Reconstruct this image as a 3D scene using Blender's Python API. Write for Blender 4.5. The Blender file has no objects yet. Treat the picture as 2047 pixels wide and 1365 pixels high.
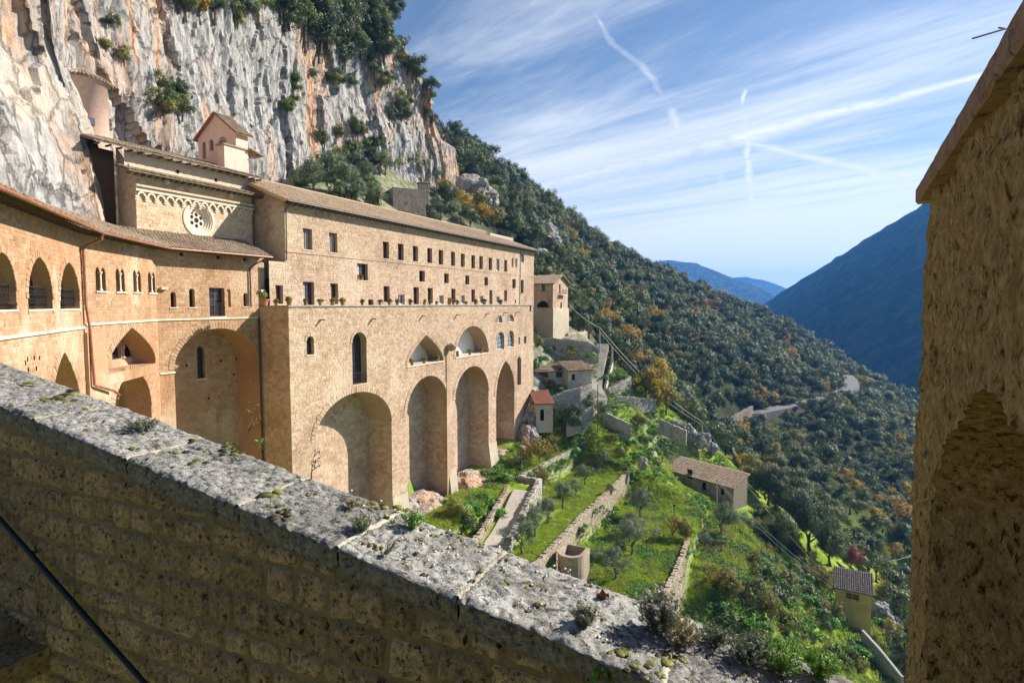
import bpy, bmesh, math, random
import numpy as np
from mathutils import Vector, noise as mn
from mathutils.geometry import delaunay_2d_cdt

scene = bpy.context.scene
COL = scene.collection
R = math.radians

# ------------------------------------------------------------------ camera
FPX, CU, CV, HORIZON = 1160.0, 1023.5, 682.5, 607.0
PITCH = math.atan((CV - HORIZON) / FPX)
cam_d = bpy.data.cameras.new('camera')
cam = bpy.data.objects.new('camera', cam_d)
COL.objects.link(cam)
cam.location = (0, 0, 0)
cam.rotation_euler = (math.pi / 2 - PITCH, 0, 0)
cam_d.sensor_width = 36.0
cam_d.lens = 36.0 * FPX / 2047.0
cam_d.clip_start = 0.05
cam_d.clip_end = 20000
HAZE = 0.00018
scene.camera = cam

# ------------------------------------------------------------------ light
SUN_BEARING, SUN_ELEV = 68.0, 33.0          # degrees clockwise from +Y, degrees up
scene.view_settings.view_transform = 'Standard'
scene.view_settings.look = 'None'
scene.view_settings.gamma = 1.0
scene.view_settings.exposure = 1.02
scene.view_settings.use_curve_mapping = False
scene.cycles.use_denoising = True
scene.cycles.max_bounces = 6
scene.cycles.diffuse_bounces = 3
scene.cycles.glossy_bounces = 2
scene.cycles.transmission_bounces = 3
scene.cycles.transparent_max_bounces = 8
scene.cycles.volume_bounces = 0
scene.cycles.use_adaptive_sampling = True
scene.cycles.adaptive_threshold = 0.02

sun_d = bpy.data.lights.new('sun', 'SUN')
sun_d.energy = 4.9
sun_d.angle = R(0.53)
sun_d.color = (1.0, 0.93, 0.82)
sun = bpy.data.objects.new('sun', sun_d)
COL.objects.link(sun)
sb, se = R(SUN_BEARING), R(SUN_ELEV)
SUN_DIR = Vector((math.sin(sb) * math.cos(se), math.cos(sb) * math.cos(se), math.sin(se)))
sun.rotation_euler = SUN_DIR.to_track_quat('Z', 'Y').to_euler()
sun.location = SUN_DIR * 300

# ------------------------------------------------------------------ pixel -> direction
SP, CP = math.sin(PITCH), math.cos(PITCH)
def ray(u, v):
    a, b = (u - CU) / FPX, (CV - v) / FPX
    return Vector((a, CP + b * SP, -SP + b * CP))
def at(u, v, Y):
    d = ray(u, v); return d * (Y / d.y)
def on_z(u, v, z):
    d = ray(u, v); return d * (z / d.z)

# ------------------------------------------------------------------ node helpers
class NT:
    def __init__(s, tree):
        s.t = tree; s.n = tree.nodes; s.l = tree.links
    def new(s, kind, **kw):
        nd = s.n.new(kind)
        for k, v in kw.items(): setattr(nd, k, v)
        return nd
    def put(s, sock, val):
        if hasattr(val, 'is_output') or isinstance(val, bpy.types.NodeSocket): s.l.new(val, sock)
        else: sock.default_value = val
    def math(s, op, a, b=0.0, c=0.0, clamp=False):
        nd = s.new('ShaderNodeMath', operation=op, use_clamp=clamp)
        s.put(nd.inputs[0], a); s.put(nd.inputs[1], b); s.put(nd.inputs[2], c)
        return nd.outputs[0]
    def vmath(s, op, a, b=(0, 0, 0), scale=None):
        nd = s.new('ShaderNodeVectorMath', operation=op)
        s.put(nd.inputs[0], a); s.put(nd.inputs[1], b)
        if scale is not None: s.put(nd.inputs['Scale'], scale)
        return nd.outputs['Value'] if op in ('DOT_PRODUCT', 'LENGTH', 'DISTANCE') else nd.outputs[0]
    def noise(s, vec, scale, detail=4, rough=0.55, dist=0.0, lac=2.0):
        nd = s.new('ShaderNodeTexNoise')
        if vec is not None: s.l.new(vec, nd.inputs['Vector'])
        nd.inputs['Scale'].default_value = scale; nd.inputs['Detail'].default_value = detail
        nd.inputs['Roughness'].default_value = rough; nd.inputs['Distortion'].default_value = dist
        return nd.outputs['Fac']
    def voronoi(s, vec, scale, feature='F1', out='Distance'):
        nd = s.new('ShaderNodeTexVoronoi', feature=feature)
        if vec is not None: s.l.new(vec, nd.inputs['Vector'])
        nd.inputs['Scale'].default_value = scale
        return nd.outputs[out]
    def map(s, vec, scale=(1, 1, 1), rot=(0, 0, 0), loc=(0, 0, 0)):
        nd = s.new('ShaderNodeMapping')
        s.l.new(vec, nd.inputs['Vector'])
        nd.inputs['Scale'].default_value = scale; nd.inputs['Rotation'].default_value = rot; nd.inputs['Location'].default_value = loc
        return nd.outputs[0]
    def ramp(s, fac, stops, interp='LINEAR'):
        nd = s.new('ShaderNodeValToRGB'); cr = nd.color_ramp; cr.interpolation = interp
        while len(cr.elements) > 1: cr.elements.remove(cr.elements[0])
        for i, (p, c) in enumerate(stops):
            e = cr.elements[0] if i == 0 else cr.elements.new(p)
            e.position = p; e.color = (*c, 1.0) if len(c) == 3 else c
        s.put(nd.inputs['Fac'], fac)
        return nd.outputs['Color']
    def step(s, x, lo, hi):
        nd = s.new('ShaderNodeMapRange', interpolation_type='SMOOTHSTEP')
        s.put(nd.inputs['Value'], x); nd.inputs['From Min'].default_value = lo; nd.inputs['From Max'].default_value = hi
        return nd.outputs['Result']
    def mix(s, fac, a, b, blend='MIX'):
        nd = s.new('ShaderNodeMix', data_type='RGBA', blend_type=blend)
        s.put(nd.inputs['Factor'], fac)
        s.put(nd.inputs[6], a if not isinstance(a, tuple) else (*a, 1)); s.put(nd.inputs[7], b if not isinstance(b, tuple) else (*b, 1))
        return nd.outputs[2]
    def bump(s, h, strength=0.5, dist=0.05, normal=None):
        nd = s.new('ShaderNodeBump'); nd.inputs['Strength'].default_value = strength; nd.inputs['Distance'].default_value = dist
        s.l.new(h, nd.inputs['Height'])
        if normal is not None: s.l.new(normal, nd.inputs['Normal'])
        return nd.outputs[0]
    def attr(s, name, out='Fac'):
        nd = s.new('ShaderNodeAttribute', attribute_name=name); return nd.outputs[out]

def material(name):
    m = bpy.data.materials.new(name); m.use_nodes = True
    t = NT(m.node_tree); b = m.node_tree.nodes['Principled BSDF']
    b.inputs['Roughness'].default_value = 0.85
    b.inputs['Specular IOR Level'].default_value = 0.25
    t.b = b
    tc = t.new('ShaderNodeTexCoord'); geo = t.new('ShaderNodeNewGeometry')
    t.P = geo.outputs['Position']; t.N = geo.outputs['Normal']; t.O = tc.outputs['Object']
    t.rnd = t.new('ShaderNodeObjectInfo').outputs['Random']
    return m, t

# ------------------------------------------------------------------ world: Nishita sky with cirrus and contrails
world = bpy.data.worlds.new('World'); scene.world = world; world.use_nodes = True
w = NT(world.node_tree)
bg = world.node_tree.nodes['Background']
sky = w.new('ShaderNodeTexSky'); sky.sky_type = 'NISHITA'; sky.sun_disc = False
sky.sun_elevation = se; sky.sun_rotation = sb
world.cycles.sampling_method = 'MANUAL'; world.cycles.sample_map_resolution = 512
sky.altitude = 600; sky.air_density = 1.0; sky.dust_density = 0.6; sky.ozone_density = 2.5
SKY_STRENGTH = 0.062
skyc = w.vmath('SCALE', sky.outputs[0], scale=SKY_STRENGTH)
hsv = w.new('ShaderNodeHueSaturation'); hsv.inputs['Saturation'].default_value = 1.02; hsv.inputs['Value'].default_value = 1.0
w.l.new(skyc, hsv.inputs['Color'])
tcw = w.new('ShaderNodeTexCoord'); D = tcw.outputs['Generated']
sep = w.new('ShaderNodeSeparateXYZ'); w.l.new(D, sep.inputs[0])
zz = w.math('MAXIMUM', sep.outputs[2], 0.0)
zz = w.math('ADD', zz, 0.03)
comb = w.new('ShaderNodeCombineXYZ')
w.put(comb.inputs[0], w.math('DIVIDE', sep.outputs[0], zz)); w.put(comb.inputs[1], w.math('DIVIDE', sep.outputs[1], zz))
PL_ = comb.outputs[0]
def sky_pt(u, v):
    d = ray(u, v).normalized(); z = max(d.z, 0) + 0.03
    return Vector((d.x / z, d.y / z, 0))
# wind direction of the cirrus, measured on the cloud layer
wd = sky_pt(1970, 150) - sky_pt(1080, 375); wang = math.atan2(wd.y, wd.x)
PW = w.map(PL_, rot=(0, 0, -wang))
warp = w.noise(PW, 1.1, 3, 0.5)
cir = w.noise(w.map(PW, scale=(0.35, 1.7, 1)), 0.9, 7, 0.62, 0.8)
cir2 = w.noise(w.map(PW, scale=(0.14, 0.75, 1), loc=(3.1, 1.7, 0)), 0.8, 4, 0.5, 0.3)
fine = w.noise(w.map(PW, scale=(1.2, 5.0, 1)), 2.2, 5, 0.65, 1.0)
cov = w.math('ADD', w.math('MULTIPLY', cir, 0.62), w.math('MULTIPLY', cir2, 0.55))
cov = w.math('ADD', cov, w.math('MULTIPLY', w.math('SUBTRACT', fine, 0.5), 0.16))
# cover thickens toward the sun-side horizon, as a cirrus sheet moving in
sheet = w.step(w.vmath('DOT_PRODUCT', D, (0.42, 0.90, -0.75)), 0.20, 0.98)
cov = w.math('ADD', cov, w.math('MULTIPLY', sheet, 0.36))
cov = w.math('ADD', cov, w.math('MULTIPLY', w.step(sep.outputs[2], 0.26, 0.0), 0.16))
dens = w.math('MULTIPLY', w.step(cov, 0.62, 1.04), 0.85)
# contrails, line by line on the cloud layer
def pxw(u, v, wpx):
    p = sky_pt(u, v); return 0.5 * ((sky_pt(u + wpx, v) - p).length + (sky_pt(u, v + wpx) - p).length)
trail = None
wn = w.new('ShaderNodeTexNoise'); w.l.new(PL_, wn.inputs['Vector']); wn.inputs['Scale'].default_value = 2.6; wn.inputs['Detail'].default_value = 4
PLd = w.vmath('ADD', PL_, w.vmath('SCALE', w.vmath('SUBTRACT', wn.outputs['Color'], (.5, .5, .5)), scale=.11))
TR = [([(1140, -30), (1240, 85), (1300, 160), (1342, 222)], [5, 8, 9, 6], .55),
      ([(1340, 218), (1352, 245), (1378, 292)], [8, 15, 7], .8),
      ([(1486, 175), (1493, 300), (1503, 400), (1506, 455)], [4, 6, 7, 4], .95),
      ([(1506, 455), (1508, 492), (1493, 518)], [5, 8, 4], .7),
      ([(2000, 142), (1820, 185), (1640, 232), (1480, 275)], [16, 26, 34, 52], 1.0),
      ([(1480, 275), (1300, 318), (1080, 372)], [54, 60, 44], .8),
      ([(1480, 285), (1620, 315), (1720, 335), (1800, 372)], [12, 17, 24, 28], .85),
      ([(1440, 345), (1453, 380)], [8, 12], .6)]
for pts, wid, amp in TR:
    for i in range(len(pts) - 1):
        a, b_ = sky_pt(*pts[i]), sky_pt(*pts[i + 1]); ab = b_ - a
        wa, wb = pxw(*pts[i], wid[i]), pxw(*pts[i + 1], wid[i + 1])
        pa = w.vmath('SUBTRACT', PLd, tuple(a))
        h = w.math('DIVIDE', w.vmath('DOT_PRODUCT', pa, tuple(ab)), ab.length_squared, clamp=True)
        q = w.vmath('SUBTRACT', pa, w.vmath('SCALE', tuple(ab), scale=h))
        dist = w.vmath('LENGTH', q)
        ww = w.math('ADD', w.math('MULTIPLY', h, wb - wa), wa)
        k = w.math('SUBTRACT', 1.0, w.math('DIVIDE', dist, ww), clamp=True)
        k = w.math('MULTIPLY', k, amp)
        trail = k if trail is None else w.math('MAXIMUM', trail, k)
tn = w.noise(w.map(PL_, scale=(1, 1, 1)), 9.0, 5, 0.7, 0.6)
trail = w.math('MULTIPLY', trail, w.step(tn, 0.05, 0.55))
dens = w.math('MAXIMUM', dens, trail)
dens = w.math('MULTIPLY', dens, w.step(sep.outputs[2], -0.03, 0.02))
wcol = w.mix(dens, hsv.outputs['Color'], (0.53, 0.55, 0.57))
w.l.new(wcol, bg.inputs['Color']); bg.inputs['Strength'].default_value = 1.0

# ------------------------------------------------------------------ scene graph helpers
WO = {}
def worg(o): return WO.get(o.name, Vector((0, 0, 0)))
def tag(o, label=None, category=None, group=None, kind=None):
    if label: o['label'] = label
    if category: o['category'] = category
    if group: o['group'] = group
    if kind: o['kind'] = kind
    return o
def thing(name, loc, label, category, group=None, kind=None, rz=0.0):
    o = bpy.data.objects.new(name, None); COL.objects.link(o)
    o.empty_display_size = 0.3
    o.location = loc; o.rotation_euler = (0, 0, rz)
    WO[o.name] = Vector(loc)
    return tag(o, label, category, group, kind)
def link(name, me, mat=None, parent=None, local=False):
    o = bpy.data.objects.new(name, me); COL.objects.link(o)
    if mat is not None and len(me.materials) == 0: me.materials.append(mat)
    if parent is not None:
        o.parent = parent
        if not local: o.location = -worg(parent)
        WO[o.name] = Vector((0, 0, 0)) if not local else worg(parent)
    return o
class MB:
    """collects faces of one mesh"""
    def __init__(s): s.v = []; s.f = []; s.t = []; s.smooth = False
    def add(s, vs, fs, tone=0.5):
        k = len(s.v); s.v.extend(tuple(p) for p in vs)
        for f in fs: s.f.append(tuple(k + i for i in f)); s.t.append(tone)
    def box(s, c, ax, ay, az, tone=0.5):
        """centre and three half-axis vectors"""
        c, ax, ay, az = Vector(c), Vector(ax), Vector(ay), Vector(az)
        vs = [c + i * ax + j * ay + k * az for k in (-1, 1) for j in (-1, 1) for i in (-1, 1)]
        fs = [(0, 2, 3, 1), (4, 5, 7, 6), (0, 1, 5, 4), (2, 6, 7, 3), (0, 4, 6, 2), (1, 3, 7, 5)]
        if ax.cross(ay).dot(az) < 0: fs = [f[::-1] for f in fs]
        s.add(vs, fs, tone)
    def tube(s, pts, r, seg=6, tone=0.5, cap=True):
        pts = [Vector(p) for p in pts]; n = len(pts)
        rs = r if isinstance(r, (list, tuple)) else [r] * n
        vs = []; up = Vector((0.13, 0.21, 1)).normalized()
        for i, p in enumerate(pts):
            t = (pts[min(i + 1, n - 1)] - pts[max(i - 1, 0)]).normalized()
            x = t.cross(up)
            if x.length < 0.05: x = t.cross(Vector((1, 0, 0)))
            x.normalize(); y = x.cross(t)
            for k in range(seg):
                a = 2 * math.pi * k / seg; vs.append(p + (x * math.cos(a) + y * math.sin(a)) * rs[i])
        fs = [(i * seg + k, (i + 1) * seg + k, (i + 1) * seg + (k + 1) % seg, i * seg + (k + 1) % seg) for i in range(n - 1) for k in range(seg)]
        if cap: fs += [tuple(range(seg)), tuple(range((n - 1) * seg, n * seg))[::-1]]
        s.add(vs, fs, tone)
    def mesh(s, name='m'):
        me = bpy.data.meshes.new(name); me.from_pydata(s.v, [], s.f); me.update()
        a = me.attributes.new('tone', 'FLOAT', 'FACE'); a.data.foreach_set('value', np.array(s.t, dtype=np.float32))
        if s.smooth: me.polygons.foreach_set('use_smooth', [True] * len(me.polygons))
        return me
    def build(s, name, mat, parent=None, local=False):
        return link(name, s.mesh(name), mat, parent, local)

class Frame:
    """a vertical plane: origin on plan, unit direction d along it, unit normal n out of it"""
    def __init__(s, org, bearing_dir, flip=False):
        s.o = Vector((org[0], org[1], 0)); d = Vector((bearing_dir[0], bearing_dir[1], 0)).normalized(); s.d = d
        s.n = Vector((d.y, -d.x, 0)) * (-1 if flip else 1)
    def pt(s, a, z, out=0.0): return s.o + s.d * a + s.n * out + Vector((0, 0, z))
    def px(s, u, v, out=0.0):
        r = ray(u, v); t = ((s.o + s.n * out).dot(s.n)) / r.dot(s.n); p = r * t
        return ((p - s.o).dot(s.d), p.z)
    def rect(s, u0, v0, u1, v1, out=0.0):
        um, vm = (u0 + u1) / 2, (v0 + v1) / 2
        return (s.px(u0, vm, out)[0], s.px(u1, vm, out)[0], s.px(um, v1, out)[1], s.px(um, v0, out)[1])
def srt(r): return (min(r[0], r[1]), max(r[0], r[1]), r[2], r[3])
def p_rect(r): a, b, c, d = srt(r); return [(a, c), (b, c), (b, d), (a, d)]
def p_round(r, n=10):
    a, b, c, d = srt(r); m, h = (a + b) / 2, (b - a) / 2; zs = max(c, d - h)
    return [(a, c), (b, c)] + [(m + h * math.cos(math.pi * i / n), zs + (d - zs) * math.sin(math.pi * i / n)) for i in range(n + 1)]
def p_arch(r, spring, n=16):
    a, b, c, d = srt(r); m, h = (a + b) / 2, (b - a) / 2
    return [(a, c), (b, c)] + [(m + h * math.cos(math.pi * i / n), spring + (d - spring) * math.sin(math.pi * i / n)) for i in range(n + 1)]
def p_point(r, spring=None, n=8, bulge=1.0):
    a, b, c, d = srt(r); m, wd_ = (a + b) / 2, (b - a)
    if spring is None: spring = max(c, d - wd_ * 0.8)
    H = d - spring; h = wd_ / 2
    rad = (H * H + h * h) / (2 * h); th = math.asin(min(1, H / rad))
    right = [(b - rad + rad * math.cos(th * i / n), spring + rad * math.sin(th * i / n)) for i in range(n + 1)]
    left = [(a + rad - rad * math.cos(th * i / n), spring + rad * math.sin(th * i / n)) for i in range(n, -1, -1)]
    return [(a, c), (b, c)] + right + left[1:]
def p_ogive(r, spring, pw=.62, n=9):
    a, b, c, d = srt(r); m, h, H = (a + b) / 2, (b - a) / 2, d - spring
    return [(a, c), (b, c)] + [(m + h * (1 - t / n), spring + H * (t / n) ** pw) for t in range(n + 1)] + [(m - h * (1 - t / n), spring + H * (t / n) ** pw) for t in range(n - 1, -1, -1)]
def spans(poly, z):
    xs = []
    for i in range(len(poly)):
        (x0, z0), (x1, z1) = poly[i], poly[(i + 1) % len(poly)]
        if (z0 <= z) != (z1 <= z): xs.append(x0 + (z - z0) / (z1 - z0) * (x1 - x0))
    xs.sort(); return [(xs[i], xs[i + 1]) for i in range(0, len(xs) - 1, 2)]
def area2(p): return sum(p[i][0] * p[(i + 1) % len(p)][1] - p[(i + 1) % len(p)][0] * p[i][1] for i in range(len(p)))
def ccw(p): return p if area2(p) > 0 else p[::-1]

def in_poly(p, poly):
    r = False; x, y = p
    for i in range(len(poly)):
        (x0, y0), (x1, y1) = poly[i], poly[i - 1]
        if (y0 > y) != (y1 > y) and x < (x1 - x0) * (y - y0) / (y1 - y0) + x0: r = not r
    return r
def tri2d(mb, F, outer, holes, out, tone):
    """triangulated flat region with holes, on a frame"""
    pts = []; ed = []
    for q in [outer] + list(holes):
        k = len(pts); pts += [Vector(p) for p in q]; ed += [(k + i, k + (i + 1) % len(q)) for i in range(len(q))]
    v, e, f = delaunay_2d_cdt(pts, ed, [], 0, 1e-5)[:3]
    k = len(mb.v); mb.v.extend(tuple(F.pt(p.x, p.y, out)) for p in v)
    flip = F.d.cross(Vector((0, 0, 1))).dot(F.n) < 0
    for t in f:
        c = sum((v[i] for i in t), Vector((0, 0))) / len(t)
        if not in_poly(c, outer) or any(in_poly(c, h) for h in holes): continue
        a2 = area2([v[i] for i in t]); t = list(t)
        if (a2 < 0) != flip: t = t[::-1]
        mb.f.append(tuple(k + i for i in t)); mb.t.append(tone)
def wall_face(mb, F, outline, holes, out=0.0, tone=0.5, depth=None):
    """flat wall with true openings; depth: list of reveal depths, one for each hole"""
    # drop repeated points
    def clean(p):
        q = []
        for x in p:
            if not q or (abs(x[0] - q[-1][0]) + abs(x[1] - q[-1][1])) > 1e-4: q.append(x)
        if abs(q[0][0] - q[-1][0]) + abs(q[0][1] - q[-1][1]) < 1e-4: q.pop()
        return q
    polys = [clean(ccw(outline))] + [clean(ccw(h)) for h in holes]
    tri2d(mb, F, polys[0], polys[1:], out, tone)
    for h, dp in zip(polys[1:], depth or [0] * len(holes)):
        if not dp: continue
        n = len(h)
        vs = [F.pt(x, z, out) for x, z in h] + [F.pt(x, z, out - dp) for x, z in h]
        mb.add(vs, [(i, i + n, (i + 1) % n + n, (i + 1) % n) for i in range(n)], tone)
def panel(mb, F, poly, out, tone=0.5):
    poly = ccw(poly)
    tri2d(mb, F, poly, [], out, tone)
def stone_boxes(F, outline, holes, out, rng, course=(.24, .34), length=(.3, .6), joint=.016, proud=.019, skip=0.0):
    """a list of stones (a0,a1,z0,z1,proud) laid in courses round the openings"""
    zs = [p[1] for p in outline]; z = min(zs); top = max(zs); res = []
    while z < top - .05:
        h = rng.uniform(*course); z1 = min(z + h, top)
        def inside(poly):
            return [spans(poly, z + (z1 - z) * f) for f in (.03, .5, .97)]
        ss = inside(outline)
        if all(ss):
            iv = [(max(x[0][0] for x in ss), min(x[-1][1] for x in ss))]
            for hl in holes:
                for sp in (s for x in inside(hl) for s in x):
                    nv = []
                    for a, b in iv:
                        if sp[1] <= a or sp[0] >= b: nv.append((a, b)); continue
                        if sp[0] > a: nv.append((a, sp[0]))
                        if sp[1] < b: nv.append((sp[1], b))
                    iv = nv
            for a, b in iv:
                x = a
                while x < b - .04:
                    L = rng.uniform(*length)
                    if b - x - L < length[0] * .6: L = b - x
                    x1 = min(x + L, b)
                    if x1 - x > .07 and rng.random() >= skip:
                        res.append((x + joint / 2, x1 - joint / 2, z + joint / 2, z1 - joint / 2, proud * rng.uniform(.45, 1.25)))
                    x = x1
        z = z1
    return res
def stone_geo(mb, F, st, out, rng, tone=None):
    a0, a1, z0, z1, p = st; e = min(.02, (a1 - a0) * .2, (z1 - z0) * .2)
    j = lambda: rng.uniform(-.4, .4) * e
    t1, t2 = rng.uniform(-.25, .25) * p, rng.uniform(-.25, .25) * p
    vs = [F.pt(a0, z0, out), F.pt(a1, z0, out), F.pt(a1, z1, out), F.pt(a0, z1, out),
          F.pt(a0 + e + j(), z0 + e + j(), out + p - t1 - t2), F.pt(a1 - e + j(), z0 + e + j(), out + p + t1 - t2),
          F.pt(a1 - e + j(), z1 - e + j(), out + p + t1 + t2), F.pt(a0 + e + j(), z1 - e + j(), out + p - t1 + t2)]
    fs = [(4, 5, 6, 7), (0, 1, 5, 4), (1, 2, 6, 5), (2, 3, 7, 6), (3, 0, 4, 7)]
    if F.d.cross(Vector((0, 0, 1))).dot(F.n) < 0: fs = [f[::-1] for f in fs]
    mb.add(vs, fs, rng.random() if tone is None else tone)
def arch_ring(mb, F, poly, out, rng, width=.5, proud=.04, size=.32, i0=2):
    """voussoirs round the curved edge of an opening polygon (points from i0 on)"""
    pts = [Vector((x, z)) for x, z in poly[i0:]]
    if len(pts) < 3: return
    L = [0]
    for i in range(1, len(pts)): L.append(L[-1] + (pts[i] - pts[i - 1]).length)
    def pos(l):
        for i in range(1, len(pts)):
            if l <= L[i] + 1e-9:
                f = (l - L[i - 1]) / max(L[i] - L[i - 1], 1e-6)
                t = (pts[i] - pts[i - 1]).normalized(); return pts[i - 1].lerp(pts[i], f), Vector((t.y, -t.x))
        return pts[-1], Vector((0, 1))
    n = max(4, int(L[-1] / size)); g = .012
    for k in range(n):
        (pa, na), (pb, nb) = pos(L[-1] * k / n + g), pos(L[-1] * (k + 1) / n - g)
        w1 = width * rng.uniform(.85, 1.1); p = proud * rng.uniform(.6, 1.2)
        q = [pa, pb, pb + nb * w1, pa + na * w1]
        c = (q[0] + q[1] + q[2] + q[3]) / 4
        vs = [F.pt(x, z, out) for x, z in q] + [F.pt(*(c + (x - c) * .93), out + p) for x in q]
        fs = [(4, 5, 6, 7), (0, 1, 5, 4), (1, 2, 6, 5), (2, 3, 7, 6), (3, 0, 4, 7)]
        mb.add(vs, [f for f in fs], rng.random())

def roof_tiles(mb, p0, p1, up, rng, pitch=.26, row=.42, lift=.06):
    """barrel tiles in columns from the eave p0-p1 up along the vector up"""
    p0, p1, up = Vector(p0), Vector(p1), Vector(up)
    along = (p1 - p0); W = along.length; along.normalize(); H = up.length; u = up.normalized()
    nrm = along.cross(u).normalized()
    if nrm.z < 0: nrm = -nrm
    nc, nr = max(1, int(W / pitch)), max(1, int(H / row)); pw, rh = W / nc, H / nr
    ang = [math.pi * k / 4 for k in range(5)]
    for i in range(nc):
        for j in range(nr):
            c = p0 + along * ((i + .5 + rng.uniform(-.06, .06)) * pw) + u * (j * rh - .03 + rng.uniform(-.02, .02))
            r0, r1 = pw * .40, pw * .33; l0 = lift * rng.uniform(.9, 1.35); tl = rng.uniform(-.03, .03)
            vs = []
            for e, (rr, off, ln) in enumerate(((r0, .03 + l0 * .3, 0), (r1, .0, rh * 1.12))):
                for a in ang:
                    vs.append(c + u * ln + along * (math.cos(a) * rr + tl * e) + nrm * (math.sin(a) * rr * .8 + off))
            mb.add(vs, [(k, k + 1, k + 6, k + 5) for k in range(4)] + [(0, 1, 2, 3, 4)], rng.random())

# ------------------------------------------------------------------ materials
M = {}
def masonry(name, cols, stain=(.16, .10, .05), stain_amt=.35, pale=(.62, .52, .38), bump=.5, scale=1.0, orange=None):
    m, t = material(name)
    tone = t.attr('tone')
    c = t.ramp(tone, [(i / (len(cols) - 1), k) for i, k in enumerate(cols)])
    n1 = t.noise(t.P, .12 * scale, 5, .6); n2 = t.noise(t.map(t.P, scale=(1, 1, .22)), .55 * scale, 5, .65)
    n3 = t.noise(t.P, 5.0 * scale, 5, .7); n4 = t.noise(t.P, 24 * scale, 3, .6)
    if orange: c = t.mix(t.math('MULTIPLY', t.step(n1, .45, .68), .75), c, orange)
    pt_ = t.noise(t.vmath('ADD', t.P, (31, 17, 5)), .21 * scale, 5, .6, .4)
    c = t.mix(t.math('MULTIPLY', t.step(pt_, .53, .66), stain_amt), c, pale)
    c = t.mix(t.math('MULTIPLY', t.step(pt_, .46, .34), stain_amt * .8), c, stain)
    c = t.mix(t.math('MULTIPLY', t.step(n2, .56, .78), stain_amt), c, stain)
    c = t.mix(t.math('MULTIPLY', t.step(n2, .42, .22), .35), c, pale)
    c = t.mix(t.math('MULTIPLY', t.step(n3, .555, .67), .62), c, stain)
    n5 = t.noise(t.P, 1.7 * scale, 6, .72); c = t.mix(t.math('MULTIPLY', t.step(n5, .54, .70), .42), c, stain)
    c = t.mix(t.math('MULTIPLY', t.step(n4, .40, .30), .55), c, tuple(x * .6 for x in stain))
    c = t.mix(t.math('MULTIPLY', t.step(n3, .40, .25), .30), c, pale)
    t.l.new(c, t.b.inputs['Base Color'])
    h = t.math('ADD', t.math('MULTIPLY', n3, .6), t.math('MULTIPLY', n4, .4))
    t.l.new(t.bump(h, bump, .06), t.b.inputs['Normal'])
    t.b.inputs['Roughness'].default_value = .92
    M[name] = m; return m
masonry('main_stone', [(0.379, 0.254, 0.167), (0.465, 0.333, 0.231), (0.503, 0.374, 0.268), (0.427, 0.291, 0.192), (0.541, 0.420, 0.316), (0.474, 0.338, 0.231), (0.360, 0.241, 0.153)], stain=(0.199, 0.120, 0.071), stain_amt=.40)
masonry('main_mortar', [(0.399, 0.277, 0.188), (0.436, 0.310, 0.212)], stain=(0.219, 0.134, 0.082), stain_amt=.4)
masonry('cloister_stone', [(0.341, 0.199, 0.112), (0.418, 0.259, 0.153), (0.455, 0.299, 0.186), (0.375, 0.215, 0.116), (0.480, 0.330, 0.219), (0.315, 0.174, 0.092)], orange=(0.394, 0.203, 0.100), stain=(0.175, 0.096, 0.049), stain_amt=.42)
masonry('cloister_mortar', [(0.384, 0.219, 0.121), (0.418, 0.247, 0.137)], orange=(0.384, 0.191, 0.092), stain=(0.192, 0.099, 0.049), stain_amt=.35)
masonry('chapel_stone', [(0.485, 0.358, 0.223), (0.563, 0.428, 0.279), (0.601, 0.474, 0.335), (0.504, 0.344, 0.195), (0.640, 0.521, 0.391)], stain_amt=.2)
masonry('pale_stone', [(.62, .53, .40), (.70, .61, .48)], stain_amt=.15, bump=.3)
masonry('lower_stone', [(.36, .30, .22), (.44, .38, .28), (.50, .44, .34)], stain_amt=.4)
masonry('dry_stone', [(.30, .28, .24), (.40, .375, .32), (.47, .44, .385), (.26, .235, .195), (.36, .32, .25)], stain=(.10, .09, .06), pale=(.50, .48, .43), stain_amt=.5, bump=.7)
masonry('warm_dry_stone', [(0.302, 0.238, 0.158), (0.370, 0.306, 0.220), (0.420, 0.365, 0.290), (0.252, 0.200, 0.132)], stain=(0.101, 0.076, 0.044), pale=(0.437, 0.391, 0.326), stain_amt=.4, bump=.7)
masonry('shed_stone', [(.24, .19, .14), (.31, .255, .19), (.36, .31, .25)], stain=(.10, .08, .06), stain_amt=.4, bump=.7)
masonry('pink_plaster', [(.70, .485, .39), (.74, .53, .43)], stain=(.40, .25, .17), pale=(.70, .52, .42), stain_amt=.35, bump=.15)
masonry('white_plaster', [(.70, .68, .65), (.74, .72, .69)], stain=(.55, .52, .48), pale=(.76, .75, .73), stain_amt=.2, bump=.1)
masonry('yellow_plaster', [(.50, .37, .11), (.54, .41, .13)], stain=(.27, .20, .08), pale=(.58, .48, .22), stain_amt=.5, bump=.15)
masonry('rubble_plaster', [(.52, .48, .41), (.46, .41, .34), (.58, .54, .47)], stain=(.25, .21, .16), pale=(.62, .59, .53), stain_amt=.5, bump=.5)
masonry('concrete', [(.36, .35, .33), (.42, .41, .39)], stain=(.20, .19, .16), pale=(.50, .49, .46), stain_amt=.5, bump=.3)
masonry('path_stone', [(.40, .37, .31), (.47, .43, .36)], stain=(.22, .20, .14), pale=(.54, .51, .45), stain_amt=.5, bump=.4)
masonry('roof_tile', [(.23, .165, .105), (.30, .22, .145), (.36, .275, .19), (.26, .175, .105), (.40, .32, .235), (.19, .14, .095)], stain=(.11, .095, .06), pale=(.40, .35, .27), stain_amt=.5, scale=1.6)
masonry('roof_bed', [(.17, .13, .09), (.20, .15, .10)], stain=(.09, .08, .05), pale=(.24, .2, .15))
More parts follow.
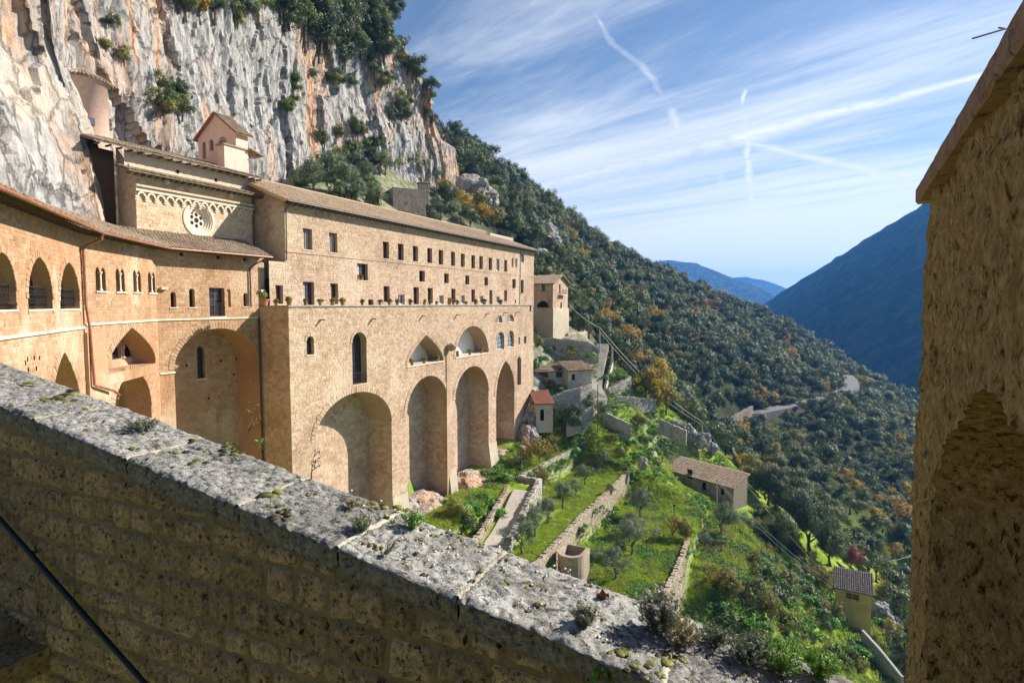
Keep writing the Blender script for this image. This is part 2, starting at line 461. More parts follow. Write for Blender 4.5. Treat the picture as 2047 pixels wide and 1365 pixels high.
masonry('main_tile', [(.36, .255, .165), (.42, .31, .205), (.47, .36, .25), (.31, .21, .13), (.50, .395, .285)], stain=(.16, .125, .08), pale=(.48, .40, .31), stain_amt=.35, scale=1.6)
masonry('red_tile', [(.33, .13, .075), (.40, .17, .10), (.44, .22, .14)], stain=(.2, .10, .07), pale=(.46, .30, .22), stain_amt=.35)
masonry('grey_tile', [(.10, .085, .08), (.14, .12, .11), (.17, .15, .135)], stain=(.06, .055, .05), pale=(.24, .22, .2), stain_amt=.3)
masonry('wood', [(.10, .065, .04), (.15, .10, .06)], stain=(.05, .035, .02), pale=(.2, .14, .09), bump=.3)
masonry('verge_board', [(.52, .33, .12), (.56, .37, .15)], stain=(.3, .18, .06), pale=(.6, .45, .24), bump=.2)
masonry('terracotta', [(.40, .17, .085), (.46, .21, .11)], stain=(.25, .11, .06), pale=(.5, .3, .2), bump=.15)

def plain(name, col, rough=.6, metal=0.0, spec=.4, var=.25):
    m, t = material(name)
    n = t.noise(t.P, 2.5, 5, .6)
    c = t.mix(t.step(n, .3, .75), tuple(x * (1 - var) for x in col), tuple(min(1, x * (1 + var)) for x in col))
    t.l.new(c, t.b.inputs['Base Color'])
    t.b.inputs['Roughness'].default_value = rough; t.b.inputs['Metallic'].default_value = metal; t.b.inputs['Specular IOR Level'].default_value = spec
    M[name] = m; return m
plain('copper', (.30, .115, .06), .5, .0, .5)
plain('dark_pipe', (.06, .04, .035), .5)
plain('iron', (.025, .022, .02), .5)
plain('rail_black', (.008, .009, .012), .45, 0, .3, .1)
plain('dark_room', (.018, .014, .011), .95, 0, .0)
plain('glass', (.03, .035, .04), .08, 0, .6, .1)
plain('blue_glass', (.10, .16, .20), .08, 0, .7, .1)
plain('white_frame', (.72, .72, .70), .5)
plain('brown_frame', (.13, .055, .03), .55)
plain('grey_shutter', (.36, .36, .34), .6)
plain('slate', (.30, .28, .25), .7)
plain('asphalt', (.17, .165, .16), .9, 0, .2)
plain('pole', (.36, .35, .33), .7)
plain('wood_pole', (.15, .115, .085), .85)
plain('wire', (.30, .30, .30), .5)
plain('dead_leaf', (.19, .065, .025), .6)
plain('bark', (.12, .095, .07), .95, 0, .1)
plain('olive_bark', (.16, .135, .105), .95, 0, .1)
plain('flower_red', (.50, .03, .02), .6)
plain('white_paint', (.75, .75, .75), .3)
plain('soil', (.20, .155, .10), .95, 0, .1)

def foliage(name, stops, bright=(.55, 1.45), trans=.28, by_tone=False):
    """stops: colours picked by the plant's own random value; leaf to leaf the tone varies brightness"""
    m, t = material(name)
    tone = t.attr('tone')
    c = t.ramp(t.rnd if not by_tone else tone, stops, 'LINEAR' if by_tone else 'CONSTANT')
    n = t.noise(t.P, .8, 3, .6)
    k = t.math('ADD', t.math('MULTIPLY', tone, bright[1] - bright[0]), bright[0])
    k = t.math('MULTIPLY', k, t.math('ADD', t.math('MULTIPLY', n, .6), .7))
    c = t.vmath('SCALE', c, scale=k)
    t.l.new(c, t.b.inputs['Base Color']); t.b.inputs['Roughness'].default_value = .55; t.b.inputs['Specular IOR Level'].default_value = .3
    tr = t.new('ShaderNodeBsdfTranslucent'); t.l.new(c, tr.inputs['Color'])
    mx = t.new('ShaderNodeMixShader'); mx.inputs[0].default_value = trans
    out = t.n['Material Output']
    t.l.new(t.b.outputs[0], mx.inputs[1]); t.l.new(tr.outputs[0], mx.inputs[2]); t.l.new(mx.outputs[0], out.inputs['Surface'])
    M[name] = m; return m
foliage('leaf_oak', [(0, (0.093, 0.132, 0.052)), (.2, (0.122, 0.157, 0.056)), (.4, (0.072, 0.110, 0.050)), (.55, (0.133, 0.168, 0.058)), (.72, (0.099, 0.140, 0.062)), (.88, (0.151, 0.174, 0.055))], bright=(.72, 1.28))
foliage('leaf_autumn', [(0, (.38, .28, .045)), (.22, (.27, .25, .05)), (.42, (.38, .24, .045)), (.55, (.22, .22, .05)), (.72, (.33, .19, .05)), (.84, (.42, .30, .05))], trans=.4, bright=(.75, 1.25))
foliage('leaf_brown', [(0, (.14, .10, .055)), (.4, (.12, .115, .05)), (.7, (.16, .095, .06))])
foliage('leaf_cypress', [(0, (0.049, 0.084, 0.038)), (.5, (0.038, 0.070, 0.035))])
foliage('leaf_olive', [(0, (0.174, 0.214, 0.122)), (.5, (0.143, 0.194, 0.106))], bright=(.5, 1.5))
foliage('leaf_shrub', [(0, (0.131, 0.182, 0.047)), (.25, (0.192, 0.217, 0.047)), (.5, (0.096, 0.157, 0.045)), (.75, (0.227, 0.217, 0.047))], trans=.35)
foliage('leaf_yellow', [(0, (.24, .20, .035)), (.5, (.19, .18, .04))], trans=.4)
foliage('leaf_red', [(0, (.27, .10, .075)), (.5, (.30, .13, .08))], trans=.4)
foliage('leaf_ivy', [(0, (0.104, 0.246, 0.045)), (.5, (0.142, 0.293, 0.047))], trans=.3)
foliage('leaf_grass', [(0, (.25, .39, .036)), (.4, (.30, .43, .04)), (.75, (.38, .39, .06))], trans=.4)
foliage('leaf_weed', [(0, (.11, .24, .04)), (.5, (.15, .28, .045))], trans=.3)
foliage('leaf_dry', [(0, (.30, .25, .13)), (.5, (.24, .23, .11))], trans=.3)
foliage('leaf_grey', [(0, (.16, .19, .12)), (.5, (.20, .22, .13))], trans=.3)
foliage('leaf_pot', [(0, (.12, .19, .04)), (.4, (.20, .23, .05)), (.75, (.24, .20, .05))], trans=.3)
foliage('seed_head', [(0, (.55, .48, .42))], trans=.3)
foliage('moss', [(0, (.02, .02, .008)), (.35, (.05, .05, .012)), (.6, (.14, .14, .022)), (1, (.19, .18, .03))], trans=.1, by_tone=True, bright=(.8, 1.1))

def m_cliff(name, warm, lichen, dark=1.0):
    m, t = material(name)
    streak = t.noise(t.map(t.P, scale=(1, 1, .07)), .42, 7, .68, .5)
    streak2 = t.noise(t.map(t.P, scale=(1, 1, .05), loc=(7, 3, 1)), 1.3, 5, .65, .3)
    patch = t.noise(t.map(t.P, scale=(1, 1, .22)), .085, 5, .64, .6)
    fine = t.noise(t.map(t.P, scale=(1, 1, .40)), 1.5, 8, .74)
    crack = t.voronoi(t.vmath('ADD', t.map(t.P, scale=(1, 1, .35)), t.vmath('SCALE', (1, 1, 1), scale=t.math('MULTIPLY', fine, 1.6))), .55, 'DISTANCE_TO_EDGE')
    c = t.ramp(fine, [(.30, (.17 * dark, .166 * dark, .16 * dark)), (.44, (.31 * dark, .304 * dark, .292 * dark)), (.58, (.42 * dark, .41 * dark, .385 * dark)), (.74, (.55, .53, .48))])
    c = t.mix(t.math('MULTIPLY', t.step(streak, .54, .68), .60), c, (.19, .20, .215))
    c = t.mix(t.math('MULTIPLY', t.step(streak2, .56, .68), .30), c, (.17, .175, .185))
    c = t.mix(t.math('MULTIPLY', t.step(streak, .43, .30), .55), c, (.56, .53, .48))
    o = t.math('MULTIPLY', t.step(patch, .47 - warm, .60 - warm), t.step(streak, .60, .42))
    c = t.mix(t.math('MULTIPLY', o, .88), c, t.ramp(fine, [(.3, (.30, .13, .06)), (.48, (.50, .28, .15)), (.7, (.62, .44, .29))]))
    c = t.mix(t.math('MULTIPLY', t.step(crack, .045, .0), .75), c, (.07, .065, .06))
    if lichen:
        c = t.mix(t.math('MULTIPLY', t.step(t.noise(t.P, .35, 5, .7), .52, .66), .7), c, (.25, .25, .24))
        c = t.mix(t.math('MULTIPLY', t.step(t.noise(t.map(t.P, scale=(1, 1, .5)), .16, 5, .6), .50, .62), .5), c, (.60, .52, .40))
    t.l.new(c, t.b.inputs['Base Color']); t.b.inputs['Roughness'].default_value = .95; t.b.inputs['Specular IOR Level'].default_value = .1
    h = t.math('ADD', t.math('MULTIPLY', fine, .7), t.math('MULTIPLY', t.noise(t.P, 6, 4, .7), .3))
    h = t.math('ADD', h, t.math('MULTIPLY', t.step(crack, .0, .08), .25))
    t.l.new(t.bump(h, 1.0, .34), t.b.inputs['Normal']); M[name] = m
m_cliff('cliff', .035, False)
m_cliff('overhang', .03, True, 1.1)
m_cliff('rock', -.02, False, 1.0)
m_cliff('pink_rock', .12, False, 1.05)

def m_ground():
    m, t = material('ground')
    n1 = t.noise(t.P, .09, 5, .6); n2 = t.noise(t.P, .7, 6, .65); n3 = t.noise(t.P, 5, 4, .7)
    c = t.ramp(n2, [(.3, (.13, .21, .028)), (.48, (.21, .31, .036)), (.62, (.27, .33, .048)), (.78, (.33, .29, .09))])
    c = t.mix(t.math('MULTIPLY', t.step(n1, .52, .68), .6), c, (.21, .17, .08))
    c = t.mix(t.math('MULTIPLY', t.step(n3, .6, .8), .4), c, (.12, .10, .05))
    steep = t.new('ShaderNodeSeparateXYZ'); t.l.new(t.N, steep.inputs[0])
    c = t.mix(t.math('MULTIPLY', t.step(steep.outputs[2], .74, .45), .85), c, t.ramp(n3, [(.3, (.16, .15, .12)), (.7, (.42, .40, .36))]))
    up_ = t.new('ShaderNodeSeparateXYZ'); t.l.new(t.P, up_.inputs[0])
    c = t.mix(t.math('MULTIPLY', t.step(up_.outputs[2], -19.5, -13), .88), c, t.ramp(n2, [(.3, (.10, .12, .05)), (.45, (.17, .17, .10)), (.58, (.32, .30, .25)), (.75, (.42, .40, .36))]))
    far = t.new('ShaderNodeSeparateXYZ'); t.l.new(t.P, far.inputs[0])
    c = t.mix(t.step(far.outputs[1], 118, 150), c, t.ramp(n2, [(.3, (.03, .04, .02)), (.6, (.06, .07, .03)), (.8, (.12, .11, .06))]))
    t.l.new(c, t.b.inputs['Base Color'])
    t.l.new(t.bump(t.math('ADD', n2, t.math('MULTIPLY', n3, .5)), .8, .25), t.b.inputs['Normal'])
    t.b.inputs['Roughness'].default_value = 1.0; t.b.inputs['Specular IOR Level'].default_value = .05
    M['ground'] = m
m_ground()
def m_mountain():
    m, t = material('mountain')
    n = t.noise(t.P, .035, 6, .7); n2 = t.noise(t.P, .006, 5, .6); v = t.voronoi(t.P, .11)
    c = t.ramp(n, [(.35, (.018, .028, .014)), (.5, (.050, .060, .028)), (.65, (.12, .105, .05))])
    c = t.mix(t.math('MULTIPLY', t.step(n2, .5, .7), .5), c, (.10, .075, .04))
    t.l.new(c, t.b.inputs['Base Color']); t.b.inputs['Roughness'].default_value = 1; t.b.inputs['Specular IOR Level'].default_value = 0
    t.l.new(t.bump(t.math('ADD', n, t.math('MULTIPLY', v, -.6)), 1.0, 9), t.b.inputs['Normal'])
    M['mountain'] = m
m_mountain()
def m_tufa(name, cols, dark, lichen=0.0, pits=1.0, bs=1.0, sc=1.0, zs=1.0):
    """porous travertine and tufa of the parapet, close to the camera"""
    m, t = material(name)
    P2 = t.map(t.vmath('ADD', t.P, t.vmath('SCALE', (17.3, 9.1, 4.7), scale=t.rnd)), scale=(sc, sc, sc * zs))
    n1 = t.noise(P2, 5, 6, .7); n2 = t.noise(P2, 24, 6, .74); n3 = t.noise(P2, 75, 4, .7); n4 = t.noise(P2, 15, 3, .6, .6)
    c = t.ramp(n2, [(.30, cols[0]), (.45, cols[1]), (.58, cols[2]), (.74, cols[3])])
    c = t.mix(t.math('MULTIPLY', t.step(n1, .5, .7), .5), c, tuple(x * .55 for x in cols[1]))
    c = t.vmath('SCALE', c, scale=t.math('ADD', t.math('MULTIPLY', t.rnd, .5), .75))
    pit = t.math('MULTIPLY', t.step(n4, .40, .33), t.step(n1, .66, .44))
    pit = t.math('MAXIMUM', pit, t.step(n2, .385, .33))
    pit2 = t.step(t.math('ADD', n3, t.math('MULTIPLY', n1, .6)), .68, .58)
    pit = t.math('MAXIMUM', pit, t.math('MULTIPLY', pit2, .6))
    c = t.mix(t.math('MULTIPLY', pit, .92 * pits), c, dark)
    if lichen:
        c = t.mix(t.math('MULTIPLY', t.step(t.noise(P2, 2.6, 5, .65), .47, .62), .55), c, (.13, .125, .105))
        l = t.noise(P2, 13, 6, .78)
        c = t.mix(t.math('MULTIPLY', t.step(l, .53, .60), lichen), c, (.05, .047, .04))
        l2 = t.noise(t.vmath('ADD', P2, (3.1, 1.2, 9)), 7, 4, .7)
        c = t.mix(t.math('MULTIPLY', t.step(l2, .58, .70), .5), c, (.46, .40, .28))
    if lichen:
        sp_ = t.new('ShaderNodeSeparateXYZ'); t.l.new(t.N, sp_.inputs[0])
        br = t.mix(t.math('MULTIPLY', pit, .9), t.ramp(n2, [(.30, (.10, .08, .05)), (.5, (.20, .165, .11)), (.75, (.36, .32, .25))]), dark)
        c = t.mix(t.step(t.math('ADD', sp_.outputs[2], t.math('MULTIPLY', t.math('SUBTRACT', n1, .5), .5)), .30, .62), br, c)  # brown tufa on the sides, with their shade put into the colour
    t.l.new(c, t.b.inputs['Base Color']); t.b.inputs['Roughness'].default_value = .97; t.b.inputs['Specular IOR Level'].default_value = .1
    h = t.math('ADD', t.math('MULTIPLY', n2, .55), t.math('ADD', t.math('MULTIPLY', n3, .3), t.math('MULTIPLY', pit, -.6)))
    t.l.new(t.bump(h, 1.0, .026 * bs), t.b.inputs['Normal']); M[name] = m
m_tufa('tufa', [(0.125, 0.077, 0.032), (0.281, 0.183, 0.084), (0.385, 0.263, 0.128), (0.520, 0.385, 0.216)], (0.017, 0.012, 0.008))
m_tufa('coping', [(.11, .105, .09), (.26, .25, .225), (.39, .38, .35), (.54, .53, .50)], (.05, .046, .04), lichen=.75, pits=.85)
m_tufa('fg_mortar', [(0.130, 0.095, 0.043), (0.175, 0.128, 0.058), (0.200, 0.147, 0.068), (0.240, 0.180, 0.085)], (0.060, 0.043, 0.021), pits=.3, bs=.4)
m_tufa('joint_mortar', [(.34, .31, .23), (.44, .40, .30), (.50, .46, .36), (.56, .53, .43)], (.2, .18, .13), pits=.3, bs=.5)
m_tufa('pier', [(0.142, 0.082, 0.029), (0.302, 0.186, 0.073), (0.418, 0.276, 0.121), (0.551, 0.415, 0.224)], (0.040, 0.024, 0.012), pits=.85, bs=.9, sc=1.9, zs=.55)
m_tufa('pier_slab', [(.20, .115, .085), (.27, .16, .12), (.31, .185, .14), (.36, .23, .18)], (.14, .09, .07), pits=.35, bs=.5)

# ------------------------------------------------------------------ plants (prototypes are plain meshes, copied below)
def leaf_mesh(name, clumps, per, leaf, rng, spread=.55, aspect=.55, flat=0.0):
    """clumps: list of (centre, radius); small leaf faces through the volume of every clump"""
    nv = []; tn = []; ctr = np.mean([c for c, _ in clumps], axis=0) if len(clumps) > 3 else None
    for (c, r) in clumps:
        base = rng.uniform(.15, .85)
        k = max(6, int(per * r * r)) if per > 0 else -per
        pts = rng.normal(size=(k, 3)); pts /= np.linalg.norm(pts, axis=1)[:, None]
        rad = r * (rng.uniform(size=(k, 1)) ** .42) * rng.uniform(.75, 1.12, size=(k, 1))
        q = np.array(c)[None, :] + pts * rad * np.array([1, 1, 1 - flat])[None, :]
        nrm_ = pts * .8 + rng.normal(size=(k, 3)) * .30
        if ctr is not None:
            od = q - ctr[None, :]; od /= np.linalg.norm(od, axis=1)[:, None] + 1e-9; nrm_ = nrm_ + od * .7
        a = np.cross(nrm_, rng.normal(size=(k, 3))); a /= np.linalg.norm(a, axis=1)[:, None] + 1e-9
        b = np.cross(nrm_, a); b /= np.linalg.norm(b, axis=1)[:, None] + 1e-9
        L = leaf * rng.uniform(.6, 1.35, size=(k, 1)); a = a * L * .5; b = b * L * .5 * aspect
        nv.append(np.stack([q - a, q + b, q + a, q - b], axis=1).reshape(-1, 3))
        tn.append(np.clip(base * .6 + rng.uniform(0, .4, size=k) , 0, 1))
    v = np.concatenate(nv); n = len(v) // 4
    me = bpy.data.meshes.new(name)
    me.vertices.add(len(v)); me.vertices.foreach_set('co', v.astype(np.float32).ravel())
    me.loops.add(n * 4); me.loops.foreach_set('vertex_index', np.arange(n * 4, dtype=np.int32))
    me.polygons.add(n); me.polygons.foreach_set('loop_start', np.arange(0, n * 4, 4, dtype=np.int32)); me.polygons.foreach_set('loop_total', np.full(n, 4, dtype=np.int32))
    me.update(calc_edges=True)
    at_ = me.attributes.new('tone', 'FLOAT', 'FACE'); at_.data.foreach_set('value', np.concatenate(tn).astype(np.float32))
    return me
def blob_clumps(rng, n, rx, rz, zc, cr, lobes=5, low=-.6):
    """clump centres over a lobed crown"""
    lob = [(np.array([rng.normal() * .45 * rx, rng.normal() * .45 * rx, zc + rng.uniform(-.35, .6) * rz]), rng.uniform(.5, .78)) for _ in range(lobes)]
    lob.append((np.array([0, 0, zc]), .8)); out = []
    while len(out) < n:
        c, s = lob[rng.integers(len(lob))]
        d = rng.normal(size=3); d /= np.linalg.norm(d)
        if d[2] < low: continue
        p = c + d * np.array([rx, rx, rz]) * s * rng.uniform(.55, 1.0)
        out.append((p, cr * rng.uniform(.6, 1.25)))
    return out
def trunk_mesh(name, h, r, rng, limbs=4, spread=1.0, lean=.1):
    mb = MB(); tp = Vector((rng.uniform(-lean, lean) * h, rng.uniform(-lean, lean) * h, h))
    mid = tp * .5 + Vector((rng.uniform(-.08, .08) * h, rng.uniform(-.08, .08) * h, 0))
    mb.tube([(0, 0, -.4), mid * .5, mid, tp], [r * 1.3, r, r * .8, r * .55], 7, rng.random())
    for i in range(limbs):
        a = 2 * math.pi * (i + rng.random() * .6) / limbs; b = mid.lerp(tp, rng.uniform(.1, 1))
        e = b + Vector((math.cos(a) * spread, math.sin(a) * spread, spread * rng.uniform(.5, 1.2)))
        m_ = b.lerp(e, .5) + Vector((0, 0, spread * .15))
        mb.tube([b, m_, e], [r * .5, r * .33, r * .12], 5, rng.random())
    return mb.mesh(name)
PROTO = {}
nr = np.random.default_rng(11)
def tree_proto(key, n, rx, rz, zc, cr, per, leaf, th, tr, leafmat, barkmat, lobes=5, limbs=4, aspect=.55, flat=0.0, low=-.6, reps=1):
    L = []
    for i in range(reps):
        cm = leaf_mesh('crown', blob_clumps(nr, n, rx, rz, zc, cr, lobes, low), per, leaf, nr, aspect=aspect, flat=flat)
        cm.materials.append(M[leafmat])
        tm = trunk_mesh('trunk', th, tr, random.Random(i + 5), limbs, rx * .55) if th else None
        if tm: tm.materials.append(M[barkmat])
        L.append((cm, tm))
    PROTO[key] = L
tree_proto('oak', 40, 2.7, 2.4, 3.6, .95, 70, .40, 2.6, .22, 'leaf_oak', 'bark', reps=5)
tree_proto('autumn', 38, 2.2, 2.2, 3.4, .85, 60, .40, 2.4, .18, 'leaf_autumn', 'bark', reps=3)
tree_proto('brown', 34, 2.1, 2.0, 3.2, .85, 50, .40, 2.4, .18, 'leaf_brown', 'bark', reps=2)
tree_proto('near_oak', 120, 3.0, 3.2, 4.4, .85, 230, .24, 3.0, .28, 'leaf_oak', 'bark', lobes=8, reps=3)
tree_proto('olive', 70, 1.55, 1.25, 2.5, .45, 560, .15, 1.6, .16, 'leaf_olive', 'olive_bark', lobes=6, limbs=5, aspect=.35, reps=4)
tree_proto('upper_olive', 50, 2.0, 1.6, 2.8, .62, 190, .26, 1.8, .2, 'leaf_olive', 'olive_bark', lobes=6, limbs=4, aspect=.45, reps=3)
tree_proto('shrub', 34, .8, .65, .55, .34, 420, .17, .5, .05, 'leaf_shrub', 'bark', lobes=5, limbs=4, reps=4)
tree_proto('dark_shrub', 34, .9, .8, .7, .36, 400, .17, .5, .05, 'leaf_oak', 'bark', lobes=5, limbs=4, reps=3)
tree_proto('yellow', 50, 1.3, 1.5, 1.9, .5, 200, .2, 1.4, .08, 'leaf_yellow', 'bark', lobes=6, limbs=5, reps=2)
tree_proto('red', 60, 1.3, 2.0, 3.0, .55, 210, .24, 2.2, .12, 'leaf_red', 'bark', lobes=6, reps=1)
tree_proto('ivy', 30, .8, .5, .25, .3, 480, .17, .3, .03, 'leaf_ivy', 'bark', lobes=5, limbs=3, flat=.3, low=-.1, reps=3)
tree_proto('cypress', 1, .1, .1, 1, .2, 30, .3, 2.0, .16, 'leaf_cypress', 'bark')
cyp = [(np.array([math.cos(i * 2.4) * .42 * f, math.sin(i * 2.4) * .42 * f, 1.0 + 8.2 * (i / 44)]), .62 * f + .12) for i in range(45) for f in [math.sin(math.pi * min(1, .22 + .78 * (1 - i / 44))) ** .6]]
cm = leaf_mesh('crown', cyp, 90, .34, nr); cm.materials.append(M['leaf_cypress']); PROTO['cypress'] = [(cm, PROTO['cypress'][0][1])]
def plant(name, kind, loc, label, category, group=None, s=1.0, i=None, rz=None, sz=None, rng=random.Random(3), trunk=True):
    L = PROTO[kind]; cm, tm = L[rng.randrange(len(L)) if i is None else i % len(L)]
    o = bpy.data.objects.new(name, None); COL.objects.link(o)
    o.location = loc; o.rotation_euler = (0, 0, rng.uniform(0, 6.28) if rz is None else rz); o.scale = (s, s, sz or s * rng.uniform(.9, 1.12))
    tag(o, label, category, group)
    c = bpy.data.objects.new('crown', cm); COL.objects.link(c); c.parent = o
    if tm and trunk:
        t_ = bpy.data.objects.new('trunk', tm); COL.objects.link(t_); t_.parent = o
    return o

# ------------------------------------------------------------------ frames of the monastery
BD = (math.sin(R(26.2)), math.cos(R(26.2)))
c0 = at(576, 614, 53.0)
FL = Frame((c0.x, c0.y), BD)                 # lower wall and terrace edge of the long building
TERR_Z = FL.px(800, 612)[1]
def sn(x, y):
    dx, dy = x - FL.o.x, y - FL.o.y
    return dx * FL.d.x + dy * FL.d.y, dx * FL.n.x + dy * FL.n.y
def sn_xy(s, n): return FL.o.x + s * FL.d.x + n * FL.n.x, FL.o.y + s * FL.d.y + n * FL.n.y

# ------------------------------------------------------------------ terrain
CTRL = []
for (u, v, Y) in [  # hillside rising behind and beyond the monastery
    (1000, 470, 160), (950, 425, 150), (1060, 480, 165), (1060, 440, 200), (960, 360, 190), (1150, 640, 140), (1150, 560, 195), (1150, 500, 245),
    (1220, 730, 132), (1300, 690, 200), (1300, 800, 142), (1380, 850, 160), (1300, 600, 262), (1420, 740, 215), (1430, 660, 300),
    (1560, 762, 242), (1560, 700, 318), (1650, 768, 262), (1640, 730, 325),
    (1440, 858, 188), (1510, 832, 204), (1570, 822, 214), (1620, 812, 225), (1690, 790, 250), (1705, 772, 275), (1760, 820, 262),
    (1560, 890, 172), (1650, 950, 150), (1750, 900, 190), (1800, 1000, 172), (1760, 1110, 130), (1800, 1200, 116), (1560, 1010, 122), (1630, 1090, 108),
    (1840, 860, 290), (1460, 920, 128), (1480, 1000, 108),
    (1700, 1248, 88), (1620, 1240, 80), (1720, 1335, 77), (1600, 1330, 69), (1500, 1205, 78), (1560, 1130, 96),
    (1350, 852, 118), (1300, 860, 110), (1330, 945, 112), (1440, 1004, 100), (1385, 987, 103.5), (1345, 965, 107), (1260, 900, 104), (1300, 980, 94),
    # close under the end of the long building
    (1095, 848, 101), (1130, 860, 100), (1180, 850, 103), (1195, 790, 112), (1200, 705, 121), (1260, 790, 117), (1160, 780, 112), (1110, 670, 124), (1170, 672, 125),
    (1240, 840, 108), (1215, 720, 124),
    # behind the roofs
    (610, 365, 100), (720, 392, 112), (800, 420, 120), (880, 432, 130), (900, 405, 143), (1000, 492, 140), (640, 335, 104), (760, 340, 122), (860, 385, 134),
]:
    CTRL.append(tuple(at(u, v, Y)))
SIL = [(640, 230, 270), (740, 225, 255), (850, 240, 238), (925, 275, 225), (1000, 335, 245), (1080, 395, 265), (1150, 450, 285), (1250, 510, 315), (1330, 545, 340), (1430, 590, 365), (1530, 630, 375), (1600, 665, 372), (1680, 720, 358), (1740, 755, 342), (1830, 800, 325), (1900, 845, 305)]
for (u, v, Y) in SIL:
    p = at(u, v + 4.6 * FPX / Y, Y); CTRL.append(tuple(p))
    q = p * 1.22; CTRL.append((q.x, q.y, p.z - 6 - .10 * Y + (p.z * .12 if p.z > 0 else 0)))
    q = p * 1.6; CTRL.append((q.x, q.y, p.z - 40 - .12 * Y))
for s_, n_, z_ in [(0, 0, -21), (15, 0, -22.6), (27, 0, -24.2), (38, 0, -24.9), (49, 0, -21.5), (60, 1, -20), (15, -4, -19.5), (38, -4, -19), (55, -4, -14),
                   (15, -14, 2), (40, -14, 5), (62, -10, 0), (0, -14, 2), (-12, -14, 2), (-12, -4, -14), (-25, -4, -12), (-25, 5, -20),
                   (60, -16, 8), (40, -22, 14), (20, -20, 12),
                   (5, 8, -26.5), (20, 8, -27), (40, 5, -26), (5, 16, -29.5), (30, 14, -29), (50, 12, -28.5), (5, 24, -33), (30, 24, -33), (50, 22, -32),
                   (20, 34, -40), (45, 35, -36), (20, 45, -45), (0, 40, -43), (-15, 25, -34), (-15, 10, -27), (60, 24, -31)]:
    x_, y_ = sn_xy(s_, n_); CTRL.append((x_, y_, z_))
CTRL += [(-60, 60, 4), (-46, 72, 6), (-60, 100, 10), (-60, 140, 30), (-50, 200, 55), (-60, 260, 70), (-60, 30, 0), (-20, 10, -12), (20, 20, -32), (60, 40, -52), (110, 60, -66),
         (150, 100, -76), (200, 160, -88), (260, 220, -95), (330, 330, -110), (400, 500, -130), (-60, 420, 70), (60, 520, 20), (200, 560, -60), (120, 10, -80), (200, 60, -92), (-40, -10, -8), (40, -10, -45)]
CT = np.array(CTRL, dtype=np.float64)
def _tps(P, C):
    d2 = ((P[:, None, :] - C[None, :, :]) ** 2).sum(-1)
    return 0.5 * d2 * np.log(d2 + 1e-9)
_n = len(CT); _K = _tps(CT[:, :2], CT[:, :2]) + np.eye(_n) * 18.0
_Q = np.concatenate([np.ones((_n, 1)), CT[:, :2]], 1)
_A = np.zeros((_n + 3, _n + 3)); _A[:_n, :_n] = _K; _A[:_n, _n:] = _Q; _A[_n:, :_n] = _Q.T
_W = np.linalg.solve(_A, np.concatenate([CT[:, 2], np.zeros(3)]))
def sst(x, a, b):
    t = np.clip((x - a) / (b - a), 0, 1); return t * t * (3 - 2 * t)
N1S, N1N = [-20, 22, 36, 36.9, 72], [13.0, 12.0, 9.0, 5.6, 8.5]        # foot of the upper garden wall, by s
N2, N3 = 16.6, 29.2
def ground(x, y):
    x = np.atleast_1d(np.asarray(x, float)); y = np.atleast_1d(np.asarray(y, float))
    out = np.empty_like(x)
    for k in range(0, len(x), 20000):
        P = np.stack([x[k:k + 20000], y[k:k + 20000]], 1)
        out[k:k + 20000] = _tps(P, CT[:, :2]) @ _W[:_n] + _W[_n] + P @ _W[_n + 1:]
    s = (x - FL.o.x) * FL.d.x + (y - FL.o.y) * FL.d.y; n = (x - FL.o.x) * FL.n.x + (y - FL.o.y) * FL.n.y
    zb = np.interp(s, [-10, 0, 15, 27, 38, 49, 60], [-21, -21, -22.8, -24.3, -25.0, -22.0, -20])
    n1 = np.interp(s, N1S, N1N)
    za = zb + (-26 - zb) * np.clip(n / np.maximum(n1 - 2, 1), 0, 1)
    za = np.where(s < 36, np.minimum(za, -26 - np.clip((36 - s) / 14, 0, 1) * 2.2 * sst(n, 4.5, 6.5)), za)
    z = za
    z = z + (-29.0 - .02 * (n - n1) - z) * sst(n, n1 - .15, n1 + .25)
    z = z + (-33.0 - .03 * (n - N2) - z) * sst(n, N2 - .3, N2 + .1)
    lo = np.interp(s, [0, 25, 43, 60], [-43, -42, -36.3, -36])
    z = z + (lo - .30 * np.maximum(n - N3 - 2, 0) - z) * sst(n, N3 - .3, N3 + .1)
    wgt = sst(s, -12, -4) * (1 - sst(s, 54, 62)) * sst(n, -4.7, -3.9) * (1 - sst(n, 34, 44))
    out = out + (z - out) * wgt
    return np.where((s < 1.5) & (s > -45) & (n > -9.5), np.minimum(out, -21), out)
def gz(x, y): return float(ground([x], [y])[0])
def seq(parts):
    r = []
    for a, b, st in parts: r += list(np.arange(a, b, st))
    return np.array(r)
gx = seq([(-400, -70, 22), (-70, -12, 2.5), (-12, 62, .6), (62, 130, 1.6), (130, 300, 4), (300, 820, 26)])
gy = seq([(-60, 44, 6), (44, 122, .6), (122, 200, 1.8), (200, 420, 4), (420, 1000, 29)])
GX, GY = np.meshgrid(gx, gy)
GZ = ground(GX.ravel(), GY.ravel())
rough = np.array([mn.fractal((x * .16, y * .16, 0), 1.0, 2.0, 4) for x, y in zip(GX.ravel(), GY.ravel())])
ss_, nn_ = (GX.ravel() - FL.o.x) * FL.d.x + (GY.ravel() - FL.o.y) * FL.d.y, (GX.ravel() - FL.o.x) * FL.n.x + (GY.ravel() - FL.o.y) * FL.n.y
GZ = GZ + rough * (.22 + .6 * sst(nn_, 31, 45) + .5 * sst(GY.ravel(), 115, 150))
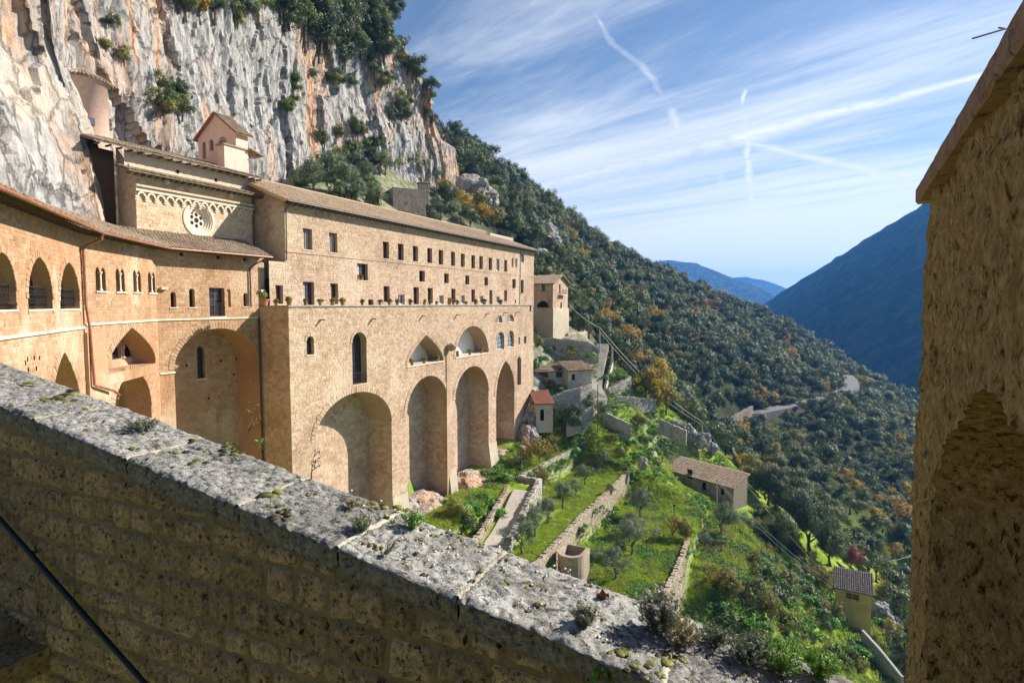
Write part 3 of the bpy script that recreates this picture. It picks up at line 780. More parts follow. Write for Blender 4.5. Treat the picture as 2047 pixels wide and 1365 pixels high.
# keep clear of the eye and of the stairs beside it
GZ = np.minimum(GZ, np.where((np.abs(GX.ravel()) < 14) & (GY.ravel() < 40), -12, 1e9))
def grid_mesh(name, X, Y, Z, smooth=True):
    r, c = X.shape; v = np.stack([X.ravel(), Y.ravel(), np.asarray(Z).ravel()], 1)
    i = (np.arange(r - 1)[:, None] * c + np.arange(c - 1)[None, :]).ravel()
    f = np.stack([i, i + 1, i + c + 1, i + c], 1)
    me = bpy.data.meshes.new(name)
    me.vertices.add(len(v)); me.vertices.foreach_set('co', v.astype(np.float32).ravel())
    n = len(f); me.loops.add(n * 4); me.loops.foreach_set('vertex_index', f.astype(np.int32).ravel())
    me.polygons.add(n); me.polygons.foreach_set('loop_start', np.arange(0, n * 4, 4, dtype=np.int32)); me.polygons.foreach_set('loop_total', np.full(n, 4, dtype=np.int32))
    me.polygons.foreach_set('use_smooth', np.full(n, smooth)); me.update(calc_edges=True)
    return me
gm = grid_mesh('ground', GX, GY, GZ)
ground_o = link('ground', gm, M['ground']); tag(ground_o, 'steep grassy hillside with terraces below the monastery', None, None, 'structure')
from mathutils.bvhtree import BVHTree
def bvh_of(me): return BVHTree.FromPolygons([tuple(v.co) for v in me.vertices], [tuple(p.vertices) for p in me.polygons])
BV_G = bvh_of(gm)
def hit(u, v, bv, default=None):
    d = ray(u, v).normalized(); p = bv.ray_cast(Vector((0, 0, 0)), d, 3000)
    return p[0] if p[0] is not None else default
def g_at(x, y):
    p = BV_G.ray_cast(Vector((x, y, 300)), Vector((0, 0, -1)))[0]
    return p.z if p is not None else gz(x, y)

# ------------------------------------------------------------------ far mountains
def ridge(name, sil, depth_front, drop, label, seed, step=26.0, tree=3.0, rows=70):
    """a mountain whose crest follows sil (u, v, Y) and whose flank comes down toward the valley"""
    P = [at(*q) for q in sil]; L = [0]
    for i in range(1, len(P)): L.append(L[-1] + (P[i] - P[i - 1]).length)
    n = int(L[-1] / step); rows_v = []
    for i in range(n + 1):
        l = L[-1] * i / n
        k = max(j for j in range(len(L)) if L[j] <= l + 1e-6); k = min(k, len(P) - 2)
        f = (l - L[k]) / (L[k + 1] - L[k]); rows_v.append(P[k].lerp(P[k + 1], f))
    X = np.zeros((n + 1, rows + 14)); Y = X.copy(); Z = X.copy()
    for i, p in enumerate(rows_v):
        h = Vector((-p.x, -p.y, 0)).normalized()
        hdir = (h + Vector(depth_front[1])).normalized()
        for j in range(rows + 14):
            t = (j - 14) / rows
            q = p + hdir * (depth_front[0] * t)
            sl = (-drop * t if t > 0 else drop * .8 * t)
            g = mn.fractal((q.x * .004 + seed, q.y * .004, p.z * .001), 1.0, 2.0, 5) * 26 * min(1, abs(t) * 4 + .15)
            g += mn.fractal((q.x * .045 + seed, q.y * .045, 3), .8, 2.0, 3) * tree
            X[i, j], Y[i, j], Z[i, j] = q.x, q.y, p.z + sl + g
    o = link(name, grid_mesh(name, X, Y, Z), M['mountain']); return tag(o, label, None, None, 'structure')
ridge('mountain', [(1380, 705, 1500), (1450, 655, 1420), (1525, 607, 1340), (1600, 562, 1260), (1680, 510, 1180), (1770, 452, 1090), (1850, 408, 1010), (1980, 340, 900), (2200, 280, 760), (2600, 260, 560)],
      (700, (-.75, -.1, 0)), 470, 'steep wooded mountain in shade across the valley', 4.2, 13, 4.5, 90)
ridge('mountain', [(1180, 545, 3300), (1260, 530, 3250), (1340, 521, 3200), (1390, 527, 3150), (1440, 546, 3050), (1500, 567, 2950), (1540, 585, 2850), (1600, 615, 2700)],
      (900, (.1, -.1, 0)), 420, 'distant blue wooded ridge left of the valley gap', 9.1, 30, 5, 60)
ridge('mountain', [(1400, 575, 4300), (1455, 556, 4250), (1490, 552, 4200), (1530, 560, 4150), (1580, 580, 4100), (1700, 600, 4000)],
      (900, (.1, -.1, 0)), 420, 'farther pale blue ridge closing the valley gap', 15.1, 40, 5, 40)
# ------------------------------------------------------------------ cliff
def cliff_sheet(name, plan, z0, z1, dz, ds, top_fn, lean, amp, seed, mat, label, over=None):
    """a rock face standing on a plan line, with real relief; over(l, z) adds its own bulges"""
    P = [Vector((x, y, 0)) for x, y in plan]
    # Catmull-Rom along the plan
    fine = []
    for i in range(len(P) - 1):
        a, b, c, d = P[max(i - 1, 0)], P[i], P[i + 1], P[min(i + 2, len(P) - 1)]
        for k in range(12):
            t = k / 12
            fine.append(.5 * ((2 * b) + (c - a) * t + (2 * a - 5 * b + 4 * c - d) * t * t + (3 * b - a - 3 * c + d) * t ** 3))
    fine.append(P[-1]); L = [0]
    for i in range(1, len(fine)): L.append(L[-1] + (fine[i] - fine[i - 1]).length)
    nl = int(L[-1] / ds); nz = int((z1 - z0) / dz); X = np.zeros((nz + 1, nl + 1)); Y = X.copy(); Z = X.copy(); k = 0
    for i in range(nl + 1):
        l = L[-1] * i / nl
        while k < len(fine) - 2 and L[k + 1] < l: k += 1
        f = (l - L[k]) / max(L[k + 1] - L[k], 1e-6); p = fine[k].lerp(fine[k + 1], f)
        t = (fine[min(k + 4, len(fine) - 1)] - fine[max(k - 3, 0)]).normalized(); nrm = Vector((t.y, -t.x, 0))
        zt = top_fn(p, l)
        for j in range(nz + 1):
            z = z0 + (z1 - z0) * j / nz
            q = p * .11
            a = mn.ridged_multi_fractal((l * .075 + seed, z * .022, seed), .9, 2.1, 5, 1.0, 2.0) - 1.1
            b = mn.fractal((l * .30 + seed, z * .085, 7.7), .75, 2.1, 6)
            c = mn.fractal((l * 1.1, z * .5, seed), .8, 2.0, 4)
            e = mn.noise((l * .03, z * .09, seed + 3))
            wv = Vector((l * .20 + b * .25, z * .062 + c * .05, seed)); cellp = mn.voronoi(wv)[1][0]; g = mn.noise(cellp * 5.7)
            wv2 = Vector((l * .62 + b * .2, z * .20, seed + 9)); g2 = mn.noise(mn.voronoi(wv2)[1][0] * 4.3)
            off = amp * (.55 * a + .55 * b + .16 * c + 2.2 * e + 1.5 * g + .45 * g2)
            off -= lean * max(0, z - z0)
            if over: off += over(l, z, p)
            if z > zt: off -= (z - zt) * 1.35 * (1 + .3 * b)
            v = p + nrm * off
            X[j, i], Y[j, i], Z[j, i] = v.x, v.y, z + (b * .5 * amp)
    me = grid_mesh(name, X, Y, Z, False); o = link(name, me, M[mat]); tag(o, label, None, None, 'structure')
    return o, bvh_of(me)
def uY(u, Y): p = at(u, 600, Y); return (p.x, p.y)
PLAN = [uY(-420, 40), uY(-200, 45), uY(-60, 52), uY(100, 60), uY(250, 71), uY(400, 81), uY(520, 90), uY(600, 99), uY(705, 114), uY(815, 127), uY(893, 138), uY(928, 150), uY(934, 168), uY(905, 196), uY(840, 225)]
def cliff_top(p, l):
    u = CU + FPX * p.x / p.y
    zt = float(np.interp(u, [500, 600, 740, 800, 860, 905, 920], [86, 78, 68, 64, 57, 47, 40]))
    return zt if p.y < 160 else max(34, zt - (p.y - 160) * .1)
cliff_o, BV_C = cliff_sheet('cliff', PLAN, 2, 88, .36, .36, cliff_top, .10, 1.0, 3.3, 'cliff', 'grey limestone cliff streaked with orange above the roofs',
    over=lambda l, z, p: -.18 * max(0, 26 - z) * (1 if p.y > 95 else 0) * min(1, (p.y - 95) / 15 if p.y > 95 else 0))
OPLAN = [uY(-700, 28), uY(-400, 29), uY(-150, 31.5), uY(0, 36), uY(90, 40.5), uY(175, 44), uY(226, 46.2), uY(240, 50), uY(215, 58), uY(150, 74)]
over_o, BV_O = cliff_sheet('rock_overhang', OPLAN, -1, 60, .30, .30, lambda p, l: 80, .14, .55, 8.1, 'overhang', 'pale rock overhang hanging over the cloister roof', over=lambda l, z, p: .9 * math.sin(min(max(z - 3, 0), 16) / 16 * math.pi) )

# ------------------------------------------------------------------ masonry helpers that share one bank of stone shapes
UNIT = {}
def unit_stones(mat):
    if mat not in UNIT:
        rng = random.Random(len(mat)); L = []
        fu = Frame((0, 0), (1, 0))
        for i in range(10):
            mb = MB(); e = .05
            j = lambda: rng.uniform(-.03, .03)
            vs = [(-.5, 0, -.5), (.5, 0, -.5), (.5, 0, .5), (-.5, 0, .5), (-.5 + e + j(), -1 + j(), -.5 + e * 1.6 + j()), (.5 - e + j(), -1 + 4 * j(), -.5 + e * 1.6 + j()), (.5 - e + j(), -1 + 4 * j(), .5 - e * 1.6 + j()), (-.5 + e + j(), -1 + 4 * j(), .5 - e * 1.6 + j())]
            mb.add(vs, [(4, 5, 6, 7), (0, 1, 5, 4), (1, 2, 6, 5), (2, 3, 7, 6), (3, 0, 4, 7)], (i + .5) / 10)
            me = mb.mesh('stone'); me.materials.append(M[mat]); L.append(me)
        UNIT[mat] = L
    return UNIT[mat]
class Masonry:
    """gathers the stones of one building; the largest in the picture become parts of their own, the rest one mass"""
    def __init__(s, root, mat, seed): s.root = root; s.mat = mat; s.rng = random.Random(seed); s.L = []; s.mb = MB()
    def lay(s, F, outline, holes, out, **kw):
        for st in stone_boxes(F, outline, holes, out, s.rng, **kw): s.L.append((F, st, out))
    def done(s, most=300, name='stonework'):
        sc = []
        for k, (F, st, out) in enumerate(s.L):
            p = F.pt((st[0] + st[1]) / 2, (st[2] + st[3]) / 2, out); u = CU + FPX * p.x / max(p.y, 1)
            ok = p.y > 1 and -20 < u < 2060
            sc.append(((st[1] - st[0]) * (st[3] - st[2]) * abs(F.n.dot(p.normalized())) / p.length_squared if ok else 0, k))
        big = {k for _, k in sorted(sc, reverse=True)[:most]}
        um = unit_stones(s.mat)
        for k, (F, st, out) in enumerate(s.L):
            if k in big:
                o = bpy.data.objects.new('stone', s.rng.choice(um)); COL.objects.link(o); o.parent = s.root
                o.location = F.pt((st[0] + st[1]) / 2, (st[2] + st[3]) / 2, out) - worg(s.root)
                o.rotation_euler = (0, 0, math.atan2(F.d.y, F.d.x)); o.scale = (st[1] - st[0], st[4] if F.d.cross(Vector((0, 0, 1))).dot(F.n) > 0 else -st[4], st[3] - st[2])
            else: stone_geo(s.mb, F, st, out, s.rng)
        if s.mb.f: tag(s.mb.build(name, M[s.mat], s.root), None, None, None, 'stuff')

def roof_quad(mb, p0, p1, q1, q0, rng, pitch=.26, row=.42):
    p0, p1, q0, q1 = map(Vector, (p0, p1, q0, q1)); W = (p1 - p0).length; nc = max(1, int(W / pitch))
    ang = [math.pi * k / 4 for k in range(5)]; al = (p1 - p0).normalized()
    for i in range(nc):
        t = (i + .5) / nc; a, b = p0.lerp(p1, t), q0.lerp(q1, t); up = b - a; H = up.length; up.normalize(); nrm = al.cross(up).normalized()
        if nrm.z < 0: nrm = -nrm
        sd = up.cross(nrm).normalized(); pw = W / nc; nr_ = max(1, int(H / row)); rh = H / nr_
        for j in range(nr_):
            c = a + up * (j * rh - .04 + rng.uniform(-.03, .03)) + sd * rng.uniform(-.02, .02); lift = rng.uniform(.01, .035)
            vs = []
            for rr, off, ln in ((pw * .42, .035 + lift, 0), (pw * .34, lift * .4, rh * 1.12)):
                for g in ang: vs.append(c + up * ln + sd * (math.cos(g) * rr) + nrm * (math.sin(g) * rr * .8 + off))
            mb.add(vs, [(k, k + 1, k + 6, k + 5) for k in range(4)] + [(0, 1, 2, 3, 4)], rng.random())
def slab_quad(mb, p0, p1, q1, q0, th, tone=.5):
    up = Vector((0, 0, th)); V = [Vector(x) for x in (p0, p1, q1, q0)]
    vs = [x - up for x in V] + V
    mb.add(vs, [(3, 2, 1, 0), (4, 5, 6, 7), (0, 1, 5, 4), (1, 2, 6, 5), (2, 3, 7, 6), (3, 0, 4, 7)], tone)

def window(root, F, poly, out, depth, pane='glass', frame='brown_frame', bars=(1, 0), name='window', fw=.06, label=None, back=True):
    """pane at the back of a reveal with its own frame and glazing bars"""
    mb = MB(); panel(mb, F, poly, out - depth, .5); o = mb.build(name, M[pane], root)
    if label: o['label'] = label
    if frame:
        xs = [p[0] for p in poly]; zs = [p[1] for p in poly]; a, b, c, d = min(xs), max(xs), min(zs), max(zs)
        fb = MB(); q = ccw(poly); n = len(q); m = Vector(((a + b) / 2, (c + d) / 2)); k = max(.02, min(fw, (b - a) * .2))
        ins = [m + (Vector(x) - m) * (1 - 2 * k / max(.2, min(b - a, d - c))) for x in q]
        vs = [F.pt(*x, out - depth + .05) for x in q] + [F.pt(*x, out - depth + .05) for x in ins] + [F.pt(*x, out - depth + .005) for x in ins]
        fb.add(vs, [(i, (i + 1) % n, n + (i + 1) % n, n + i) for i in range(n)] + [(n + i, n + (i + 1) % n, 2 * n + (i + 1) % n, 2 * n + i) for i in range(n)])
        nx, nz = bars
        for i in range(nx):
            x = a + (b - a) * (i + 1) / (nx + 1); fb.box(F.pt(x, (c + d) / 2, out - depth + .03), F.d * .03, F.n * .03, (0, 0, (d - c) / 2 - .02))
        for i in range(nz):
            z = c + (d - c) * (i + 1) / (nz + 1); fb.box(F.pt((a + b) / 2, z, out - depth + .027), F.d * ((b - a) / 2 - .02), F.n * .022, (0, 0, .02))
        fo = fb.build('frame', M[frame], o)
    return o
def box_part(name, F, a0, a1, z0, z1, o0, o1, mat, root, tone=.5):
    mb = MB(); mb.box(F.pt((a0 + a1) / 2, (z0 + z1) / 2, (o0 + o1) / 2), F.d * (a1 - a0) / 2, F.n * (o1 - o0) / 2, (0, 0, (z1 - z0) / 2), tone)
    return mb.build(name, M[mat], root)
def railing(root, F, a0, a1, z0, z1, out, name='railing', step=.11, scroll=True):
    mb = MB()
    for z in (z0, z1): mb.box(F.pt((a0 + a1) / 2, z, out), F.d * (a1 - a0) / 2, F.n * .015, (0, 0, .018))
    n = max(2, int((a1 - a0) / step))
    for i in range(n + 1):
        x = a0 + (a1 - a0) * i / n; mb.box(F.pt(x, (z0 + z1) / 2, out), F.d * .011, F.n * .011, (0, 0, (z1 - z0) / 2 - .02))
        if scroll and i < n:
            xc = x + (a1 - a0) / n / 2; r = (a1 - a0) / n * .42
            for zc in (z0 + (z1 - z0) * .3, z0 + (z1 - z0) * .7):
                mb.tube([F.pt(xc + r * math.cos(t), zc + r * 1.6 * math.sin(t), out) for t in [k * .785 for k in range(9)]], .010, 4, cap=False)
    return mb.build(name, M['iron'], root)
def pipe(root, pts, r, mat, name='downpipe'):
    mb = MB(); mb.tube(pts, r, 7); mb.smooth = False; return mb.build(name, M[mat], root)

# ================================================================== the long monastery building
FU = Frame(FL.pt(0, 0, -3.0).to_2d(), BD)
main = thing('monastery_building', FL.pt(28, -22, -6), 'long ochre stone monastery block with rows of windows and tall blind arches', 'monastery')
def C3(x, y): return 500 + x * .31753, 350 + y * .31753
def C4(x, y): return 500 + x * .32242, 580 + y * .32242
def r3(F, a, b, c, d, out=0): return F.rect(*C3(a, b), *C3(c, d), out)
def r4(F, a, b, c, d, out=0): return F.rect(*C4(a, b), *C4(c, d), out)
s538, s568, s1068 = FU.px(538, 560)[0], FU.px(568, 460)[0], FU.px(1067, 560)[0]
ZE = FU.px(620, 410, .8)[1]                       # eave height
print('eave', ZE, 'len', s1068, 'terr', TERR_Z)
ZR = ZE + 3.3
upper_rows = [(333, 338, 390, 470), (497, 365, 548, 488), (836, 420, 874, 527), (930, 433, 966, 538), (1024, 447, 1057, 545), (1115, 460, 1146, 555), (1187, 472, 1215, 565), (1265, 484, 1290, 573), (1327, 495, 1351, 580), (1393, 505, 1416, 589), (1443, 511, 1465, 594), (1502, 521, 1523, 600), (1549, 529, 1569, 605), (1600, 535, 1618, 610), (1646, 523, 1658, 580), (1669, 527, 1682, 583), (1703, 493, 1724, 553)]
mid_rows = [(674, 558, 740, 663), (1065, 602, 1099, 672), (1222, 620, 1250, 682), (1355, 633, 1380, 690), (1475, 643, 1497, 697), (1651, 655, 1672, 714), (1704, 660, 1722, 745)]
low_rows = [(160, 693, 207, 812), (333, 672, 403, 818), (505, 682, 554, 813), (744, 783, 776, 818), (840, 699, 878, 800), (932, 751, 972, 815), (1028, 706, 1062, 814), (1118, 711, 1150, 808), (1188, 757, 1218, 812), (1267, 716, 1293, 803), (1326, 757, 1351, 811), (1393, 720, 1416, 800), (1445, 760, 1467, 809), (1506, 724, 1525, 803), (1549, 765, 1569, 806), (1600, 725, 1618, 795), (1666, 786, 1675, 806)]
white_win = {932, 1188, 1326, 1445, 1549, 1646, 1669, 1703}
wins = [(q, r3(FU, *q)) for q in upper_rows + mid_rows + low_rows]
zt = TERR_Z
wins = [(q, (r[0], r[1], max(r[2], zt + .06), r[3])) for q, r in wins]
holes = [p_rect(r) for _, r in wins]
Zst = FU.px(545, 522)[1]
out_u = [(s538, zt - .3), (s1068, zt - .3), (s1068, ZE), (s568, ZE), (s568, Zst), (s538, Zst)]
mm = Masonry(main, 'main_stone', 5)
mb = MB(); wall_face(mb, FU, out_u, holes, 0, .5, [.5] * len(holes))
# left gable end, right end, back
FE = Frame(FU.pt(s568, 0, 0).to_2d(), -FU.n, flip=False)
if FE.n.dot(FU.d) > 0: FE = Frame(FU.pt(s568, 0, 0).to_2d(), -FU.n, flip=True)
RW = 7.2                                          # eave wall to ridge
gable = [(0, 2.5), (2 * RW, 2.5), (2 * RW, ZE), (RW, ZR - .25), (0, ZE)]
wall_face(mb, FE, gable, [], 0)
fr = Frame(FU.pt(s1068, 0, 0).to_2d(), -FU.n, flip=(Frame((0, 0), -FU.n).n.dot(FU.d) < 0))
wall_face(mb, fr, [(0, zt - .3), (2 * RW, zt - .3), (2 * RW, ZE), (0, ZE)], [], 0)
mb.build('wall', M['main_mortar'], main)
mm.lay(FU, out_u, holes, 0, course=(.19, .29), length=(.24, .56))
mm.lay(FE, [(0, 4), (4.6, 4), (4.6, ZE + 1.2), (0, ZE)], [], 0, course=(.26, .36), length=(.34, .7))
for q, r in wins:
    up_ = q in upper_rows
    if q[0] in white_win: window(main, FU, p_rect(r), 0, .30, 'glass', 'white_frame', (1, 0), fw=.14)
    elif q in mid_rows[1:5]: window(main, FU, p_rect(r), 0, .46, 'dark_room', None)
    elif q[0] in (333, 497) and up_: window(main, FU, p_rect(r), 0, .42, 'grey_shutter', 'brown_frame', (1, 0))
    else: window(main, FU, p_rect(r), 0, .44, 'glass', 'brown_frame', (1, 1), fw=.07)
    if q[0] not in white_win and q not in mid_rows[1:5] and r[1] - r[0] > .5 and r[3] - r[2] > 1.0:
        box_part('shutter', FU, r[0] + .06, r[0] + (r[1] - r[0]) * .40, r[2] + .05, r[3] - .05, -.41, -.37, 'grey_shutter' if q[0] % 3 else 'slate', main)
    box_part('sill', FU, r[0] - .08, r[1] + .08, r[2] - .09, r[2], -.1, .07, 'pale_stone', main)
# string course between the storeys
mb = MB(); zs1 = FU.px(700, C3(630, 523)[1])[1]
mb.box(FU.pt((s568 + s1068) / 2, FU.px(*C3(1000, 560))[1], .02), FU.d * (s1068 - s568) / 2, FU.n * .06, (0, 0, .05)); mb.build('string_course', M['main_stone'], main)
# roof
rng = random.Random(8); OH = .85
e0, e1 = FU.pt(s568 - .5, ZE + .05, OH), FU.pt(s1068 + .7, ZE + .05, OH); k0, k1 = FU.pt(s568 - .5, ZR, -RW), FU.pt(s1068 - RW * .8, ZR, -RW)
b0, b1 = FU.pt(s568 - .5, ZE + .05, -2 * RW - OH), FU.pt(s1068 + .7, ZE + .05, -2 * RW - OH)
mb = MB(); slab_quad(mb, e0, e1, k1, k0, .16); slab_quad(mb, k0, k1, b1, b0, .16)
up = Vector((0, 0, .16)); mb.add([e1, b1, k1, e1 - up, b1 - up, k1 - up], [(0, 1, 2), (5, 4, 3), (0, 3, 4, 1)])
roof = mb.build('roof', M['roof_bed'], main)
mb = MB(); roof_quad(mb, e0, e1, k1, k0, rng, .27, .44)
mb.tube([k0 + Vector((0, 0, .06)), k1 + Vector((0, 0, .06))], .14, 8, .6)
tag(mb.build('roof_tiles', M['main_tile'], roof), kind='stuff')
mb = MB(); d_ = (k0 - e0); L_ = d_.length; ax = d_.normalized(); sd = FU.d
mb.box(e0.lerp(k0, .5) - sd * .03 + Vector((0, 0, -.1)), ax * L_ / 2, sd * .03, ax.cross(sd) * .14); mb.build('verge_board', M['verge_board'], roof)
mb = MB(); mb.tube([FU.pt(s568 - .4, ZE - .02, OH + .06), FU.pt(s1068 + .7, ZE - .02, OH + .06)], .075, 7); mb.build('gutter', M['dark_pipe'], roof)
n_r = int((s1068 - s568) / .75)
for i in range(n_r):
    a = s568 + (s1068 - s568) * (i + .5) / n_r
    if i == 0:
        mb = MB(); mb.box((0, 0, 0), FU.d * .05, FU.n * .45, (0, 0, .07)); raf = mb.mesh('rafter'); raf.materials.append(M['wood'])
    o = bpy.data.objects.new('rafter', raf); COL.objects.link(o); o.parent = roof; o.location = FU.pt(a, ZE - .16, .42)
# roof terrace railing at the far end
mb = MB(); a0 = FU.px(1003, 490)[0]; a0 = s1068 - 9.5
for i in range(15): mb.box(FU.pt(a0 + i * .62, ZR - .2, -4.2), FU.d * .02, FU.n * .02, (0, 0, .6))
for z in (.0, .38): mb.box(FU.pt(a0 + 4.3, ZR + z, -4.2), FU.d * 4.4, FU.n * .02, (0, 0, .02))
mb.build('roof_railing', M['iron'], main)
box_part('roof_terrace', FU, s1068 - 9.8, s1068 - .6, ZE, ZR - .75, -9, -4.0, 'rubble_plaster', main)
# downpipes
pipe(main, [FU.pt(s568 + .25, ZE - .1, OH), FU.pt(s568 + .15, ZE - .7, .15), FU.pt(s568 + .12, Zst + .2, .12)], .06, 'dark_pipe')
pipe(main, [FU.pt(FU.px(1040, 550)[0], ZE - .3, .1), FU.pt(FU.px(1038, 600)[0], zt, .1)], .05, 'dark_pipe')

# ---- lower wall with the tall arches
sR = FL.px(1066, 640)[0]
ZB = -31.0
arch_spec = [('round', r4(FL, 402, 637, 877, 1150), C4(700, 880)[1]), ('round', r4(FL, 970, 532, 1229, 1100), C4(1100, 745)[1]), ('round', r4(FL, 1271, 472, 1478, 1000), C4(1370, 650)[1]), ('point', r4(FL, 1525, 438, 1638, 860), C4(1580, 640)[1])]
arches = []
for kind, r, vs in arch_spec:
    zsp = FL.px(C4(0, 0)[0] + 0, 0)[1] if False else None
    um = CU
    mid_u = {0: 706, 1: 855, 2: 943, 3: 1010}[len(arches)]
    zsp = FL.px(mid_u, vs)[1]
    rr = (r[0], r[1], ZB + .4, r[3])
    arches.append((p_arch(rr, zsp, 18) if kind == 'round' else p_point(rr, zsp, 8), rr, zsp))
log1 = p_point(r4(FL, 972, 278, 1199, 455), None, 8); log2 = p_round(r4(FL, 1272, 222, 1477, 402), 12)
l1, l2 = r4(FL, 972, 278, 1199, 455), r4(FL, 1272, 222, 1477, 402)
_h, _m, _H = (l1[1] - l1[0]) / 2, (l1[0] + l1[1]) / 2, l1[3] - l1[2] - .15
log1 = [(l1[0], l1[2]), (l1[1], l1[2])] + [(_m + _h * (1 - t / 9), l1[2] + .15 + _H * (t / 9) ** .66) for t in range(10)] + [(_m - _h * (1 - t / 9), l1[2] + .15 + _H * (t / 9) ** .66) for t in range(8, -1, -1)]
ow = [('arch', r4(FL, 350, 283, 395, 400)), ('tall', r4(FL, 633, 260, 722, 582)), ('half', r4(FL, 1530, 157, 1563, 203)), ('half', r4(FL, 1597, 150, 1635, 195)), ('blue', r4(FL, 1531, 258, 1575, 367)), ('blue', r4(FL, 1597, 250, 1635, 352)),
      ('slit', r4(FL, 1664, 290, 1673, 335)), ('slit', r4(FL, 1698, 286, 1712, 330)), ('door', r4(FL, 1657, 412, 1680, 588)), ('slit', r4(FL, 1732, 97, 1743, 132))]
ow_p = [p_rect(r) if k == 'slit' else p_round(r, 10) for k, r in ow]
holes = [a[0] for a in arches] + [log1, log2] + ow_p
deps = [3.3] * 4 + [2.4, 2.4] + [{'arch': .45, 'tall': .9, 'half': .3, 'blue': .4, 'slit': .4, 'door': .5}[k] for k, _ in ow]
out_l = [(0, ZB), (sR, ZB), (sR, zt), (0, zt)]
mb = MB(); wall_face(mb, FL, out_l, holes, 0, .5, deps)
FLE = Frame(FL.o.to_2d(), -FL.n, flip=(Frame((0, 0), -FL.n).n.dot(FL.d) > 0))
wall_face(mb, FLE, [(0, ZB), (3.9, ZB), (3.9, zt), (0, zt)], [], 0)
mb.build('wall', M['main_mortar'], main)
ring_holes = holes
mm.lay(FL, out_l, holes, 0, course=(.20, .31), length=(.26, .6))
mm.lay(FLE, [(0, ZB + 6), (3.75, ZB + 6), (3.75, zt - .1), (0, zt - .1)], [], 0, course=(.20, .31), length=(.26, .6))
mb = MB()
for i, (poly, rr, zsp) in enumerate(arches): arch_ring(mb, FL, poly, .022, rng, .62, .05, .36)
arch_ring(mb, FL, log2, .022, rng, .5, .05, .34); arch_ring(mb, FL, log1, .022, rng, .45, .05, .34)
for p_, (k, r) in zip(ow_p, ow):
    if k in ('tall', 'blue', 'half', 'arch'): arch_ring(mb, FL, p_, .022, rng, .3, .045, .3)
tag(mb.build('voussoirs', M['main_stone'], main), kind='stuff')
for poly, rr, zsp in arches:                       # back wall and far jamb of every blind arch
    mb = MB(); fb_ = Frame(FL.pt(0, 0, -3.3).to_2d(), BD); panel(mb, fb_, poly, 0, .5); mb.build('arch_back', M['main_mortar'], main)
    z0 = max(rr[2], -27)
    mm.lay(fb_, [(x, max(z, z0)) for x, z in poly], [], 0.0, course=(.30, .44), length=(.4, .8))
    fj = Frame(FL.pt(rr[1], 0, 0).to_2d(), -FL.n, flip=(Frame((0, 0), -FL.n).n.dot(FL.d) > 0))
    mm.lay(fj, [(.02, z0), (3.28, z0), (3.28, zsp), (.02, zsp)], [], .0, course=(.30, .42), length=(.4, .8), proud=.02)
mm.done(300)
for r, lab in ((l1, 'small shuttered opening in loggia back wall'), (l2, 'tall grey door in white loggia wall')):
    p_ = log1 if r is l1 else log2
    mb = MB(); panel(mb, Frame(FL.pt(0, 0, -2.4).to_2d(), BD), p_, 0, .5); mb.build('loggia_back', M['white_plaster'], main)
    box_part('loggia_sill', FL, r[0] - .1, r[1] + .1, r[2] - .14, r[2] + .02, -2.3, .12, 'pale_stone', main)
    m_ = (r[0] + r[1]) / 2
    box_part('loggia_door', FL, m_ - 1.5, m_ - .5, r[2] + 2.0, r[2] + 4.2, -2.42, -2.34, 'grey_shutter', main)
    if r is l1: box_part('loggia_wall', FL, r[0] - .5, m_ - .9, r[2] - .02, r[3] - .3, -2.39, -2.0, 'main_stone', main)
for p_, (k, r) in zip(ow_p, ow):
    d_ = {'arch': .42, 'tall': .85, 'half': .28, 'blue': .36, 'slit': .38, 'door': .48}[k]
    window(main, FL, p_, 0, d_, {'blue': 'blue_glass', 'half': 'blue_glass', 'slit': 'dark_room', 'door': 'wood'}.get(k, 'glass'), {'blue': 'white_frame', 'half': 'white_frame', 'slit': None, 'door': None}.get(k, 'iron'), {'tall': (1, 7), 'blue': (1, 3)}.get(k, (1, 2)))
    if k != 'slit' and k != 'door': box_part('sill', FL, r[0] - .1, r[1] + .1, r[2] - .1, r[2], -.1, .08, 'pale_stone', main)
rt = ow[1][1]; railing(main, FL, rt[0] + .05, rt[1] - .05, rt[2] + .1, rt[2] + 1.25, -.1, 'balcony_railing', .13, False)
# terrace ledge, waterspouts, pilaster, plinths
box_part('terrace_ledge', FL, -.1, sR, zt, zt + .13, -3.0, .14, 'slate', main)
for (x, y) in [(437, 183), (757, 178), (1065, 160), (1280, 152), (1465, 145), (1575, 140), (1650, 137)]:
    a, z = FL.px(*C4(x, y)); mb = MB(); mb.box(FL.pt(a, z, .28), FL.d * .09, FL.n * .36, (0, 0, .07)); mb.build('waterspout', M['slate'], main)
a0, z0 = FL.px(*C4(1200, 350)); a1, _ = FL.px(*C4(1238, 350))
box_part('pilaster', FL, a0 + .5, a1 - .15, -27, z0 - .5, .03, .13, 'main_stone', main)
def rock_lump(name, c, r, mat, parent=None, seed=0, sq=(1, 1, 1), sub=3, amp=.35, label=None, category=None, group=None):
    bm = bmesh.new(); bmesh.ops.create_icosphere(bm, subdivisions=sub, radius=1)
    for v in bm.verts:
        w_ = v.co * 1.5 + Vector((seed * 3.1, seed, 1)); n = mn.fractal(w_, 1.0, 2, 5) * amp * .55 + mn.noise(mn.voronoi(w_ * 1.1)[1][0] * 4.1) * amp * .5
        v.co = Vector((v.co.x * sq[0], v.co.y * sq[1], v.co.z * sq[2])) * r * (1 + n)
    me = bpy.data.meshes.new(name); bm.to_mesh(me); bm.free()
    o = link(name, me, M[mat], parent, local=False)
    o.location = Vector(c) - (worg(parent) if parent else Vector((0, 0, 0)))
    if label: tag(o, label, category, group)
    return o
rock_lump('stone_corbel', FL.pt((a0 + a1) / 2 + .3, z0 - .1, .45), .75, 'lower_stone', main, 3, (1, .6, .7))
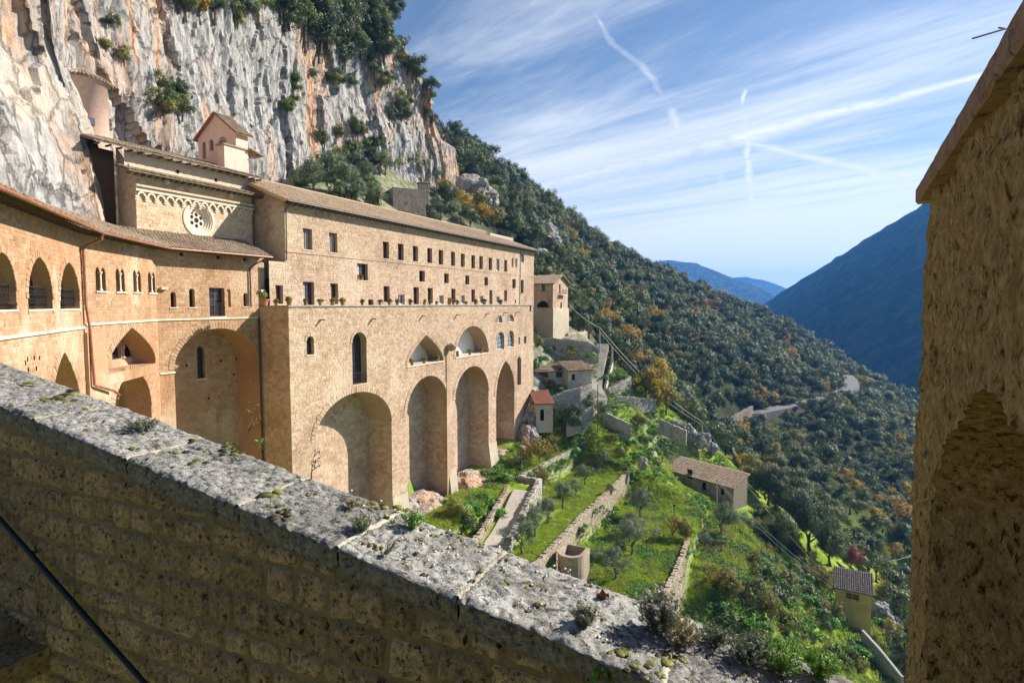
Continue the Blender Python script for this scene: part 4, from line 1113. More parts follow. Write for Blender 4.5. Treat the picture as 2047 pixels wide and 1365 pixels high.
piers = [(-.05, arches[0][1][0]), (arches[0][1][1], arches[1][1][0]), (arches[1][1][1], arches[2][1][0]), (arches[2][1][1], arches[3][1][0])]
for i, (a, b) in enumerate(piers):
    if i == 0: continue
    zg = g_at(*FL.pt((a + b) / 2, 0, .3).to_2d()) + 2.2
    mb = MB(); vs = []
    for (x0, x1, o1, z) in ((a - .05, b + .05, 1.0, zg - 6), (a - .02, b + .02, .06, zg + 1.2)):
        vs += [FL.pt(x0, z, -.8), FL.pt(x1, z, -.8), FL.pt(x1, z, o1), FL.pt(x0, z, o1)]
    mb.add(vs, [(0, 1, 5, 4), (1, 2, 6, 5), (2, 3, 7, 6), (3, 0, 4, 7), (4, 5, 6, 7)]); mb.build('plinth', M['lower_stone'], main)
# flower pots along the ledge and in the loggias
POTX = [90, 165, 247, 350, 442, 520, 583, 707, 817, 877, 927, 1008, 1097, 1132, 1173, 1255, 1280, 1305, 1360, 1420, 1475, 1518, 1577]
def lathe(mb, prof, c, seg=12, tone=.5, sx=1.0, sy=1.0):
    vs = [(c[0] + r * math.cos(2 * math.pi * k / seg) * sx, c[1] + r * math.sin(2 * math.pi * k / seg) * sy, c[2] + z) for r, z in prof for k in range(seg)]
    mb.add(vs, [(i * seg + k, i * seg + (k + 1) % seg, (i + 1) * seg + (k + 1) % seg, (i + 1) * seg + k) for i in range(len(prof) - 1) for k in range(seg)], tone)
potm = MB(); lathe(potm, [(.001, 0), (.15, 0), (.20, .27), (.235, .27), (.235, .33), (.19, .33), (.18, .28), (.001, .28)], (0, 0, 0), 12); potme = potm.mesh('pot'); potme.materials.append(M['terracotta'])
potleaf = [leaf_mesh('plant', [(np.array([nr.normal() * .12, nr.normal() * .12, .42 + nr.uniform(-.05, .18)]), .17) for _ in range(9)], -60, .12, nr) for _ in range(4)]
for me in potleaf: me.materials.append(M['leaf_pot'])
redleaf = [leaf_mesh('flowers', [(np.array([nr.normal() * .12, nr.normal() * .12, .52 + nr.uniform(-.05, .18)]), .12) for _ in range(5)], -26, .09, nr) for _ in range(2)]
for me in redleaf: me.materials.append(M['flower_red'])
ORD = ['first', 'second', 'third', 'fourth', 'fifth', 'sixth', 'seventh', 'eighth', 'ninth', 'tenth', 'eleventh', 'twelfth', 'thirteenth', 'fourteenth', 'fifteenth', 'sixteenth', 'seventeenth', 'eighteenth', 'nineteenth', 'twentieth', 'twenty-first', 'twenty-second', 'twenty-third', 'twenty-fourth']
def pot(p, label, group, i, s=1.0, red=False):
    o = thing('flower_pot', p, label, 'flower pot', group); o.scale = (s, s, s); o.rotation_euler = (0, 0, i * 1.3)
    for nm, me in (('pot', potme), ('plant', potleaf[i % 4])) + ((('flowers', redleaf[i % 2]),) if red else ()):
        c = bpy.data.objects.new(nm, me); COL.objects.link(c); c.parent = o
for i, x in enumerate(POTX):
    a, _ = FL.px(*C3(x, 810), -.12); red = x in (350, 520, 1132, 165, 877)
    pot(FL.pt(a, zt + .13, -.12), f'{ORD[i]} flower pot from the left along the terrace ledge' + (', with red flowers' if red else ''), 'flower pots on the terrace ledge', i, random.Random(i).uniform(.75, 1.35) * (1.35 if i == 0 else 1), red)
for i, (x, y, w_) in enumerate([(1010, 455, 'leftmost flower pot on the pointed loggia sill'), (1085, 440, 'middle flower pot on the pointed loggia sill'), (1168, 430, 'rightmost flower pot on the pointed loggia sill'), (1292, 410, 'leftmost flower pot on the round loggia sill'), (1368, 398, 'middle flower pot on the round loggia sill'), (1440, 382, 'rightmost flower pot on the round loggia sill')]):
    a, _ = FL.px(*C4(x, y)); pot(FL.pt(a, (l1 if i < 3 else l2)[2] + .02, -.15), w_, 'flower pots in the loggias', i, 1.2, False)
wq = r3(FU, *mid_rows[0])
for i in range(2): pot(FU.pt(wq[0] + .35 + i * .6, wq[2] + .0, -.2), ('left' if i == 0 else 'right') + ' red flower pot on the sill of the mid-height window', 'flower pots on the window sill', i, .9, True)

# ================================================================== cloister wing (three wall runs that bend)
def C2(x, y): return x / 3.4117, 450 + y / 3.4117
def C1(x, y): return x / 3.4117, 150 + y / 3.4117
def r2(F, a, b, c, d, out=0): return F.rect(*C2(a, b), *C2(c, d), out)
FC = Frame(FL.pt(0, 0, -3.65).to_2d(), BD)
sBC = FC.px(312, 560)[0]; JBC = FC.pt(sBC, 0)
dB = Vector((math.sin(R(-10)), math.cos(R(-10)), 0)); dA = Vector((math.sin(R(-23.1)), math.cos(R(-23.1)), 0))
def back_to(J, d, u):
    k = (u - CU) / FPX                      # x/y on the level of the eye
    t = (k * J.y - J.x) / (k * d.y - d.x); return J - d * t, t
JAB, tB = back_to(JBC, dB, 166); JA0 = JAB - dA * 17.0
FB = Frame(JAB.to_2d(), dB); FA = Frame(JA0.to_2d(), dA)
lenA, lenB = 17.0, tB
clo = thing('cloister_wing', JAB + Vector((0, 0, -22)), 'orange stone cloister wing bending along the cliff with pointed arches', 'cloister')
ZG = 4.38                                        # gutter
zc = FC.px(400, 637)[1]                          # string course
mc = Masonry(clo, 'cloister_stone', 21)
ZC0 = -24.0
# run A: three pointed arches with railings, one pointed arch below
A_up = [r2(FA, -75, 185, 105, 577), r2(FA, 185, 220, 352, 573), r2(FA, 403, 255, 538, 571)]
A_up = [(-1.0 + r[0] if False else r[0], r[1], r[2], r[3]) for r in A_up]
A_up.insert(0, (A_up[0][0] - 4.6, A_up[0][0] - 1.1, A_up[0][2], A_up[0][3]))
A_pol = [p_point(r, r[3] - (r[1] - r[0]) * .60, 10) for r in A_up]
aL = r2(FA, 303, 865, 562, 1365); aLp = p_point((aL[0], aL[1], ZC0 + 1, aL[3]), aL[3] - (aL[1] - aL[0]) * .85, 10)
oA = [(0, ZC0), (lenA, ZC0), (lenA, ZG - .1), (0, ZG - .1)]
# run B: four twin lancets, a pointed recess with a twin window, a round arch below
B_tw = [r2(FB, 652, 285, 720, 450), r2(FB, 790, 295, 850, 455), r2(FB, 908, 307, 960, 458), r2(FB, 1010, 320, 1058, 461)]
B_pol = []
for r in B_tw:
    g = (r[1] - r[0]); B_pol += [p_point((r[0], r[0] + g * .44, r[2], r[3]), None, 5), p_point((r[1] - g * .44, r[1], r[2], r[3]), None, 5)]
bR = r2(FB, 718, 700, 1057, 985); bRp = p_ogive(bR, bR[2] + (bR[3] - bR[2]) * .12, .60, 10)
bL = r2(FB, 770, 1005, 1030, 1365); bLp = p_round((bL[0], bL[1], ZC0 + 1, bL[3]), 12)
oB = [(0, ZC0), (lenB, ZC0), (lenB, ZG - .1), (0, ZG - .1)]
# run C: small windows, balcony door, the great arch
C_w = [('arch', r2(FC, 1163, 455, 1200, 560)), ('arch', r2(FC, 1290, 432, 1328, 560)), ('door', r2(FC, 1428, 428, 1532, 623)), ('blind', r2(FC, 1547, 437, 1573, 558)), ('arch', r2(FC, 1660, 462, 1690, 555))]
C_w += [('hole', FC.rect(*C1(x - 13, y - 12), *C1(x + 13, y + 12))) for x, y in ((1238, 1222), (1490, 1243), (1670, 1257), (1800, 1268))]
C_pol = [p_rect(r) if k in ('door', 'hole') else p_round(r, 8) for k, r in C_w]
cG = r2(FC, 1190, 705, 1768, 1365); zsp = FC.px(*C2(1450, 960))[1]; cGp = p_arch((cG[0], cG[1], ZC0 + 1, cG[3]), zsp, 18)
oC = [(sBC, ZC0), (.6, ZC0), (.6, ZG - .1), (sBC, ZG - .1)]
for F, o_, hs, dp in ((FA, oA, A_pol + [aLp], [.75] * len(A_pol) + [2.6]), (FB, oB, B_pol + [bRp, bLp], [.45] * len(B_pol) + [1.6, 2.2]), (FC, oC, C_pol + [cGp], [{'arch': .4, 'door': .45, 'blind': .15, 'hole': .3}[k] for k, _ in C_w] + [3.0])):
    mb = MB(); wall_face(mb, F, o_, hs, 0, .5, dp); mb.build('wall', M['cloister_mortar'], clo)
    mc.lay(F, [(x, max(z, -14.0)) for x, z in o_], hs, 0, course=(.16, .27), length=(.2, .5), proud=.015, joint=.012)
    mb = MB()
    for h in hs:
        big = max(p[0] for p in h) - min(p[0] for p in h)
        if len(h) > 5 and big > 1.2: arch_ring(mb, F, h, .016, rng, .34 if big < 4 else .55, .035, .26)
    if mb.f: tag(mb.build('voussoirs', M['cloister_stone'], clo), kind='stuff')
# arcade room behind run A
for F, r, nm in ((FA, None, 'A'),):
    mb = MB(); z0 = A_up[1][2] - .1
    fk = Frame(FA.pt(0, 0, -3.4).to_2d(), dA); panel(mb, fk, [(0, z0 - .3), (lenA, z0 - .3), (lenA, ZG + 1.2), (0, ZG + 1.2)], 0)
    mb.build('gallery_back', M['cloister_stone'], clo)
    box_part('gallery_floor', FA, 0, lenA - .1, z0 - .4, z0 + .02, -3.4, -.5, 'path_stone', clo)
    box_part('gallery_impost', FA, 0, lenA, z0 + 2.4, z0 + 2.52, -3.42, -3.28, 'pale_stone', clo)
for r in A_up:
    railing(clo, FA, r[0] + .03, r[1] - .03, r[2] + .1, r[2] + 1.1, -.25, step=.15)
    box_part('sill', FA, r[0] - .12, r[1] + .12, r[2] - .09, r[2], -.5, .05, 'pale_stone', clo)
    for e in (r[0], r[1]): box_part('impost', FA, e - .08, e + .08, r[3] - (r[1] - r[0]) * .78 - .1, r[3] - (r[1] - r[0]) * .78, -.72, .05, 'cloister_stone', clo)
for F, p_, dp, m_ in ((FA, aLp, 2.6, 'cloister_stone'), (FB, bLp, 2.2, 'cloister_stone'), (FB, bRp, 1.6, 'cloister_stone'), (FC, cGp, 3.0, 'cloister_mortar')):
    if p_ is bRp: continue
    mb = MB(); fb_ = Frame(F.pt(0, 0, -dp).to_2d(), F.d.to_2d())
    if p_ is cGp:
        slit = p_round(r2(fb_, 1345, 825, 1397, 1045), 8)
        wall_face(mb, fb_, p_, [slit], 0, .5, [.4]); window(clo, fb_, slit, 0, .38, 'glass', 'iron', (1, 5))
        box_part('sill', fb_, slit[0][0] - .1, slit[1][0] + .1, slit[0][1] - .1, slit[0][1], -.1, .1, 'pale_stone', clo)
        mc.lay(fb_, [(x, max(z, -17)) for x, z in p_], [slit], 0.0, course=(.24, .34), length=(.3, .6), proud=.015)
        for (x, y) in [(1272, 955), (1505, 925), (1610, 912), (1595, 1018), (1422, 1180), (1580, 810), (1520, 745)]:
            a, z = fb_.px(*C2(x, y)); box_part('putlog_hole', fb_, a - .09, a + .09, z - .1, z + .1, .0, .03, 'dark_room', clo)
    else:
        panel(mb, fb_, p_, 0, .5)
        mc.lay(fb_, [(x, max(z, -14)) for x, z in p_], [], 0.0, course=(.24, .34), length=(.3, .6), proud=.015)
    mb.build('arch_back', M['cloister_mortar'], clo)
# pointed recess of run B with its twin window
fb_ = Frame(FB.pt(0, 0, -1.6).to_2d(), dB.to_2d())
tw = r2(fb_, 762, 765, 905, 908); g = tw[1] - tw[0]
t1, t2 = p_point((tw[0], tw[0] + g * .42, tw[2], tw[3]), None, 6), p_point((tw[1] - g * .42, tw[1], tw[2], tw[3]), None, 6)
mb = MB(); wall_face(mb, fb_, [(x, z) for x, z in bRp], [t1, t2], 0, .5, [.3, .3]); mb.build('arch_back', M['cloister_stone'], clo)
for p_ in (t1, t2): window(clo, fb_, p_, 0, .28, 'glass', 'iron', (2, 4))
def column(name, F, a, z0, z1, out, r, mat, root):
    mb = MB(); c = F.pt(a, 0, out); lathe(mb, [(r * 1.7, z0), (r * 1.7, z0 + r), (r * 1.15, z0 + r * 2), (r, z0 + r * 2.4), (r * .92, z1 - r * 3), (r * 1.1, z1 - r * 2.8), (r * 1.9, z1 - r * .8), (r * 1.9, z1)], (c.x, c.y, 0), 10); mb.smooth = False
    return mb.build(name, M[mat], root)
column('column', fb_, (tw[0] + tw[1]) / 2, tw[2], tw[2] + (tw[3] - tw[2]) * .6, .02, .09, 'cloister_stone', clo)
box_part('ledge', FB, bR[0] - .1, bR[1] + .1, bR[2] - .7, bR[2] + .03, -1.58, .07, 'cloister_stone', clo)
for r in B_tw:
    g = r[1] - r[0]
    for k, q in enumerate((p_point((r[0], r[0] + g * .44, r[2], r[3]), None, 5), p_point((r[1] - g * .44, r[1], r[2], r[3]), None, 5))): window(clo, FB, q, 0, .42, 'dark_room', None)
    column('column', FB, (r[0] + r[1]) / 2, r[2] + .02, r[2] + (r[3] - r[2]) * .8, -.02, .07, 'pale_stone', clo)
    box_part('sill', FB, r[0] - .12, r[1] + .12, r[2] - .1, r[2], -.1, .1, 'pale_stone', clo)
for p_, (k, r) in zip(C_pol, C_w):
    window(clo, FC, p_, 0, {'arch': .37, 'door': .42, 'blind': .14, 'hole': .28}[k], {'blind': 'cloister_stone', 'hole': 'dark_room'}.get(k, 'glass'), {'arch': 'iron', 'door': 'brown_frame'}.get(k), (1, 4), fw=.09)
    if k == 'door': railing(clo, FC, r[0] + .02, r[1] - .02, r[2] + .08, r[2] + 1.15, -.05, 'balcony_railing', .14)
    if k in ('arch', 'door'): box_part('sill', FC, r[0] - .1, r[1] + .1, r[2] - .09, r[2], -.1, .08, 'pale_stone', clo)
for (x, y) in ((1110, 432), (1780, 447)):
    a, z = FC.px(*C2(x, y)); box_part('waterspout', FC, a - .25, a + .25, z - .09, z + .09, .0, .3, 'pale_stone', clo)
for F, a0, a1, z_ in ((FA, 0, lenA + .05, zc - .15), (FB, 0, lenB, zc), (FC, sBC, 0, zc)):
    box_part('string_course', F, a0, a1, z_ - .09, z_ + .05, .0, .11, 'pale_stone', clo)
box_part('impost', FC, cG[0] - 1.2, cG[0] + .05, zsp - .25, zsp - .12, .0, .1, 'pale_stone', clo)
# putlog holes on run A
for (x, y) in [(170, 940), (185, 912), (230, 905), (265, 905), (190, 985), (245, 978)]:
    a, z = FA.px(*C2(x, y)); box_part('putlog_hole', FA, a - .05, a + .05, z - .1, z + .1, .0, .035, 'dark_room', clo)
mc.done(300)
# buttress pier at the bend below the string course
box_part('pier', FB, -.1, bR[0] - .3, ZC0, zc - .5, -.2, .25, 'cloister_stone', clo)
# roof along the three runs
def bend(Fa, Fb, out, la):          # where two offset eave lines cross
    p, d, q, e = Fa.pt(la, 0, out), Fa.d, Fb.pt(0 if Fb is not FC else sBC, 0, out), Fb.d
    den = d.x * e.y - d.y * e.x; t = ((q.x - p.x) * e.y - (q.y - p.y) * e.x) / den; return p + d * t
OV = 1.2
E = [FA.pt(-1, 0, OV), bend(FA, FB, OV, lenA), bend(FB, FC, OV, lenB), FC.pt(.45, 0, OV)]
Tt = [FA.pt(-1, 0, -6.2), bend(FA, FB, -6.2, lenA), bend(FB, FC, -3.3, lenB), FC.pt(1.0, 0, -3.2)]
zT = [ZG + 2.9, ZG + 2.9, ZG + 1.75, ZG + 1.75]
E = [p + Vector((0, 0, ZG)) for p in E]; Tt = [p + Vector((0, 0, z)) for p, z in zip(Tt, zT)]
mb = MB()
for i in range(3): slab_quad(mb, E[i], E[i + 1], Tt[i + 1], Tt[i], .13)
croof = mb.build('roof', M['roof_bed'], clo)
mb = MB()
for i in range(3): roof_quad(mb, E[i], E[i + 1], Tt[i + 1], Tt[i], rng, .25, .42)
tag(mb.build('roof_tiles', M['roof_tile'], croof), kind='stuff')
dn = Vector((0, 0, -.09))
mb = MB(); gp = [p + (Vector((0, 0, 0)) if False else dn) for p in E]
gpts = [FA.pt(-1, ZG - .08, OV + .08), (E[1] + Vector((.08, .0, -.08))), (E[2] + Vector((.08, -.02, -.08))), FC.pt(.5, ZG - .08, OV + .08)]
mb.tube(gpts, .085, 8); mb.build('gutter', M['copper'], croof)
rafm = None
for F, a0, a1 in ((FA, 0, lenA), (FB, .3, lenB), (FC, sBC + .4, .2)):
    k = int((a1 - a0) / .5); mbx = MB(); mbx.box((0, 0, 0), F.d * .045, F.n * .42, (0, 0, .055)); rm = mbx.mesh('rafter'); rm.materials.append(M['wood'])
    for i in range(k):
        o = bpy.data.objects.new('rafter', rm); COL.objects.link(o); o.parent = croof; o.location = F.pt(a0 + (a1 - a0) * (i + .5) / k, ZG - .1, .4)
# downpipes
J = JAB
pj = lambda z, o=.15: FB.pt(.12, z, o)
e_ = E[1]
pipe(clo, [e_ + Vector((.05, 0, -.12)), e_ + Vector((0, 0, -.45)), FB.pt(.25, ZG - .85, .25), pj(ZG - 1.0), pj(0), pj(zc - .1, .3), FB.pt(.12, -5.0, .42), FB.pt(.3, FB.px(*C2(590, 1100))[1], .45), FB.pt(*FB.px(*C2(720, 1130)), .5), FB.pt(*FB.px(*C2(752, 1160)), .55), FB.pt(FB.px(*C2(735, 1190))[0], FB.px(*C2(735, 1190))[1], .6)], .085, 'copper')
pipe(clo, [FC.pt(.1, ZG - .1, OV + .05), FC.pt(-.9, ZG - .75, .7), FC.pt(-1.1, ZG - 1.1, .14), FC.pt(-1.1, -.3, .14)], .07, 'dark_pipe')
pipe(clo, [FC.pt(-.25, -1.2, .12), FC.pt(-.25, -20, .12)], .08, 'dark_pipe')

# ================================================================== chapel with the rose window
FH = Frame(FL.pt(0, 0, -6.6).to_2d(), BD)
sH0, sH1 = FH.px(272, 420)[0], FH.px(504, 440)[0]
cha = thing('chapel', FH.pt((sH0 + sH1) / 2, 5, -4), 'pale stone chapel front with a round rose window and corbel frieze', 'chapel')
ZH = FH.px(272, 352)[1]; ZHb = 5.0
rc = FH.px(*C1(1357, 990)); rr_ = 1.5
def circ(c, r, n=28): return [(c[0] + r * math.cos(2 * math.pi * k / n), c[1] + r * math.sin(2 * math.pi * k / n)) for k in range(n)]
oH = [(sH0, ZHb), (sH1, ZHb), (sH1, ZH + .42), (sH0, ZH + .42)]
mb = MB(); wall_face(mb, FH, oH, [circ(rc, 1.2)], 0, .5, [.5])
fs_ = Frame(FH.pt(sH0, 0, 0).to_2d(), -FH.n, flip=(Frame((0, 0), -FH.n).n.dot(FH.d) > 0))
wall_face(mb, fs_, [(0, ZHb), (2.4, ZHb), (2.4, ZH + 2.6), (0, ZH + .3)], [], 0)
mb.build('wall', M['chapel_stone'], cha)
mh = Masonry(cha, 'chapel_stone', 33)
mh.lay(FH, oH, [circ(rc, 1.55)], 0, course=(.22, .32), length=(.3, .6))
mh.lay(fs_, [(0, ZHb), (2.4, ZHb), (2.4, ZH), (0, ZH)], [], 0, course=(.22, .32), length=(.3, .6))
mh.done(200)
def ring(mb, F, c, prof, n=36, tone=.5):
    """profile of (radius, out) swept round a centre on the wall"""
    vs = [F.pt(c[0] + r * math.cos(2 * math.pi * k / n), c[1] + r * math.sin(2 * math.pi * k / n), o) for r, o in prof for k in range(n)]
    mb.add(vs, [(i * n + k, i * n + (k + 1) % n, (i + 1) * n + (k + 1) % n, (i + 1) * n + k) for i in range(len(prof) - 1) for k in range(n)], tone)
mb = MB(); ring(mb, FH, rc, [(1.55, -.05), (1.55, .07), (1.48, .10), (1.30, .10), (1.26, .03), (1.16, .02), (1.13, -.08), (1.02, -.09), (.98, -.2), (.86, -.22), (.80, -.34), (.74, -.36)])
rose = mb.build('rose_window', M['pale_stone'], cha)
hol = [circ(rc, .235, 16)] + [circ((rc[0] + .5 * math.cos(math.pi / 6 + k * math.pi / 3), rc[1] + .5 * math.sin(math.pi / 6 + k * math.pi / 3)), .175, 14) for k in range(6)]
mb = MB(); wall_face(mb, FH, circ(rc, .76, 36), hol, -.35, .5, [.12] * 7); mb.build('tracery', M['pale_stone'], rose)
for h in hol: mb = MB(); panel(mb, FH, h, -.46); mb.build('pane', M['glass'], rose)
# corbel table
nC = 14; zc0 = ZH - 1.55; wC = (sH1 - sH0) / nC
mb = MB()
rO, rI = wC * .44, wC * .27
vs = []; n = 8
prof = [(math.cos(math.pi * k / n), math.sin(math.pi * k / n)) for k in range(n + 1)]
for o_ in (0, .17):
    for r_ in (rO, rI):
        for c_, s_ in prof: vs.append(FH.d * (r_ * c_) + Vector((0, 0, r_ * s_)) + FH.n * o_)
m1 = n + 1
fsx = []
for k in range(n):
    fsx += [(2 * m1 + k, 3 * m1 + k, 3 * m1 + k + 1, 2 * m1 + k + 1), (k, 2 * m1 + k, 2 * m1 + k + 1, k + 1), (m1 + k, m1 + k + 1, 3 * m1 + k + 1, 3 * m1 + k)]
mb.add(vs, fsx)
x_ = -wC / 2
for z0_, z1_, dpt in ((-.36, -.2, .07), (-.2, 0.0, .15)): mb.box(FH.d * x_ + FH.n * dpt / 2 + Vector((0, 0, (z0_ + z1_) / 2)), FH.d * wC * .13, FH.n * dpt / 2, (0, 0, (z1_ - z0_) / 2))
cme = mb.mesh('corbel'); cme.materials.append(M['pale_stone'])
for i in range(nC):
    o = bpy.data.objects.new('corbel', cme); COL.objects.link(o); o.parent = cha; o.location = FH.pt(sH0 + wC * (i + .5), zc0, .035) - worg(cha)
box_part('frieze', FH, sH0 - .05, sH1 + .05, zc0 + rO + .02, zc0 + rO + .2, .0, .2, 'pale_stone', cha)
box_part('cornice', FH, sH0 - .05, sH1 + .05, zc0 + rO + .38, zc0 + rO + .55, .0, .26, 'chapel_stone', cha)
for x in (1125, 1563):
    a, z = FH.px(*C1(x, 735 if x < 1300 else 825)); box_part('console', FH, a - .14, a + .14, z - .16, z + .16, .0, .42, 'pale_stone', cha)
# glazed gaps on both sides of the front
for a0, a1, dp, z1_ in ((sH1, sH1 + 1.6, -1.2, ZH + 1.9), ):
    box_part('glazing', FH, a0, a1, ZHb, z1_, dp - .1, dp, 'glass', cha)
FG = Frame(FH.pt(sH0, 0, -2.4).to_2d(), (fs_.n.x, fs_.n.y))
gl0, gl1 = Frame(FH.pt(sH0 - 3.2, 0, -2.9).to_2d(), BD), None
box_part('glazing', gl0, 1.2, 3.3, ZHb, ZH + 2.3, -.1, 0, 'wood', cha)
for z in (ZHb + 1.4, ZHb + 2.8, ZHb + 4.2): box_part('glazing_bar', gl0, 1.2, 3.3, z - .05, z + .05, -.02, .06, 'wood', cha)
box_part('glazing_frame', gl0, 1.2, 3.3, ZHb + .2, ZHb + 1.3, .0, .05, 'brown_frame', cha)
# eaves: small lower roof, then the upper wall and its roof
def lean_roof(root, F, a0, a1, z, o0, o1, rise, tile='roof_tile', raf_step=.55, name='roof', pitch=.25):
    p0, p1, q1, q0 = F.pt(a0, z, o0), F.pt(a1, z, o0), F.pt(a1, z + rise, o1), F.pt(a0, z + rise, o1)
    mb = MB(); slab_quad(mb, p0, p1, q1, q0, .12); r_ = mb.build(name, M['roof_bed'], root)
    mb = MB(); roof_quad(mb, p0, p1, q1, q0, rng, pitch, .42); tag(mb.build('roof_tiles', M[tile], r_), kind='stuff')
    k = int((a1 - a0) / raf_step) if raf_step else 0
    if k:
        mbx = MB(); mbx.box((0, 0, 0), F.d * .06, F.n * .34, (0, 0, .07)); rm = mbx.mesh('rafter'); rm.materials.append(M['wood'])
        for i in range(k):
            o = bpy.data.objects.new('rafter', rm); COL.objects.link(o); o.parent = r_; o.location = F.pt(a0 + (a1 - a0) * (i + .5) / k, z - .17, o0 - .42)
    return r_
lean_roof(cha, FH, sH0 - 1.0, sH1 + .9, ZH + .25, .95, -.9, .55)
FH2 = Frame(FL.pt(0, 0, -7.4).to_2d(), BD); ZU = FH2.px(520, 356, .8)[1]
oU = [(sH0 - .3, ZH + .3), (sH1 + 1.2, ZH + .3), (sH1 + 1.2, ZU - .05), (sH0 - .3, ZU - .05)]
mb = MB(); wall_face(mb, FH2, oU, [], 0); mb.build('upper_wall', M['chapel_stone'], cha)
uu = FH2.px(187, 268, .9)[0]
lean_roof(cha, FH2, uu, sH1 + 1.6, ZU, .9, -6.5, 2.2, raf_step=.8)
for x, y in ((1212, 660), (1472, 717)):
    a, z = FH2.px(*C1(x, y)); box_part('vent_hole', FH2, a - .12, a + .12, z - .15, z + .15, .0, .02, 'dark_room', cha)

# ================================================================== bell cote
FBL = Frame(FL.pt(0, 0, -8.6).to_2d(), BD); sb0 = FBL.px(472, 300)[0]
pc = FBL.pt(sb0, 0, 0)
bel = thing('bell_cote', pc + Vector((0, 0, 13)), 'pink plastered bell cote with gabled top above the chapel roof', 'bell cote')
FK = Frame(pc.to_2d(), -FL.n, flip=(Frame((0, 0), -FL.n).n.dot(FL.d) > 0))
def fk_x(u, v): return FK.px(u, v)
wL = fk_x(396, 290)[0]; zLe = fk_x(394, 277)[1]; zAp = fk_x(425, 229)[1]; zRe = zLe
ap = wL / 2
h1 = FK.rect(*C1(1380, 457), *C1(1403, 572)); h2 = FK.rect(*C1(1428, 440), *C1(1455, 518)); h3 = FK.rect(*C1(1490, 420), *C1(1548, 560))
hs = [p_round(h1, 8), p_round(h2, 8), p_round(h3, 10)]
ob = [(0, 12), (wL, 12), (wL, zLe), (ap, zAp), (0, zLe)]
mb = MB(); wall_face(mb, FK, ob, hs, 0, .5, [.35, .35, 1.35])
FK2 = Frame((pc + FL.d * 1.4).to_2d(), -FL.n, flip=not (Frame((0, 0), -FL.n).n.dot(FL.d) > 0))
wall_face(mb, FK2, ob, [hs[2]], 0)
wall_face(mb, FBL, [(sb0, 12), (sb0 + 1.4, 12), (sb0 + 1.4, zLe), (sb0, zLe)], [], 0)
fz = Frame(FBL.pt(0, 0, -wL).to_2d(), BD, flip=True); wall_face(mb, fz, [(sb0, 12), (sb0 + 1.4, 12), (sb0 + 1.4, zLe), (sb0, zLe)], [], 0)
mb.build('wall', M['pink_plaster'], bel)
for h in hs[:2]: mb = MB(); panel(mb, FK, h, -.34); mb.build('niche', M['brown_frame'], bel)
mb = MB(); c = FK.pt((h3[0] + h3[1]) / 2, h3[2] + .9, .05); rr = (h3[1] - h3[0]) * .52
mb.tube([c + FK.d * rr * math.cos(k * .3927) + Vector((0, 0, rr * math.sin(k * .3927))) for k in range(17)], .04, 5, cap=False)
for k in range(3): mb.tube([c + FK.d * rr * math.cos(k * 1.05) + Vector((0, 0, rr * math.sin(k * 1.05))), c - FK.d * rr * math.cos(k * 1.05) - Vector((0, 0, rr * math.sin(k * 1.05)))], .02, 4)
mb.build('bell_wheel', M['iron'], bel)
mb = MB(); bc = c - FK.n * .6; lathe(mb, [(.02, .42), (.14, .40), (.2, .25), (.24, -.05), (.33, -.3), (.36, -.36), (.3, -.34)], bc, 14); mb.smooth = True; mb.build('bell', M['slate'], bel)
# roof of the bell cote
mb = MB(); over = .35
ra, rb_, rcq = FK.pt(-over, zLe - .22, over), FK.pt(ap, zAp + .1, over), FK.pt(wL + over, zLe - .22, over); bk = FL.d * (1.4 + 2 * over)
slab_quad(mb, ra, rb_, rb_ + bk, ra + bk, .1); slab_quad(mb, rb_, rcq, rcq + bk, rb_ + bk, .1); br = mb.build('roof', M['terracotta'], bel)
mb = MB(); roof_quad(mb, ra, ra + bk, rb_ + bk, rb_, rng, .25, .4); roof_quad(mb, rcq, rcq + bk, rb_ + bk, rb_, rng, .25, .4); tag(mb.build('roof_tiles', M['roof_tile'], br), kind='stuff')
# low block at its corner, with a tiled cap
mb = MB(); mb.box(FBL.pt(sb0 - .05, 13.2, -.42), FL.d * 1.35, FL.n * .5, (0, 0, 2.15)); mb.build('corner_block', M['pink_plaster'], bel)
mb = MB(); mb.box(FBL.pt(sb0 - .05, 15.42, -.42), FL.d * 1.5, FL.n * .62, (0, 0, .07)); mb.build('block_cap', M['roof_tile'], bel)
mb = MB(); slab_quad(mb, FBL.pt(sb0 + 1.4, 15.6, .5), FBL.pt(sb0 + 3.0, 15.2, .5), FBL.pt(sb0 + 3.0, 15.2, -1.6), FBL.pt(sb0 + 1.4, 15.6, -1.6), .12); mb.build('side_roof', M['roof_tile'], bel)
pipe(bel, [FBL.pt(sb0 + 1.4, 14.6, .2), FBL.pt(sb0 + 2.5, 15.2, .2)], .06, 'wood', 'bracket')
box_part('string_course', FBL, sb0 - .02, sb0 + 1.42, 14.55, 14.7, .0, .07, 'pink_plaster', bel)

